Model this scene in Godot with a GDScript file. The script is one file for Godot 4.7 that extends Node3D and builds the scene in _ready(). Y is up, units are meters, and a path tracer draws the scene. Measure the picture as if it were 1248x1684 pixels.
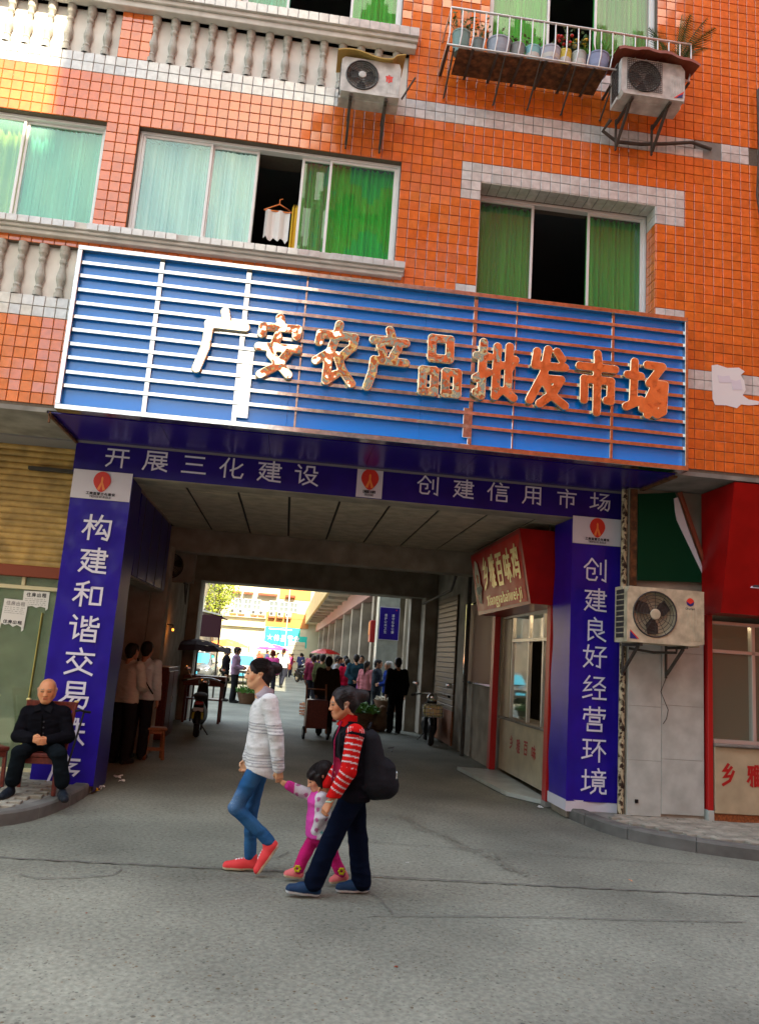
extends Node3D
# A gateway under a tiled building, seen from the street: camera and light first, then the setting, the building, the things.

const PITCH := 0.117            # one facade tile and its joint
const TILE_X := 1.52            # a joint line of the facade's tile grid
const TILE_Y := 3.959
const FACE := 1.10              # z of the tiled upper facade; the pillars stand at z = 0

# the way the camera is held: a little up, turned and tilted
const CAM_X := Vector3(0.990747, 0.069446, 0.116606)
const CAM_Y := Vector3(-0.089119, 0.980877, 0.173029)
const CAM_Z := Vector3(-0.102360, -0.181820, 0.977990)

var M := {}
var rng := RandomNumberGenerator.new()
var used := {}


# ---------------------------------------------------------------- shapes
class Shape:
	var v := PackedVector3Array()
	var n := PackedVector3Array()
	var c := PackedColorArray()
	var uv := PackedVector2Array()
	var tint := Color(1, 1, 1)
	var basis := Basis()
	var origin := Vector3.ZERO

	func at(o: Vector3, b := Basis()) -> Shape:
		origin = o
		basis = b
		return self

	func vert(p: Vector3, nn: Vector3, t := Vector2.ZERO) -> void:
		v.append(basis * p + origin)
		n.append((basis * nn).normalized())
		c.append(tint)
		uv.append(t)

	func tri(a: Vector3, b: Vector3, d: Vector3) -> void:      # counter-clockwise from outside
		var nn := (b - a).cross(d - a)
		vert(a, nn); vert(d, nn); vert(b, nn)

	func quad(a: Vector3, b: Vector3, d: Vector3, e: Vector3) -> void:
		var nn := (b - a).cross(d - a)
		if nn.length_squared() < 1e-16:
			nn = (d - a).cross(e - a)
		vert(a, nn, Vector2(0, 1)); vert(d, nn, Vector2(1, 0)); vert(b, nn, Vector2(1, 1))
		vert(a, nn, Vector2(0, 1)); vert(e, nn, Vector2(0, 0)); vert(d, nn, Vector2(1, 0))

	func quad_pair(a: Vector3, b: Vector3, d: Vector3, e: Vector3) -> Shape:
		quad(a, b, d, e)
		return self

	func quadn(a: Vector3, b: Vector3, d: Vector3, e: Vector3, na: Vector3, nb: Vector3, nd: Vector3, ne: Vector3) -> void:
		vert(a, na); vert(d, nd); vert(b, nb)
		vert(a, na); vert(e, ne); vert(d, nd)

	func box(at_: Vector3, s: Vector3, bev := 0.0) -> Shape:
		var h := s * 0.5
		bev = minf(bev, 0.45 * minf(s.x, minf(s.y, s.z)))
		var i := h - Vector3(bev, bev, bev)
		for ax in 3:
			var u := (ax + 1) % 3
			var w := (ax + 2) % 3
			for sg in [-1.0, 1.0]:
				var q := []
				for k in [[-1, -1], [1, -1], [1, 1], [-1, 1]]:
					var p := Vector3.ZERO
					p[ax] = h[ax] * sg
					p[u] = i[u] * k[0] * sg
					p[w] = i[w] * k[1]
					q.append(at_ + p)
				quad(q[0], q[1], q[2], q[3])
			if bev > 0.0:                                     # the four edges along this axis
				for su in [-1.0, 1.0]:
					for sw in [-1.0, 1.0]:
						var a := Vector3.ZERO
						var b := Vector3.ZERO
						a[u] = h[u] * su; a[w] = i[w] * sw
						b[u] = i[u] * su; b[w] = h[w] * sw
						var lo := Vector3.ZERO
						lo[ax] = i[ax]
						var p1 := at_ + a - lo
						var p2 := at_ + a + lo
						var p3 := at_ + b + lo
						var p4 := at_ + b - lo
						if su * sw > 0.0:
							quad(p4, p1, p2, p3)
							v_fix(6, a + b)
						else:
							quad(p1, p4, p3, p2)
							v_fix(6, a + b)
		if bev > 0.0:
			for sx in [-1.0, 1.0]:
				for sy in [-1.0, 1.0]:
					for sz in [-1.0, 1.0]:
						var a := at_ + Vector3(h.x * sx, i.y * sy, i.z * sz)
						var b := at_ + Vector3(i.x * sx, h.y * sy, i.z * sz)
						var d := at_ + Vector3(i.x * sx, i.y * sy, h.z * sz)
						if sx * sy * sz > 0.0:
							tri(a, b, d)
						else:
							tri(a, d, b)
		return self

	func v_fix(count: int, outward: Vector3) -> void:         # turn the last faces outward if they are not
		var w := basis * outward
		var last := v.size()
		if n[last - 1].dot(w) < 0.0:
			for k in range(last - count, last, 3):
				var t := v[k + 1]
				v[k + 1] = v[k + 2]
				v[k + 2] = t
			for k in range(last - count, last):
				n[k] = -n[k]

	func span(a: Vector3, b: Vector3, bev := 0.0) -> Shape:   # a box between two corners
		return box((a + b) * 0.5, (b - a).abs(), bev)

	func bar(a: Vector3, b: Vector3, w: float, t: float, bev := 0.0, side := Vector3.UP) -> Shape:
		var d := b - a
		var zz := d.normalized()
		var xx := side.cross(zz)
		if xx.length() < 0.01:
			xx = Vector3.RIGHT.cross(zz)
		xx = xx.normalized()
		var keep_b := basis
		var keep_o := origin
		origin = keep_b * ((a + b) * 0.5) + keep_o
		basis = keep_b * Basis(xx, zz.cross(xx), zz)
		box(Vector3.ZERO, Vector3(w, t, d.length()), bev)
		basis = keep_b
		origin = keep_o
		return self

	func tube(pts: Array, r, seg := 8, caps := true) -> Shape:
		var count := pts.size()
		var rings := []
		var norms := []
		var x := Vector3.ZERO
		for k in count:
			var d: Vector3 = (pts[mini(k + 1, count - 1)] - pts[maxi(k - 1, 0)]).normalized()
			if k == 0:
				x = d.cross(Vector3.UP)
				if x.length() < 0.05:
					x = d.cross(Vector3.RIGHT)
			x = (x - d * x.dot(d)).normalized()
			var y := d.cross(x)
			var rr: float = r[k] if r is Array else r
			var ring := []
			var nn := []
			for s in seg:
				var a := TAU * s / seg
				var dir := x * cos(a) + y * sin(a)
				ring.append(pts[k] + dir * rr)
				nn.append(dir)
			rings.append(ring)
			norms.append(nn)
		for k in count - 1:
			for s in seg:
				var t := (s + 1) % seg
				quadn(rings[k][s], rings[k][t], rings[k + 1][t], rings[k + 1][s], norms[k][s], norms[k][t], norms[k + 1][t], norms[k + 1][s])
		if caps:
			for s in range(1, seg - 1):
				tri(rings[0][0], rings[0][s + 1], rings[0][s])
				tri(rings[count - 1][0], rings[count - 1][s], rings[count - 1][s + 1])
		return self

	func lathe(profile: Array, seg := 16, base := Vector3.ZERO, up := Basis()) -> Shape:   # profile of Vector2(radius, height), from bottom to top
		var kb := basis
		var ko := origin
		origin = kb * base + ko
		basis = kb * up
		for k in profile.size() - 1:
			var p: Vector2 = profile[k]
			var q: Vector2 = profile[k + 1]
			var nn := Vector2(q.y - p.y, p.x - q.x).normalized()
			for s in seg:
				var a := TAU * s / seg
				var b := TAU * (s + 1) / seg
				var ca := Vector3(cos(a), 0, -sin(a))
				var cb := Vector3(cos(b), 0, -sin(b))
				var na := ca * nn.x + Vector3.UP * nn.y
				var nb := cb * nn.x + Vector3.UP * nn.y
				quadn(ca * p.x + Vector3.UP * p.y, cb * p.x + Vector3.UP * p.y, cb * q.x + Vector3.UP * q.y, ca * q.x + Vector3.UP * q.y, na, nb, nb, na)
		basis = kb
		origin = ko
		return self

	func ball(at_: Vector3, r: Vector3, seg := 14, rows := 9) -> Shape:
		for k in rows:
			var t0 := PI * k / rows - PI / 2
			var t1 := PI * (k + 1) / rows - PI / 2
			for s in seg:
				var a := TAU * s / seg
				var b := TAU * (s + 1) / seg
				var q := []
				for e in [[a, t0], [b, t0], [b, t1], [a, t1]]:
					q.append(Vector3(cos(e[0]) * cos(e[1]), sin(e[1]), -sin(e[0]) * cos(e[1])))
				quadn(at_ + q[0] * r, at_ + q[1] * r, at_ + q[2] * r, at_ + q[3] * r, q[0] / r, q[1] / r, q[2] / r, q[3] / r)
		return self

	func prism(poly: PackedVector2Array, depth: float) -> Shape:   # an outline in x and y pushed out along z from 0 to depth
		var idx := Geometry2D.triangulate_polygon(poly)
		for k in range(0, idx.size(), 3):
			var a := poly[idx[k]]
			var b := poly[idx[k + 1]]
			var d := poly[idx[k + 2]]
			if (b - a).cross(d - a) < 0.0:
				var s := b
				b = d
				d = s
			tri(Vector3(a.x, a.y, depth), Vector3(b.x, b.y, depth), Vector3(d.x, d.y, depth))
			tri(Vector3(a.x, a.y, 0), Vector3(d.x, d.y, 0), Vector3(b.x, b.y, 0))
		var cw := Geometry2D.is_polygon_clockwise(poly)
		for k in poly.size():
			var a := poly[k]
			var b := poly[(k + 1) % poly.size()]
			if not cw:
				var s := a
				a = b
				b = s
			quad(Vector3(b.x, b.y, 0), Vector3(a.x, a.y, 0), Vector3(a.x, a.y, depth), Vector3(b.x, b.y, depth))
		return self

	func prism_at(poly: PackedVector2Array, depth: float, t: Transform3D) -> Shape:
		var kb := basis
		var ko := origin
		basis = t.basis
		origin = t.origin
		prism(poly, depth)
		basis = kb
		origin = ko
		return self

	func add(o: Shape, t: Transform3D) -> Shape:              # another shape, moved
		var nb := t.basis.inverse().transposed()
		for k in o.v.size():
			v.append(t * o.v[k])
			n.append((nb * o.n[k]).normalized())
			c.append(o.c[k])
			uv.append(o.uv[k])
		return self

	func mesh() -> ArrayMesh:
		var a := []
		a.resize(Mesh.ARRAY_MAX)
		a[Mesh.ARRAY_VERTEX] = v
		a[Mesh.ARRAY_NORMAL] = n
		a[Mesh.ARRAY_COLOR] = c
		a[Mesh.ARRAY_TEX_UV] = uv
		var m := ArrayMesh.new()
		m.add_surface_from_arrays(Mesh.PRIMITIVE_TRIANGLES, a)
		return m


# ---------------------------------------------------------------- a field of distances, meshed as surface nets
class Field:
	var o: Vector3
	var h: float
	var nx: int
	var ny: int
	var nz: int
	var d := PackedFloat32Array()

	func _init(lo: Vector3, hi: Vector3, cell: float) -> void:
		o = lo
		h = cell
		nx = int(ceil((hi.x - lo.x) / cell)) + 2
		ny = int(ceil((hi.y - lo.y) / cell)) + 2
		nz = int(ceil((hi.z - lo.z) / cell)) + 2
		d.resize(nx * ny * nz)
		d.fill(1.0)

	# a tapered capsule from a to b; f squashes space (f.z = 1.5 makes it two thirds as deep); k blends it into what is there; sub digs it out
	func cap(a: Vector3, b: Vector3, ra: float, rb: float, k := 0.02, f := Vector3.ONE, sub := false) -> Field:
		var fa := a * f
		var fb := b * f
		var ab := fb - fa
		var l2 := maxf(ab.length_squared(), 1e-9)
		var sc := 1.0 / maxf(f.x, maxf(f.y, f.z))
		var reach := maxf(ra, rb) + k + h * 2.0
		var ex := Vector3(reach / f.x, reach / f.y, reach / f.z)
		var lo := Vector3(minf(a.x, b.x), minf(a.y, b.y), minf(a.z, b.z)) - ex
		var hi := Vector3(maxf(a.x, b.x), maxf(a.y, b.y), maxf(a.z, b.z)) + ex
		var i0 := clampi(int((lo.x - o.x) / h), 0, nx - 1)
		var i1 := clampi(int((hi.x - o.x) / h) + 1, 0, nx - 1)
		var j0 := clampi(int((lo.y - o.y) / h), 0, ny - 1)
		var j1 := clampi(int((hi.y - o.y) / h) + 1, 0, ny - 1)
		var k0 := clampi(int((lo.z - o.z) / h), 0, nz - 1)
		var k1 := clampi(int((hi.z - o.z) / h) + 1, 0, nz - 1)
		var dr := rb - ra
		for kk in range(k0, k1 + 1):
			for jj in range(j0, j1 + 1):
				var at := (kk * ny + jj) * nx
				for ii in range(i0, i1 + 1):
					var p := Vector3(o.x + ii * h, o.y + jj * h, o.z + kk * h) * f - fa
					var t := clampf(p.dot(ab) / l2, 0.0, 1.0)
					var e := ((p - ab * t).length() - ra - dr * t) * sc
					var was := d[at + ii]
					if sub:
						e = -e
						if k > 0.0:
							var q := maxf(k - absf(e - was), 0.0) / k
							d[at + ii] = maxf(e, was) + q * q * k * 0.25
						else:
							d[at + ii] = maxf(e, was)
					elif k > 0.0:
						var q := maxf(k - absf(e - was), 0.0) / k
						d[at + ii] = minf(e, was) - q * q * k * 0.25
					else:
						d[at + ii] = minf(e, was)
		return self

	func cut(normal: Vector3, dist: float) -> Field:           # keep the side where normal . p < dist
		for kk in nz:
			for jj in ny:
				var at := (kk * ny + jj) * nx
				for ii in nx:
					var e := normal.x * (o.x + ii * h) + normal.y * (o.y + jj * h) + normal.z * (o.z + kk * h) - dist
					if e > d[at + ii]:
						d[at + ii] = e
		return self

	func into(s: Shape, paint = null) -> Shape:
		var ids := PackedInt32Array()
		ids.resize(nx * ny * nz)
		ids.fill(-1)
		var pts := PackedVector3Array()
		var nrm := PackedVector3Array()
		var sy := nx
		var sz := nx * ny
		for kk in nz - 1:
			for jj in ny - 1:
				var row := (kk * ny + jj) * nx
				for ii in nx - 1:
					var a := row + ii
					var d0 := d[a]
					var d1 := d[a + 1]
					var d2 := d[a + sy]
					var d3 := d[a + sy + 1]
					var d4 := d[a + sz]
					var d5 := d[a + sz + 1]
					var d6 := d[a + sz + sy]
					var d7 := d[a + sz + sy + 1]
					var m := minf(minf(minf(d0, d1), minf(d2, d3)), minf(minf(d4, d5), minf(d6, d7)))
					if m >= 0.0:
						continue
					var x := maxf(maxf(maxf(d0, d1), maxf(d2, d3)), maxf(maxf(d4, d5), maxf(d6, d7)))
					if x < 0.0:
						continue
					var sum := Vector3.ZERO
					var cnt := 0
					if (d0 < 0) != (d1 < 0): sum += Vector3(d0 / (d0 - d1), 0, 0); cnt += 1
					if (d2 < 0) != (d3 < 0): sum += Vector3(d2 / (d2 - d3), 1, 0); cnt += 1
					if (d4 < 0) != (d5 < 0): sum += Vector3(d4 / (d4 - d5), 0, 1); cnt += 1
					if (d6 < 0) != (d7 < 0): sum += Vector3(d6 / (d6 - d7), 1, 1); cnt += 1
					if (d0 < 0) != (d2 < 0): sum += Vector3(0, d0 / (d0 - d2), 0); cnt += 1
					if (d1 < 0) != (d3 < 0): sum += Vector3(1, d1 / (d1 - d3), 0); cnt += 1
					if (d4 < 0) != (d6 < 0): sum += Vector3(0, d4 / (d4 - d6), 1); cnt += 1
					if (d5 < 0) != (d7 < 0): sum += Vector3(1, d5 / (d5 - d7), 1); cnt += 1
					if (d0 < 0) != (d4 < 0): sum += Vector3(0, 0, d0 / (d0 - d4)); cnt += 1
					if (d1 < 0) != (d5 < 0): sum += Vector3(1, 0, d1 / (d1 - d5)); cnt += 1
					if (d2 < 0) != (d6 < 0): sum += Vector3(0, 1, d2 / (d2 - d6)); cnt += 1
					if (d3 < 0) != (d7 < 0): sum += Vector3(1, 1, d3 / (d3 - d7)); cnt += 1
					ids[a] = pts.size()
					pts.append(o + (Vector3(ii, jj, kk) + sum / cnt) * h)
					nrm.append(Vector3(d1 - d0 + d3 - d2 + d5 - d4 + d7 - d6, d2 - d0 + d3 - d1 + d6 - d4 + d7 - d5, d4 - d0 + d5 - d1 + d6 - d2 + d7 - d3).normalized())
		var cols := PackedColorArray()
		cols.resize(pts.size())
		for k in pts.size():
			cols[k] = paint.call(pts[k], nrm[k]) if paint != null else s.tint
		for kk in range(1, nz - 1):
			for jj in range(1, ny - 1):
				var row := (kk * ny + jj) * nx
				for ii in range(1, nx - 1):
					var a := row + ii
					var neg := d[a] < 0.0
					if neg != (d[a + 1] < 0.0):
						_face(s, pts, nrm, cols, ids[a - sy - sz], ids[a - sz], ids[a], ids[a - sy], neg)
					if neg != (d[a + sy] < 0.0):
						_face(s, pts, nrm, cols, ids[a - 1 - sz], ids[a - 1], ids[a], ids[a - sz], neg)
					if neg != (d[a + sz] < 0.0):
						_face(s, pts, nrm, cols, ids[a - 1 - sy], ids[a - sy], ids[a], ids[a - 1], neg)
		return s

	func _face(s: Shape, pts: PackedVector3Array, nrm: PackedVector3Array, cols: PackedColorArray, a: int, b: int, e: int, f: int, front: bool) -> void:
		if a < 0 or b < 0 or e < 0 or f < 0:
			return
		var order := [a, e, b, a, f, e] if front else [a, b, e, a, e, f]
		for k in order:
			s.v.append(s.basis * pts[k] + s.origin)
			s.n.append(s.basis * nrm[k])
			s.c.append(cols[k])
			s.uv.append(Vector2.ZERO)


# ---------------------------------------------------------------- nodes
func numbered(called: String) -> String:
	used[called] = used.get(called, -1) + 1
	return called if used[called] == 0 else "%s_%03d" % [called, used[called]]


func tag(o: Node3D, label: String, category := "", group := "", kind := "") -> Node3D:
	if label: o.set_meta("label", label)
	if category: o.set_meta("category", category)
	if group: o.set_meta("group", group)
	if kind: o.set_meta("kind", kind)
	return o


func thing(called: String, label: String, category: String, where := Vector3.ZERO, turn := 0.0, group := "") -> Node3D:
	var o := Node3D.new()
	o.name = numbered(called)
	add_child(o)
	o.position = where
	o.rotation.y = turn
	tag(o, label, category, group)
	return o


func part(called: String, s, m: Material, parent: Node, label := "", kind := "") -> MeshInstance3D:
	var o := MeshInstance3D.new()
	o.name = called
	o.mesh = s.mesh() if s is Shape else s
	o.material_override = m
	parent.add_child(o, true)
	if label: o.set_meta("label", label)
	if kind: o.set_meta("kind", kind)
	return o


func solo(called: String, s, m: Material, label: String, category: String, group := "") -> MeshInstance3D:
	var o := part(numbered(called), s, m, self)
	tag(o, label, category, group)
	return o


func structure(called: String, s, m: Material) -> MeshInstance3D:
	var o := part(numbered(called), s, m, self)
	o.set_meta("kind", "structure")
	return o


func twin(o: Node3D, called: String, where: Vector3, turn := 0.0, label := "") -> Node3D:
	var c: Node3D = o.duplicate()
	c.name = numbered(called)
	add_child(c)
	c.position = where
	c.rotation.y = turn
	if label: c.set_meta("label", label)
	return c


func sh(tint := Color(1, 1, 1)) -> Shape:
	var s := Shape.new()
	s.tint = tint
	return s


# ---------------------------------------------------------------- materials
func mat(called: String, r: float, g: float, b: float, rough := 0.7, metal := 0.0, spec := 0.5) -> StandardMaterial3D:
	var m := StandardMaterial3D.new()
	m.resource_name = called
	m.albedo_color = Color(r, g, b).linear_to_srgb()
	m.roughness = rough
	m.metallic = metal
	m.metallic_specular = spec
	M[called] = m
	return m


func painted(called: String, rough := 0.7, metal := 0.0, spec := 0.5) -> StandardMaterial3D:   # colour comes with the vertices
	var m := mat(called, 1, 1, 1, rough, metal, spec)
	m.vertex_color_use_as_albedo = true
	return m


func noise(seed_: int, freq: float, lo: float, hi: float, octaves := 4, size := 512) -> NoiseTexture2D:
	var f := FastNoiseLite.new()
	f.seed = seed_
	f.frequency = freq
	f.noise_type = FastNoiseLite.TYPE_SIMPLEX_SMOOTH
	f.fractal_octaves = octaves
	var t := NoiseTexture2D.new()
	t.width = size
	t.height = size
	t.seamless = true
	t.noise = f
	var g := Gradient.new()
	g.set_color(0, Color(lo, lo, lo))
	g.set_color(1, Color(hi, hi, hi))
	t.color_ramp = g
	return t


func grain(m: StandardMaterial3D, tex: Texture2D, scale: float, bump: Texture2D = null, depth := 0.0, bump_scale := 0.0) -> StandardMaterial3D:
	m.albedo_texture = tex
	m.uv1_triplanar = true
	m.uv1_world_triplanar = true
	m.uv1_scale = Vector3(scale, scale, scale)
	if bump:
		m.heightmap_enabled = true
		m.heightmap_texture = bump
		m.heightmap_scale = depth
	return m


func glass(called: String, r: float, g: float, b: float, alpha: float, metal := 0.0) -> StandardMaterial3D:
	var m := mat(called, r, g, b, 0.03, metal, 0.7)
	m.transparency = BaseMaterial3D.TRANSPARENCY_ALPHA
	m.albedo_color.a = alpha
	return m


func make_materials() -> void:
	var blotch := noise(3, 0.008, 0.86, 1.0, 5)
	var fine := noise(8, 0.06, 0.85, 1.0, 4)
	var dirt := noise(21, 0.012, 0.72, 1.0, 5)
	var streak := noise(5, 0.02, 0.8, 1.0, 3)
	painted("tile", 0.12, 0.0, 0.72)
	M.tile.roughness_texture = noise(31, 0.01, 0.55, 1.0, 4)
	M.tile.uv1_triplanar = true
	M.tile.uv1_world_triplanar = true
	M.tile.uv1_scale = Vector3(0.6, 0.6, 0.6)
	M.tile.albedo_texture = noise(32, 0.03, 0.86, 1.0, 4)
	grain(mat("grout", 0.15, 0.12, 0.09, 0.95), fine, 0.8)
	grain(mat("concrete", 0.30, 0.29, 0.26, 0.9), dirt, 0.4, fine, 0.3)
	grain(mat("plaster", 0.42, 0.37, 0.29, 0.85), dirt, 0.3)
	grain(mat("cream_panel", 0.86, 0.84, 0.78, 0.8), blotch, 0.5)
	grain(mat("baluster", 0.47, 0.46, 0.41, 0.8), fine, 1.0)
	grain(mat("moulding", 0.66, 0.65, 0.60, 0.8), blotch, 0.9)
	grain(mat("ceiling", 0.56, 0.48, 0.35, 0.8), streak, 0.35)
	mat("ceiling_gap", 0.06, 0.055, 0.05, 0.9)
	mat("frame_white", 0.72, 0.73, 0.72, 0.35, 0.0)
	mat("frame_alu", 0.55, 0.55, 0.53, 0.35, 0.6)
	mat("rubber", 0.02, 0.02, 0.02, 0.8)
	glass("pane_sky", 0.34, 0.74, 0.70, 0.06, 0.24)
	glass("pane_green", 0.12, 0.60, 0.22, 0.08, 0.04)
	glass("pane_clear", 0.5, 0.8, 0.6, 0.06, 0.02)
	glass("pane_frost", 0.40, 0.80, 0.58, 0.16, 0.22)
	glass("pane_shop", 0.16, 0.34, 0.17, 0.12, 0.14)
	mat("curtain_green", 0.008, 0.50, 0.02, 0.8)
	M.curtain_green.backlight_enabled = true
	M.curtain_green.backlight = Color(0.2, 0.5, 0.2)
	mat("curtain_teal", 0.08, 0.48, 0.30, 0.8)
	mat("curtain_pale", 0.42, 0.62, 0.56, 0.8)
	mat("curtain_lime", 0.34, 0.52, 0.08, 0.8)
	mat("curtain_dark_green", 0.006, 0.30, 0.012, 0.8)
	mat("room", 0.20, 0.20, 0.21, 0.9)
	mat("room_dark", 0.24, 0.225, 0.20, 0.9)
	mat("blue_panel", 0.003, 0.24, 0.88, 0.22, 0.0, 0.60)
	grain(mat("steel", 0.74, 0.72, 0.68, 0.16, 1.0), noise(44, 0.02, 0.75, 1.0, 4), 1.2)
	mat("gold", 0.86, 0.72, 0.48, 0.07, 1.0)
	grain(mat("banner_blue", 0.022, 0.008, 0.33, 0.30, 0.0, 0.35), noise(46, 0.01, 0.88, 1.0, 3), 0.5)
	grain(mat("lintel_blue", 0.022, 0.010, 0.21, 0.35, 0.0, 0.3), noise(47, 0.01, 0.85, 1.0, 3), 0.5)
	mat("soffit_blue", 0.022, 0.010, 0.21, 0.26, 0.0, 0.45)
	mat("print_white", 0.72, 0.72, 0.86, 0.55)
	mat("banner_white", 0.66, 0.65, 0.72, 0.55)
	mat("emblem_red", 0.66, 0.03, 0.015, 0.5)
	mat("emblem_orange", 0.85, 0.25, 0.05, 0.5)
	mat("ink", 0.03, 0.03, 0.04, 0.7)
	mat("ink_soft", 0.30, 0.30, 0.31, 0.7)
	mat("red_paint", 0.42, 0.008, 0.008, 0.4)
	grain(mat("red_box", 0.34, 0.006, 0.006, 0.30, 0.0, 0.3), noise(50, 0.01, 0.85, 1.0, 3), 0.6)
	mat("gold_letter", 0.70, 0.58, 0.25, 0.3, 0.4)
	grain(mat("white_slab", 0.54, 0.60, 0.56, 0.35), noise(51, 0.012, 0.84, 1.0, 5), 0.5)
	grain(mat("beige_slab", 0.52, 0.45, 0.29, 0.4), noise(52, 0.012, 0.86, 1.0, 5), 0.5)
	grain(mat("shutter", 0.70, 0.45, 0.13, 0.5, 0.0), noise(53, 0.014, 0.60, 1.0, 5), 0.45)
	grain(mat("rust", 0.24, 0.10, 0.035, 0.85), noise(54, 0.02, 0.4, 1.0, 5), 0.9)
	mat("rust_beam", 0.22, 0.045, 0.018, 0.7)
	grain(mat("flaking", 0.55, 0.50, 0.40, 0.85), flakes(), 1.6)
	mat("yellow_strip", 0.42, 0.36, 0.10, 0.6)
	mat("paper", 0.74, 0.74, 0.74, 0.9)
	grain(mat("ac_case", 0.66, 0.58, 0.40, 0.5), noise(55, 0.012, 0.72, 1.0, 5), 0.9)
	grain(mat("ac_white", 0.66, 0.66, 0.62, 0.5), noise(56, 0.012, 0.72, 1.0, 5), 0.9)
	mat("ac_grille", 0.035, 0.033, 0.03, 0.5)
	grain(mat("iron", 0.10, 0.085, 0.07, 0.7, 0.2), dirt, 1.0)
	mat("rail_metal", 0.62, 0.62, 0.60, 0.35, 0.6)
	mat("green_tarp", 0.006, 0.045, 0.020, 0.7, 0.0, 0.15)
	grain(mat("wood_red", 0.22, 0.035, 0.02, 0.4), noise(57, 0.03, 0.6, 1.0, 4), 1.5)
	grain(mat("wood_orange", 0.42, 0.13, 0.035, 0.55), noise(58, 0.03, 0.6, 1.0, 4), 2.0)
	mat("black_plastic", 0.012, 0.012, 0.013, 0.4, 0.0, 0.3)
	mat("tyre", 0.018, 0.018, 0.018, 0.85)
	mat("chrome", 0.75, 0.74, 0.72, 0.12, 1.0)
	mat("lamp_red", 0.35, 0.01, 0.01, 0.2)
	mat("plate_yellow", 0.50, 0.42, 0.03, 0.5)
	mat("plate_white", 0.6, 0.6, 0.58, 0.5)
	mat("car_silver", 0.60, 0.66, 0.70, 0.25, 0.25)
	mat("car_dark", 0.10, 0.11, 0.12, 0.25, 0.2)
	mat("car_glass", 0.06, 0.30, 0.48, 0.05, 0.25)
	mat("maroon_cloth", 0.050, 0.010, 0.018, 0.85)
	mat("pink_cloth", 0.72, 0.06, 0.35, 0.8)
	mat("white_cloth", 0.75, 0.75, 0.72, 0.8)
	grain(mat("far_wall", 0.66, 0.58, 0.40, 0.85), blotch, 0.08)
	grain(mat("far_orange", 0.62, 0.24, 0.07, 0.8), blotch, 0.1)
	grain(mat("hall_wall", 0.55, 0.47, 0.36, 0.85), dirt, 0.15)
	grain(mat("hall_yellow", 0.78, 0.55, 0.22, 0.8), blotch, 0.1)
	mat("hall_pink", 0.50, 0.28, 0.24, 0.8)
	mat("teal_sign", 0.01, 0.45, 0.38, 0.5)
	grain(mat("opposite_wall", 0.72, 0.15, 0.04, 0.6), blotch, 0.1)
	mat("leaf", 0.08, 0.22, 0.02, 0.6)
	mat("window_glass", 0.17, 0.20, 0.21, 0.06, 0.15)
	grain(mat("bark", 0.10, 0.07, 0.045, 0.9), dirt, 1.0)
	painted("skin", 0.5)
	M.skin.subsurf_scatter_enabled = true
	M.skin.subsurf_scatter_strength = 0.08
	painted("cloth", 0.9, 0.0, 0.15)
	M.cloth.heightmap_enabled = true
	M.cloth.heightmap_texture = noise(60, 0.10, 0.0, 1.0, 3)
	M.cloth.heightmap_scale = 0.5
	M.cloth.uv1_triplanar = true
	M.cloth.uv1_world_triplanar = true
	M.cloth.uv1_scale = Vector3(5, 5, 5)
	M.cloth.albedo_texture = noise(61, 0.05, 0.82, 1.0, 4)
	painted("knit", 0.95)
	M.knit.uv1_triplanar = true
	M.knit.uv1_world_triplanar = true
	M.knit.uv1_scale = Vector3(9, 9, 9)
	M.knit.albedo_texture = knit_texture()
	painted("hair", 0.45, 0.0, 0.3)
	painted("shoe", 0.6, 0.0, 0.3)
	painted("paint", 0.6)
	painted("foliage", 0.6)
	M.foliage.backlight_enabled = true
	M.foliage.backlight = Color(0.35, 0.4, 0.2)
	# the road: worn concrete with stones showing
	var road := mat("road", 0.385, 0.395, 0.33, 0.8)
	road.albedo_texture = road_texture()
	road.uv1_triplanar = true
	road.uv1_world_triplanar = true
	road.uv1_scale = Vector3(0.42, 0.42, 0.42)
	road.heightmap_enabled = true
	road.heightmap_texture = noise(70, 0.09, 0.0, 1.0, 4)
	road.heightmap_scale = 0.5
	road.detail_enabled = true
	road.detail_blend_mode = BaseMaterial3D.BLEND_MODE_MUL
	road.detail_uv_layer = BaseMaterial3D.DETAIL_UV_2
	road.uv2_triplanar = true
	road.uv2_world_triplanar = true
	road.uv2_scale = Vector3(0.09, 0.09, 0.09)
	road.detail_albedo = noise(71, 0.010, 0.70, 1.0, 6)
	grain(mat("paver", 0.40, 0.38, 0.31, 0.85), dirt, 0.7, fine, 0.2)
	grain(mat("paver_dark", 0.31, 0.295, 0.24, 0.85), dirt, 0.7, fine, 0.2)
	grain(mat("kerb", 0.17, 0.165, 0.15, 0.9), dirt, 0.6, fine, 0.3)
	mat("tar", 0.12, 0.115, 0.10, 0.85)
	mat("damp", 0.15, 0.14, 0.11, 0.6)


func clouds() -> ImageTexture:                                   # broken high haze over the whole sky
	var im := Image.create(512, 256, false, Image.FORMAT_RGBA8)
	var f := FastNoiseLite.new()
	f.seed = 2
	f.frequency = 1.6
	f.fractal_octaves = 5
	for y in 256:
		var lat := PI * (0.5 - (y + 0.5) / 256.0)
		for x in 512:
			var lon := TAU * (x + 0.5) / 512.0
			var d := Vector3(cos(lat) * cos(lon), sin(lat) * 1.6, cos(lat) * sin(lon))
			var a := clampf(0.52 + 0.95 * f.get_noise_3dv(d), 0.0, 1.0)
			im.set_pixel(x, y, Color(1.0, 1.0, 1.0, a))
	return ImageTexture.create_from_image(im)


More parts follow.
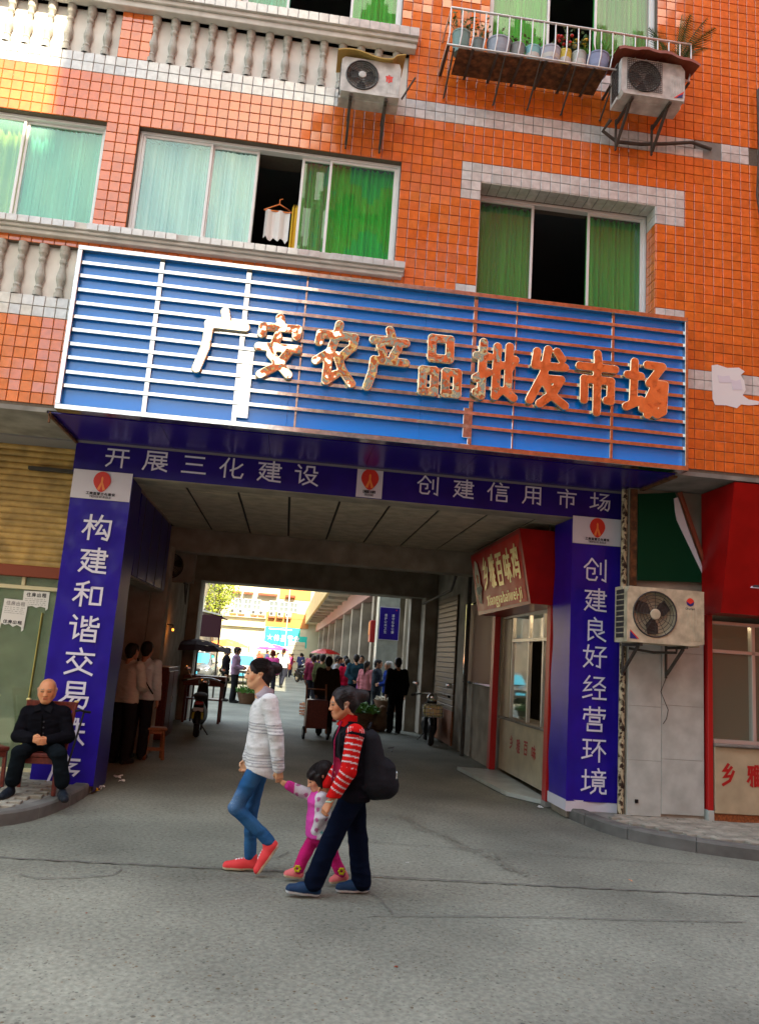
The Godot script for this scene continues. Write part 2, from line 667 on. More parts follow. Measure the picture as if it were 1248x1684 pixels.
func knit_texture() -> ImageTexture:                             # rows of small slanted stitches
	var im := Image.create(256, 256, false, Image.FORMAT_RGB8)
	var f := FastNoiseLite.new()
	f.seed = 6
	f.frequency = 0.03
	for y in 256:
		for x in 256:
			var col := int(x / 16.0)
			var u := fposmod(x, 16.0) / 16.0
			var v := fposmod(y + (8.0 if u < 0.5 else -8.0) * absf(u - 0.5), 22.0) / 22.0
			var a := 0.80 + 0.20 * sin(v * PI) * (1.0 - 0.35 * absf(u - 0.5) * 2.0)
			if u < 0.06 or v < 0.10: a -= 0.16
			a += 0.05 * f.get_noise_2d(x, y)
			im.set_pixel(x, y, Color(a, a, a))
	return ImageTexture.create_from_image(im)


func flakes() -> ImageTexture:                                   # old white paint come off a rusty pole
	var im := Image.create(256, 256, false, Image.FORMAT_RGB8)
	var f := FastNoiseLite.new()
	f.seed = 12
	f.frequency = 0.035
	f.fractal_octaves = 4
	for y in 256:
		for x in 256:
			var a := f.get_noise_2d(x, y * 0.6)
			im.set_pixel(x, y, Color(0.22, 0.14, 0.09) if a > 0.06 else Color(0.95, 0.93, 0.85))
	return ImageTexture.create_from_image(im)


func road_texture() -> ImageTexture:
	var size := 1024
	var im := Image.create(size, size, false, Image.FORMAT_RGB8)
	var f := FastNoiseLite.new()
	f.seed = 5
	f.frequency = 0.05
	f.fractal_octaves = 4
	var bytes := PackedByteArray()
	bytes.resize(size * size * 3)
	for y in size:
		for x in size:
			var a := 0.86 + 0.14 * f.get_noise_2d(x, y) + 0.03 * (float((x * 7919 + y * 104729 + x * y * 31) % 101) / 101.0 - 0.5)
			var q := (y * size + x) * 3
			bytes[q] = int(clampf(a, 0, 1) * 255)
			bytes[q + 1] = int(clampf(a, 0, 1) * 255)
			bytes[q + 2] = int(clampf(a * 0.98, 0, 1) * 255)
	var r := RandomNumberGenerator.new()
	r.seed = 77
	for k in 7000:                                              # stones in the mix, dark, rusty and pale
		var cx := r.randi_range(0, size - 1)
		var cy := r.randi_range(0, size - 1)
		var rad := r.randf_range(0.8, 2.6) if r.randf() < 0.92 else r.randf_range(2.5, 4.6)
		var kind := r.randf()
		var shade := r.randf_range(0.70, 0.92) if kind < 0.62 else r.randf_range(0.95, 1.0)
		var warm := 0.86 if kind > 0.5 and kind < 0.62 else 1.0
		var sx := r.randf_range(0.7, 1.4)
		for yy in range(-int(rad) - 1, int(rad) + 2):
			for xx in range(-int(rad) - 1, int(rad) + 2):
				if (xx * sx) * (xx * sx) + yy * yy < rad * rad:
					var q := (posmod(cy + yy, size) * size + posmod(cx + xx, size)) * 3
					bytes[q] = int(bytes[q] * shade)
					bytes[q + 1] = int(bytes[q + 1] * shade * warm)
					bytes[q + 2] = int(bytes[q + 2] * shade * warm * warm)
	im = Image.create_from_data(size, size, false, Image.FORMAT_RGB8, bytes)
	return ImageTexture.create_from_image(im)


# ---------------------------------------------------------------- the start
func _ready() -> void:
	rng.seed = 4711
	make_camera()
	make_light()
	make_materials()
	make_ground()
	make_building()
	make_shops()
	make_opposite()
	make_street_behind()
	make_signboard()
	make_banners()
	make_units()
	make_flower_rack()
	make_tunnel_things()
	make_people()
	make_crowd()
	make_litter()


func make_camera() -> void:
	var cam := Camera3D.new()
	cam.name = "camera"
	cam.basis = Basis(CAM_X, CAM_Y, CAM_Z)
	cam.position = Vector3(0, 1.65, 9.207)
	cam.fov = 65.87
	cam.near = 0.05
	cam.far = 400.0
	cam.current = true
	add_child(cam)


func make_light() -> void:
	var sky_mat := ProceduralSkyMaterial.new()
	sky_mat.sky_top_color = Color(0.68, 0.77, 0.87)
	sky_mat.sky_horizon_color = Color(0.82, 0.84, 0.84)
	sky_mat.sky_curve = 0.12
	sky_mat.sky_cover = clouds()
	sky_mat.sky_cover_modulate = Color(0.64, 0.60, 0.52)
	sky_mat.ground_bottom_color = Color(0.35, 0.34, 0.32)
	sky_mat.ground_horizon_color = Color(0.6, 0.6, 0.58)
	sky_mat.sun_angle_max = 40.0
	sky_mat.sun_curve = 0.6
	var sky := Sky.new()
	sky.sky_material = sky_mat
	var env := Environment.new()
	env.background_mode = Environment.BG_SKY
	env.sky = sky
	env.background_energy_multiplier = 1.0
	env.tonemap_mode = Environment.TONE_MAPPER_LINEAR
	env.tonemap_exposure = 3.75
	env.sdfgi_enabled = true
	env.ssao_enabled = true
	env.ssil_enabled = true
	var we := WorldEnvironment.new()
	we.name = "environment"
	we.environment = env
	add_child(we)
	var sun := DirectionalLight3D.new()
	sun.name = "sun"
	sun.light_energy = 1.5
	sun.light_color = Color(1.0, 0.93, 0.80)
	sun.light_angular_distance = 0.5
	sun.shadow_enabled = true
	add_child(sun)
	sun.basis = Basis.looking_at(-Vector3(0.188, 0.75, 1.0).normalized(), Vector3.UP)


# ---------------------------------------------------------------- ground
func smooth_path(pts: Array, step: float) -> PackedVector2Array:
	var cur := Curve2D.new()
	for k in pts.size():
		var a: Vector2 = pts[maxi(k - 1, 0)]
		var b: Vector2 = pts[mini(k + 1, pts.size() - 1)]
		var t := (b - a) / 6.0
		cur.add_point(pts[k], -t, t)
	cur.bake_interval = step
	return cur.get_baked_points()


func make_ground() -> void:
	var s := sh()
	# one sheet to the horizon, slightly uneven near the camera
	var f := FastNoiseLite.new()
	f.seed = 9
	f.frequency = 0.25
	var xs := []
	var zs := []
	for k in 41: xs.append(-6.0 + k * 0.35)
	for k in 51: zs.append(-8.0 + k * 0.35)
	xs = [-150.0, -40.0] + xs + [40.0, 150.0]
	zs = [-200.0, -60.0] + zs + [40.0, 120.0]
	for a in xs.size() - 1:
		for b in zs.size() - 1:
			var q := []
			for e in [[0, 1], [1, 1], [1, 0], [0, 0]]:
				var x: float = xs[a + e[0]]
				var z: float = zs[b + e[1]]
				q.append(Vector3(x, f.get_noise_2d(x, z) * 0.006 - 0.006, z))
			s.quad(q[0], q[1], q[2], q[3])
	var road := structure("road", s, M.road)
	# filled joints and cracks in the concrete
	for line in [
			[Vector2(-3.6, 2.62), Vector2(-1.3, 2.70), Vector2(0.4, 2.74), Vector2(2.4, 2.83), Vector2(4.6, 2.90), Vector2(6.5, 3.0), 0.012],
			[Vector2(0.7, 3.70), Vector2(1.6, 3.62), Vector2(2.6, 3.58), Vector2(3.4, 3.54), 0.006],
			[Vector2(0.10, 1.55), Vector2(1.3, 1.66), Vector2(2.6, 1.80), Vector2(4.2, 1.95), 0.005],
			[Vector2(0.66, 2.80), Vector2(0.72, 3.1), Vector2(0.80, 3.3), Vector2(0.86, 3.65), 0.006],
			[Vector2(0.18, 2.1), Vector2(0.1, 2.3), Vector2(-0.06, 2.45), Vector2(-0.1, 2.7), 0.006],
			[Vector2(-1.7, 3.1), Vector2(-1.5, 3.16), Vector2(-1.1, 3.02), Vector2(-1.05, 2.85), 0.006],
			[Vector2(-1.9, -7.2), Vector2(-0.4, -7.3), Vector2(1.2, -7.25), Vector2(3.0, -7.4), 0.02]]:
		var c := sh()
		var w: float = line[-1]
		var pts := smooth_path(line.slice(0, -1), 0.05)
		for k in pts.size() - 1:
			var d := (pts[k + 1] - pts[k]).normalized().orthogonal()
			var w0 := w * (0.5 + 0.9 * absf(sin(k * 1.7) * cos(k * 0.53)))
			var w1 := w * (0.5 + 0.9 * absf(sin((k + 1) * 1.7) * cos((k + 1) * 0.53)))
			var j0 := d * sin(k * 0.9) * w * 0.8
			var j1 := d * sin((k + 1) * 0.9) * w * 0.8
			var a := pts[k] + j0
			var b := pts[k + 1] + j1
			c.quad(Vector3(a.x + d.x * w0, 0.004, a.y + d.y * w0), Vector3(b.x + d.x * w1, 0.004, b.y + d.y * w1), Vector3(b.x - d.x * w1, 0.004, b.y - d.y * w1), Vector3(a.x - d.x * w0, 0.004, a.y - d.y * w0))
		part("crack", c, M.tar, road)
	# a trickle of damp dirt from the stall, in broken patches
	var r := RandomNumberGenerator.new()
	r.seed = 31
	var damp := sh()
	for k in 420:
		var t := r.randf()
		var cx := lerpf(1.35, 2.15, t) + r.randfn(0.0, 0.05) + 0.05 * sin(t * 19.0)
		var cz := lerpf(0.35, 2.55, t) + r.randf_range(-0.1, 0.1)
		var n := 9
		var rad := r.randf_range(0.004, 0.017)
		for e in n:
			var a := TAU * e / n
			var b := TAU * (e + 1) / n
			var ra := rad * (0.7 + 0.3 * sin(e * 2.3 + k))
			var rb := rad * (0.7 + 0.3 * sin(((e + 1) % n) * 2.3 + k))
			damp.tri(Vector3(cx, 0.0045, cz), Vector3(cx + cos(b) * rb * 0.8, 0.0045, cz + sin(b) * rb * 1.5), Vector3(cx + cos(a) * ra * 0.8, 0.0045, cz + sin(a) * ra * 1.5))
	part("damp_dirt", damp, M.damp, road, "", "stuff")
	pavement([Vector2(-1.985, -0.62), Vector2(-2.0, 0.43), Vector2(-2.11, 1.2), Vector2(-2.32, 1.62), Vector2(-2.75, 1.86), Vector2(-3.6, 1.98), Vector2(-6.5, 2.05), Vector2(-14, 2.1)], Vector2(-14, -0.62), 0.105, Rect2(-3.7, -0.5, 1.75, 2.4))
	pavement([Vector2(14, 2.2), Vector2(8, 2.12), Vector2(5.9, 1.92), Vector2(4.69, 1.62), Vector2(3.95, 1.22), Vector2(3.58, 0.72), Vector2(3.42, -0.05)], Vector2(14, -0.05), 0.105, Rect2(3.4, 0.25, 2.6, 1.75))


func pavement(edge: Array, corner: Vector2, top: float, laid: Rect2) -> void:
	var pts := smooth_path(edge, 0.12)
	var outline := PackedVector2Array(pts)
	outline.append(corner)
	var inner := Geometry2D.offset_polygon(outline, -0.14)
	var slab := sh().at(Vector3(0, top - 0.012, 0), Basis(Vector3(1, 0, 0), Vector3(0, 0, 1), Vector3(0, -1, 0)))
	slab.prism(outline, 0.1)
	var pave := structure("pavement", slab, M.concrete)
	# kerb stones along the edge
	var run := 0.0
	var first := 0
	var sign_ := 1.0 if Geometry2D.is_polygon_clockwise(outline) else -1.0
	for k in range(1, pts.size()):
		run += pts[k].distance_to(pts[k - 1])
		if run > 0.62 or k == pts.size() - 1:
			var st := sh()
			var jog := rng.randf_range(-0.006, 0.006)
			for e in range(first, k):
				var a := pts[e]
				var b := pts[e + 1]
				if e == k - 1: b = b.lerp(a, 0.08)
				var na := (pts[mini(e + 1, pts.size() - 1)] - pts[maxi(e - 1, 0)]).normalized().orthogonal() * sign_
				var nb := (pts[mini(e + 2, pts.size() - 1)] - pts[e]).normalized().orthogonal() * sign_
				var y := top + 0.012 + jog
				var oa := a - na * 0.03
				var ob := b - nb * 0.03
				var ia := a + na * 0.11
				var ib := b + nb * 0.11
				var o1 := Vector3(oa.x, y - 0.02, oa.y)
				var o2 := Vector3(ob.x, y - 0.02, ob.y)
				var t1 := Vector3(a.x - na.x * 0.012, y, a.y - na.y * 0.012)
				var t2 := Vector3(b.x - nb.x * 0.012, y, b.y - nb.y * 0.012)
				var i1 := Vector3(ia.x, y, ia.y)
				var i2 := Vector3(ib.x, y, ib.y)
				for q in [[Vector3(oa.x, -0.03, oa.y), Vector3(ob.x, -0.03, ob.y), o2, o1], [o1, o2, t2, t1], [t1, t2, i2, i1], [i1, i2, i2 - Vector3(0, 0.05, 0), i1 - Vector3(0, 0.05, 0)]]:
					var nn: Vector3 = (q[1] - q[0]).cross(q[2] - q[0])
					var want := Vector3.UP * 0.3 - Vector3(na.x, 0, na.y)
					if q[2] == i2: want = Vector3.UP
					if q[0] == i1: want = Vector3(na.x, 0, na.y)
					if nn.dot(want) > 0.0: st.quad(q[0], q[1], q[2], q[3])
					else: st.quad(q[3], q[2], q[1], q[0])
			part("kerb_stone", st, M.kerb, pave)
			run = 0.0
			first = k
	# paving bricks where the photograph lets them be told apart
	var brick := [sh().box(Vector3.ZERO, Vector3(0.192, 0.05, 0.092), 0.006).mesh(), sh().box(Vector3.ZERO, Vector3(0.192, 0.05, 0.092), 0.009).mesh()]
	var rows := int(laid.size.y / 0.1)
	for j in rows:
		var x := laid.position.x + (0.1 if j % 2 else 0.0)
		while x < laid.end.x:
			var p := Vector2(x + 0.1, laid.position.y + j * 0.1 + 0.05)
			var inside := false
			for poly in inner:
				inside = inside or (Geometry2D.is_point_in_polygon(p + Vector2(0.09, 0), poly) and Geometry2D.is_point_in_polygon(p - Vector2(0.09, 0), poly))
			if inside:
				var b := part("paving_brick", brick[rng.randi() % 2], M.paver if rng.randf() < 0.7 else M.paver_dark, pave)
				b.position = Vector3(p.x, top - 0.008 + rng.randf_range(-0.004, 0.003), p.y)
				b.rotation = Vector3(rng.randf_range(-0.015, 0.015), rng.randf_range(-0.01, 0.01), rng.randf_range(-0.012, 0.012))
			x += 0.2


# ---------------------------------------------------------------- walls with openings
func pierced(s: Shape, x0: float, x1: float, y0: float, y1: float, z0: float, z1: float, holes: Array) -> void:
	var ys := [y0, y1]
	for r in holes:
		for y in [r.position.y, r.end.y]:
			if y > y0 and y < y1 and not ys.has(y): ys.append(y)
	ys.sort()
	for k in ys.size() - 1:
		var mid: float = (ys[k] + ys[k + 1]) / 2
		var cuts := []
		for r in holes:
			if r.position.y < mid and r.end.y > mid: cuts.append(r)
		cuts.sort_custom(func(a, b): return a.position.x < b.position.x)
		var x := x0
		for r in cuts:
			if r.position.x > x: s.span(Vector3(x, ys[k], z0), Vector3(r.position.x, ys[k + 1], z1))
			x = maxf(x, r.end.x)
		if x < x1: s.span(Vector3(x, ys[k], z0), Vector3(x1, ys[k + 1], z1))


func gx(k: float) -> float: return TILE_X + k * PITCH
func gy(k: float) -> float: return TILE_Y + k * PITCH


func gr(c0: float, r0: float, c1: float, r1: float) -> Rect2:
	return Rect2(gx(c0), gy(r0), (c1 - c0) * PITCH, (r1 - r0) * PITCH)


func curtain(x0: float, x1: float, y0: float, y1: float, z: float, waves: float, seed_: int) -> Shape:
	var s := sh()
	var n := int((x1 - x0) / 0.012)
	var pt := func(k: int, y: float) -> Vector3:
		var x := lerpf(x0, x1, float(k) / n)
		var a := (x - x0) * waves
		return Vector3(x, y, z + 0.026 * sin(a + 1.3 * sin(a * 0.31 + seed_)) + 0.01 * sin(a * 2.3 + seed_))
	for k in n:
		s.quad(pt.call(k, y0), pt.call(k + 1, y0), pt.call(k + 1, y1), pt.call(k, y1))
	return s


# one window: outer frame, uprights, panes; a pane is [from, to, material or null, z step, curtain material or null]
func window(parent: Node, r: Rect2, z: float, panes: Array, fm: Material, seed_: int) -> void:
	var w := Node3D.new()
	w.name = "window"
	parent.add_child(w, true)
	var f := sh()
	var t := 0.035
	var x0 := r.position.x
	var x1 := r.end.x
	var y0 := r.position.y
	var y1 := r.end.y
	f.span(Vector3(x0, y0, z - 0.05), Vector3(x1, y0 + t, z + 0.04), 0.004)
	f.span(Vector3(x0, y1 - t, z - 0.05), Vector3(x1, y1, z + 0.04), 0.004)
	f.span(Vector3(x0, y0 + t, z - 0.05), Vector3(x0 + t, y1 - t, z + 0.04), 0.004)
	f.span(Vector3(x1 - t, y0 + t, z - 0.05), Vector3(x1, y1 - t, z + 0.04), 0.004)
	part("frame", f, fm, w)
	var n := 0
	for p in panes:
		n += 1
		var a: float = x0 + t + (x1 - x0 - 2 * t) * p[0]
		var b: float = x0 + t + (x1 - x0 - 2 * t) * p[1]
		var zz: float = z + p[3]
		if p[2]:
			var sash := sh()
			sash.span(Vector3(a, y0 + t, zz - 0.012), Vector3(a + 0.03, y1 - t, zz + 0.012), 0.003)
			sash.span(Vector3(b - 0.03, y0 + t, zz - 0.012), Vector3(b, y1 - t, zz + 0.012), 0.003)
			sash.span(Vector3(a + 0.03, y0 + t, zz - 0.012), Vector3(b - 0.03, y0 + t + 0.03, zz + 0.012), 0.003)
			sash.span(Vector3(a + 0.03, y1 - t - 0.03, zz - 0.012), Vector3(b - 0.03, y1 - t, zz + 0.012), 0.003)
			part("sash", sash, fm, w)
			var g := sh()
			# old float glass is never quite flat
			var nx := 10
			var ny := 10
			var bow := func(i: int, j: int) -> Vector3:
				return Vector3(lerpf(a + 0.028, b - 0.028, float(i) / nx), lerpf(y0 + t + 0.028, y1 - t - 0.028, float(j) / ny), zz + 0.0022 * sin(i * 0.9 + seed_ + n) * sin(j * 0.7 + n * 2))
			for i in nx:
				for j in ny:
					g.quad(bow.call(i, j), bow.call(i + 1, j), bow.call(i + 1, j + 1), bow.call(i, j + 1))
			part("pane", g, p[2], w)
		if p[4]:
			part("curtain", curtain(a + 0.02, b - 0.02 if not p[2] else b, y0 + 0.05, y1 - 0.03, z - 0.095 - 0.02 * (n % 2), 95.0, seed_ + n), p[4], w)


# ---------------------------------------------------------------- the building over the gateway
func make_building() -> void:
	var b := thing("market_building", "orange tiled building with balustrades and windows above the market gateway", "building")
	var w1 := gr(-60, 17, -34, 28)                      # pale green window by the left edge
	var w2 := gr(-31, 17, -6, 28)                       # wide window with hung clothes
	var w3 := gr(2, 15, 20, 27)                       # window with the white surround
	var w4 := gr(-23, 42, -7, 56)
	var w5 := gr(2, 42, 20, 56)
	var holes := [w1, w2, w3, w4, w5]
	# recessed strips behind the balusters
	var rec := [gr(-60, 35, -34, 40), gr(-31, 35, -6, 40), gr(-60, 10, -33, 15)]
	var s := sh()
	pierced(s, -9.0, 9.5, TILE_Y - 0.03, 11.2, 0.62, FACE - 0.012, holes + rec)
	part("wall", s, M.grout, b)
	for r in rec:
		part("recess_panel", sh().span(Vector3(r.position.x, r.position.y, 0.70), Vector3(r.end.x, r.end.y, 1.03)), M.cream_panel, b)
	lay_tiles(b, holes + rec, w3)
	# white tiled reveal round the recessed window
	var rv := sh(Color(0.62, 0.62, 0.58))
	for k in 18:
		for e in 2:
			rv.span(Vector3(gx(2 + k) + 0.003, w3.end.y - 0.010, FACE - 0.118 - e * PITCH), Vector3(gx(3 + k) - 0.003, w3.end.y + 0.001, FACE - 0.004 - e * PITCH), 0.002)
	for k in 12:
		for e in 2:
			rv.tint = tile_tint(30, 20, rng) if k < 10 else Color(0.62, 0.62, 0.58)
			rv.span(Vector3(w3.end.x - 0.010, gy(15 + k) + 0.003, FACE - 0.118 - e * PITCH), Vector3(w3.end.x + 0.001, gy(16 + k) - 0.003, FACE - 0.004 - e * PITCH), 0.002)
	part("reveal_tile_strip", rv, M.tile, b)
	# windows
	window(b, w1, 0.98, [[0.0, 0.5, M.pane_frost, -0.02, M.curtain_teal], [0.5, 0.72, M.pane_frost, 0.01, M.curtain_lime], [0.72, 1.0, M.pane_frost, -0.02, M.curtain_teal]], M.frame_white, 3)
	window(b, w2, 0.98, [[0.0, 0.27, M.pane_sky, 0.012, M.curtain_pale], [0.265, 0.45, M.pane_sky, -0.018, M.curtain_pale], [0.62, 0.74, M.pane_clear, -0.018, M.curtain_dark_green], [0.73, 1.0, M.pane_green, 0.012, M.curtain_green]], M.frame_white, 7)
	window(b, w3, 0.80, [[0.0, 0.335, M.pane_clear, 0.012, M.curtain_dark_green], [0.66, 1.0, M.pane_clear, 0.012, M.curtain_dark_green]], M.frame_white, 11)
	window(b, w4, 0.98, [[0.0, 0.28, M.pane_green, 0.012, M.curtain_teal], [0.68, 1.0, M.pane_green, 0.012, M.curtain_green]], M.frame_white, 13)
	window(b, w5, 0.98, [[0.0, 0.36, M.pane_green, 0.012, M.curtain_green], [0.64, 1.0, M.pane_clear, 0.012, M.curtain_dark_green]], M.frame_white, 17)
	# rails over the balusters and under the windows
	rail(b, -9.0, 0.905, gy(40), 0.235, 0.15, true)
	rail(b, -9.0, 0.925, gy(15.6), 0.16, 0.13, false)
	# balusters
	var prof := [Vector2(0.052, 0.0), Vector2(0.052, 0.05), Vector2(0.036, 0.06), Vector2(0.036, 0.085), Vector2(0.044, 0.10), Vector2(0.028, 0.125), Vector2(0.036, 0.16), Vector2(0.050, 0.205), Vector2(0.052, 0.235), Vector2(0.044, 0.28), Vector2(0.030, 0.34), Vector2(0.026, 0.38), Vector2(0.040, 0.405), Vector2(0.040, 0.425), Vector2(0.028, 0.445), Vector2(0.036, 0.47), Vector2(0.048, 0.49), Vector2(0.048, 0.53), Vector2(0.052, 0.535), Vector2(0.052, 0.588)]
	var bm := sh().lathe(prof, 14).mesh()
	for row in [[rec[1], 14], [rec[0], 14], [rec[2], 14]]:
		var r: Rect2 = row[0]
		var x := r.end.x - 0.14
		while x > maxf(r.position.x, -5.2):
			var o := part("baluster", bm, M.baluster, b)
			o.position = Vector3(x + rng.randf_range(-0.006, 0.006), r.position.y, 1.068)
			o.scale = Vector3(0.95, (r.size.y - 0.002) / 0.588, 0.95)
			o.rotation = Vector3(0, rng.randf() * 6, rng.randf_range(-0.012, 0.012))
			x -= 0.213
	# the rest of the shell: floors, roof, sides, back with the gateway's far opening
	var shell := sh()
	shell.span(Vector3(-9, 3.86, -10.0), Vector3(9.5, 3.93, 0.02))
	shell.span(Vector3(-9, 7.50, -10.0), Vector3(9.5, 7.62, 0.80))
	shell.span(Vector3(-9, 11.2, -10.3), Vector3(9.5, 11.45, 1.25))
	shell.span(Vector3(-9.2, 0.0, -10.3), Vector3(-9.0, 11.2, FACE - 0.02))
	shell.span(Vector3(9.5, 0.0, -10.3), Vector3(9.7, 11.2, FACE - 0.02))
	shell.span(Vector3(-9.0, 3.93, -4.2), Vector3(9.5, 11.2, -4.0))
	shell.span(Vector3(1.2, 3.93, -4.0), Vector3(1.32, 7.5, 0.80))
	shell.span(Vector3(1.0, 7.62, -4.0), Vector3(1.12, 11.2, 0.80))
	shell.span(Vector3(-2.28, 3.93, -4.0), Vector3(-2.2, 7.5, 0.80))
	part("interior", shell, M.room, b)
	var back := sh()
	pierced(back, -9.0, 9.5, 0.0, 11.2, -10.3, -10.0, [Rect2(-2.05, -0.1, 5.0, 3.25)])
	part("back_wall", back, M.plaster, b)
	# underside of the overhang
	var sof := sh()
	sof.span(Vector3(-9, 3.88, 0.0), Vector3(-2.63, TILE_Y - 0.03, FACE - 0.012))
	sof.span(Vector3(4.12, 3.88, 0.0), Vector3(9.5, TILE_Y - 0.03, FACE - 0.012))
	sof.span(Vector3(-2.63, 3.905, 0.0), Vector3(4.12, TILE_Y - 0.03, FACE - 0.012))
	part("soffit", sof, M.concrete, b)
	for k in 6:
		part("soffit_panel", sh().span(Vector3(-2.62 + k * 1.123, 3.885, 0.012), Vector3(-2.62 + (k + 1) * 1.123 - 0.004, 3.897, FACE - 0.03)), M.soffit_blue, b)
	# lintel and pillars of the gateway
	part("lintel", sh().span(Vector3(-2.57, 3.505, -0.32), Vector3(4.05, 3.885, -0.012), 0.01), M.plaster, b)
	part("pillar", sh().span(Vector3(-2.55, 0.0, -0.62), Vector3(-1.945, 3.505, -0.03), 0.012), M.plaster, b)
	part("pillar", sh().span(Vector3(3.36, 0.0, -0.55), Vector3(3.93, 3.505, -0.03), 0.012), M.plaster, b)
	# the passage: ceiling panels, beam, walls
	part("ceiling_backing", sh().span(Vector3(-3.2, 3.56, -4.0), Vector3(4.0, 3.60, -0.32)), M.ceiling_gap, b)
	var pm := sh().box(Vector3.ZERO, Vector3(0.594, 0.018, 0.284), 0.004).mesh()
	for a in 9:
		for e in 12:
			var o := part("ceiling_panel", pm, M.ceiling, b)
			o.position = Vector3(-1.68 + a * 0.625, 3.535 + rng.randf_range(-0.003, 0.003), -0.48 - e * 0.2985)
			o.rotation = Vector3(rng.randf_range(-0.006, 0.006), 0, rng.randf_range(-0.006, 0.006))
	var beam := sh()
	beam.span(Vector3(-2.4, 3.17, -4.45), Vector3(3.6, 3.86, -4.08), 0.015)
	part("beam", beam, M.plaster, b)
	var beam2 := sh()
	beam2.span(Vector3(-2.4, 3.15, -9.98), Vector3(3.6, 3.86, -9.6), 0.015)
	part("beam", beam2, M.plaster, b)
	part("passage_ceiling", sh().span(Vector3(-2.6, 3.78, -9.98), Vector3(3.6, 3.855, -4.45)), M.plaster, b)
	# left side: a shop doorway between the pillar and the pilaster, then a plain wall
	part("passage_wall", sh().span(Vector3(-2.2, 2.42, -3.38), Vector3(-1.96, 3.56, -0.62)), M.plaster, b)
	part("passage_wall", sh().span(Vector3(-3.5, 0.0, -3.6), Vector3(-2.15, 3.56, -3.38)), M.plaster, b)
	part("passage_wall", sh().span(Vector3(-3.5, 0.0, -0.62), Vector3(-2.55, 3.86, -0.50)), M.plaster, b)
	part("passage_wall", sh().span(Vector3(-3.6, 0.0, -3.4), Vector3(-3.5, 3.56, -0.55)), M.plaster, b)
	part("passage_wall", sh().span(Vector3(-2.55, 0.0, -10.0), Vector3(-2.3, 3.8, -3.6)), M.plaster, b)
	# right side behind the stall
	part("passage_wall", sh().span(Vector3(3.50, 0.0, -10.0), Vector3(3.75, 3.8, -3.62)), M.plaster, b)
	part("passage_wall", sh().span(Vector3(4.55, 0.0, -3.8), Vector3(4.7, 3.86, -0.5)), M.plaster, b)
	part("pilaster", sh().span(Vector3(-2.15, 0.0, -3.78), Vector3(-1.90, 3.17, -3.42), 0.012), M.plaster, b)
	part("pilaster", sh().span(Vector3(3.2, 0.0, -10.0), Vector3(3.5, 3.15, -9.4), 0.012), M.plaster, b)
	part("pilaster", sh().span(Vector3(-2.3, 0.0, -10.0), Vector3(-2.05, 3.15, -9.4), 0.012), M.plaster, b)
	# pipes on the passage's far beam
	part("pipe", sh().tube([Vector3(2.9, 3.3, -4.5), Vector3(3.1, 3.05, -6.0), Vector3(3.15, 3.0, -9.5)], 0.03, 8), M.iron, b)
	part("pipe", sh().tube([Vector3(3.38, 0.0, -5.6), Vector3(3.38, 3.6, -5.6)], 0.04, 8), M.iron, b)
	# a drain pipe and cables down the right of the facade
	part("drain_pipe", sh().tube([Vector3(5.6, 8.93, 1.17), Vector3(5.2, 8.9, 1.17), Vector3(5.12, 8.8, 1.17), Vector3(5.13, 8.0, 1.16), Vector3(5.10, 7.4, 1.15), Vector3(5.16, 6.9, 1.15)], 0.018, 8), M.iron, b)
	# cement showing where band tiles have come away
	part("cement_patch", sh().span(Vector3(gx(24.2), gy(33), FACE - 0.012), Vector3(gx(27), gy(35), FACE - 0.006)), M.concrete, b)


func tile_tint(col: int, row: int, r: RandomNumberGenerator) -> Color:
	var x := gx(col + 0.5)
	var white := false
	if row == 33 or row == 34: white = true
	if (row == 8 or row == 9): white = true
	# surround of the right window: two tiles wide at the top corners, one course along the sill
	if col >= 0 and col < 23 and (row == 27 or row == 28): white = true
	if (col == 0 or col == 1 or col == 21 or col == 22 or col == 20) and row >= 25 and row <= 26: white = true
	if (col < 2 and col >= 0 or col >= 20 and col < 23) and row == 15: white = true
	if col >= 0 and col < 23 and (row == 39 or row == 40): white = true
	if x < 0.92 and row == 16: white = true
	var k := r.randf_range(0.86, 1.06) * (0.9 if r.randf() < 0.06 else 1.0)
	if white:
		return Color(0.68 * k, 0.69 * k, 0.67 * k)
	var hue := r.randf_range(-0.012, 0.012)
	return Color(0.80 * k, (0.178 + hue) * k, 0.024 * k)


func tile_shape(s: Shape, x0: float, x1: float, y0: float, y1: float, z: float, tilt: Vector2) -> void:
	var g := 0.0030
	var bv := 0.004
	var deep := -0.014
	var face := []
	var rim := []
	for e in [[0, 0], [1, 0], [1, 1], [0, 1]]:
		var x := x1 - g if e[0] else x0 + g
		var y := y1 - g if e[1] else y0 + g
		var dx := -1.0 if e[0] else 1.0
		var dy := -1.0 if e[1] else 1.0
		face.append(Vector3(x + dx * bv, y + dy * bv, z - dx * tilt.x - dy * tilt.y))
		rim.append(Vector3(x, y, z - 0.003 - dx * tilt.x - dy * tilt.y))
	s.quad(face[0], face[1], face[2], face[3])
	for k in 4:
		var j := (k + 1) % 4
		s.quad(rim[k], rim[j], face[j], face[k])
		s.quad(rim[k] + Vector3(0, 0, deep), rim[j] + Vector3(0, 0, deep), rim[j], rim[k])


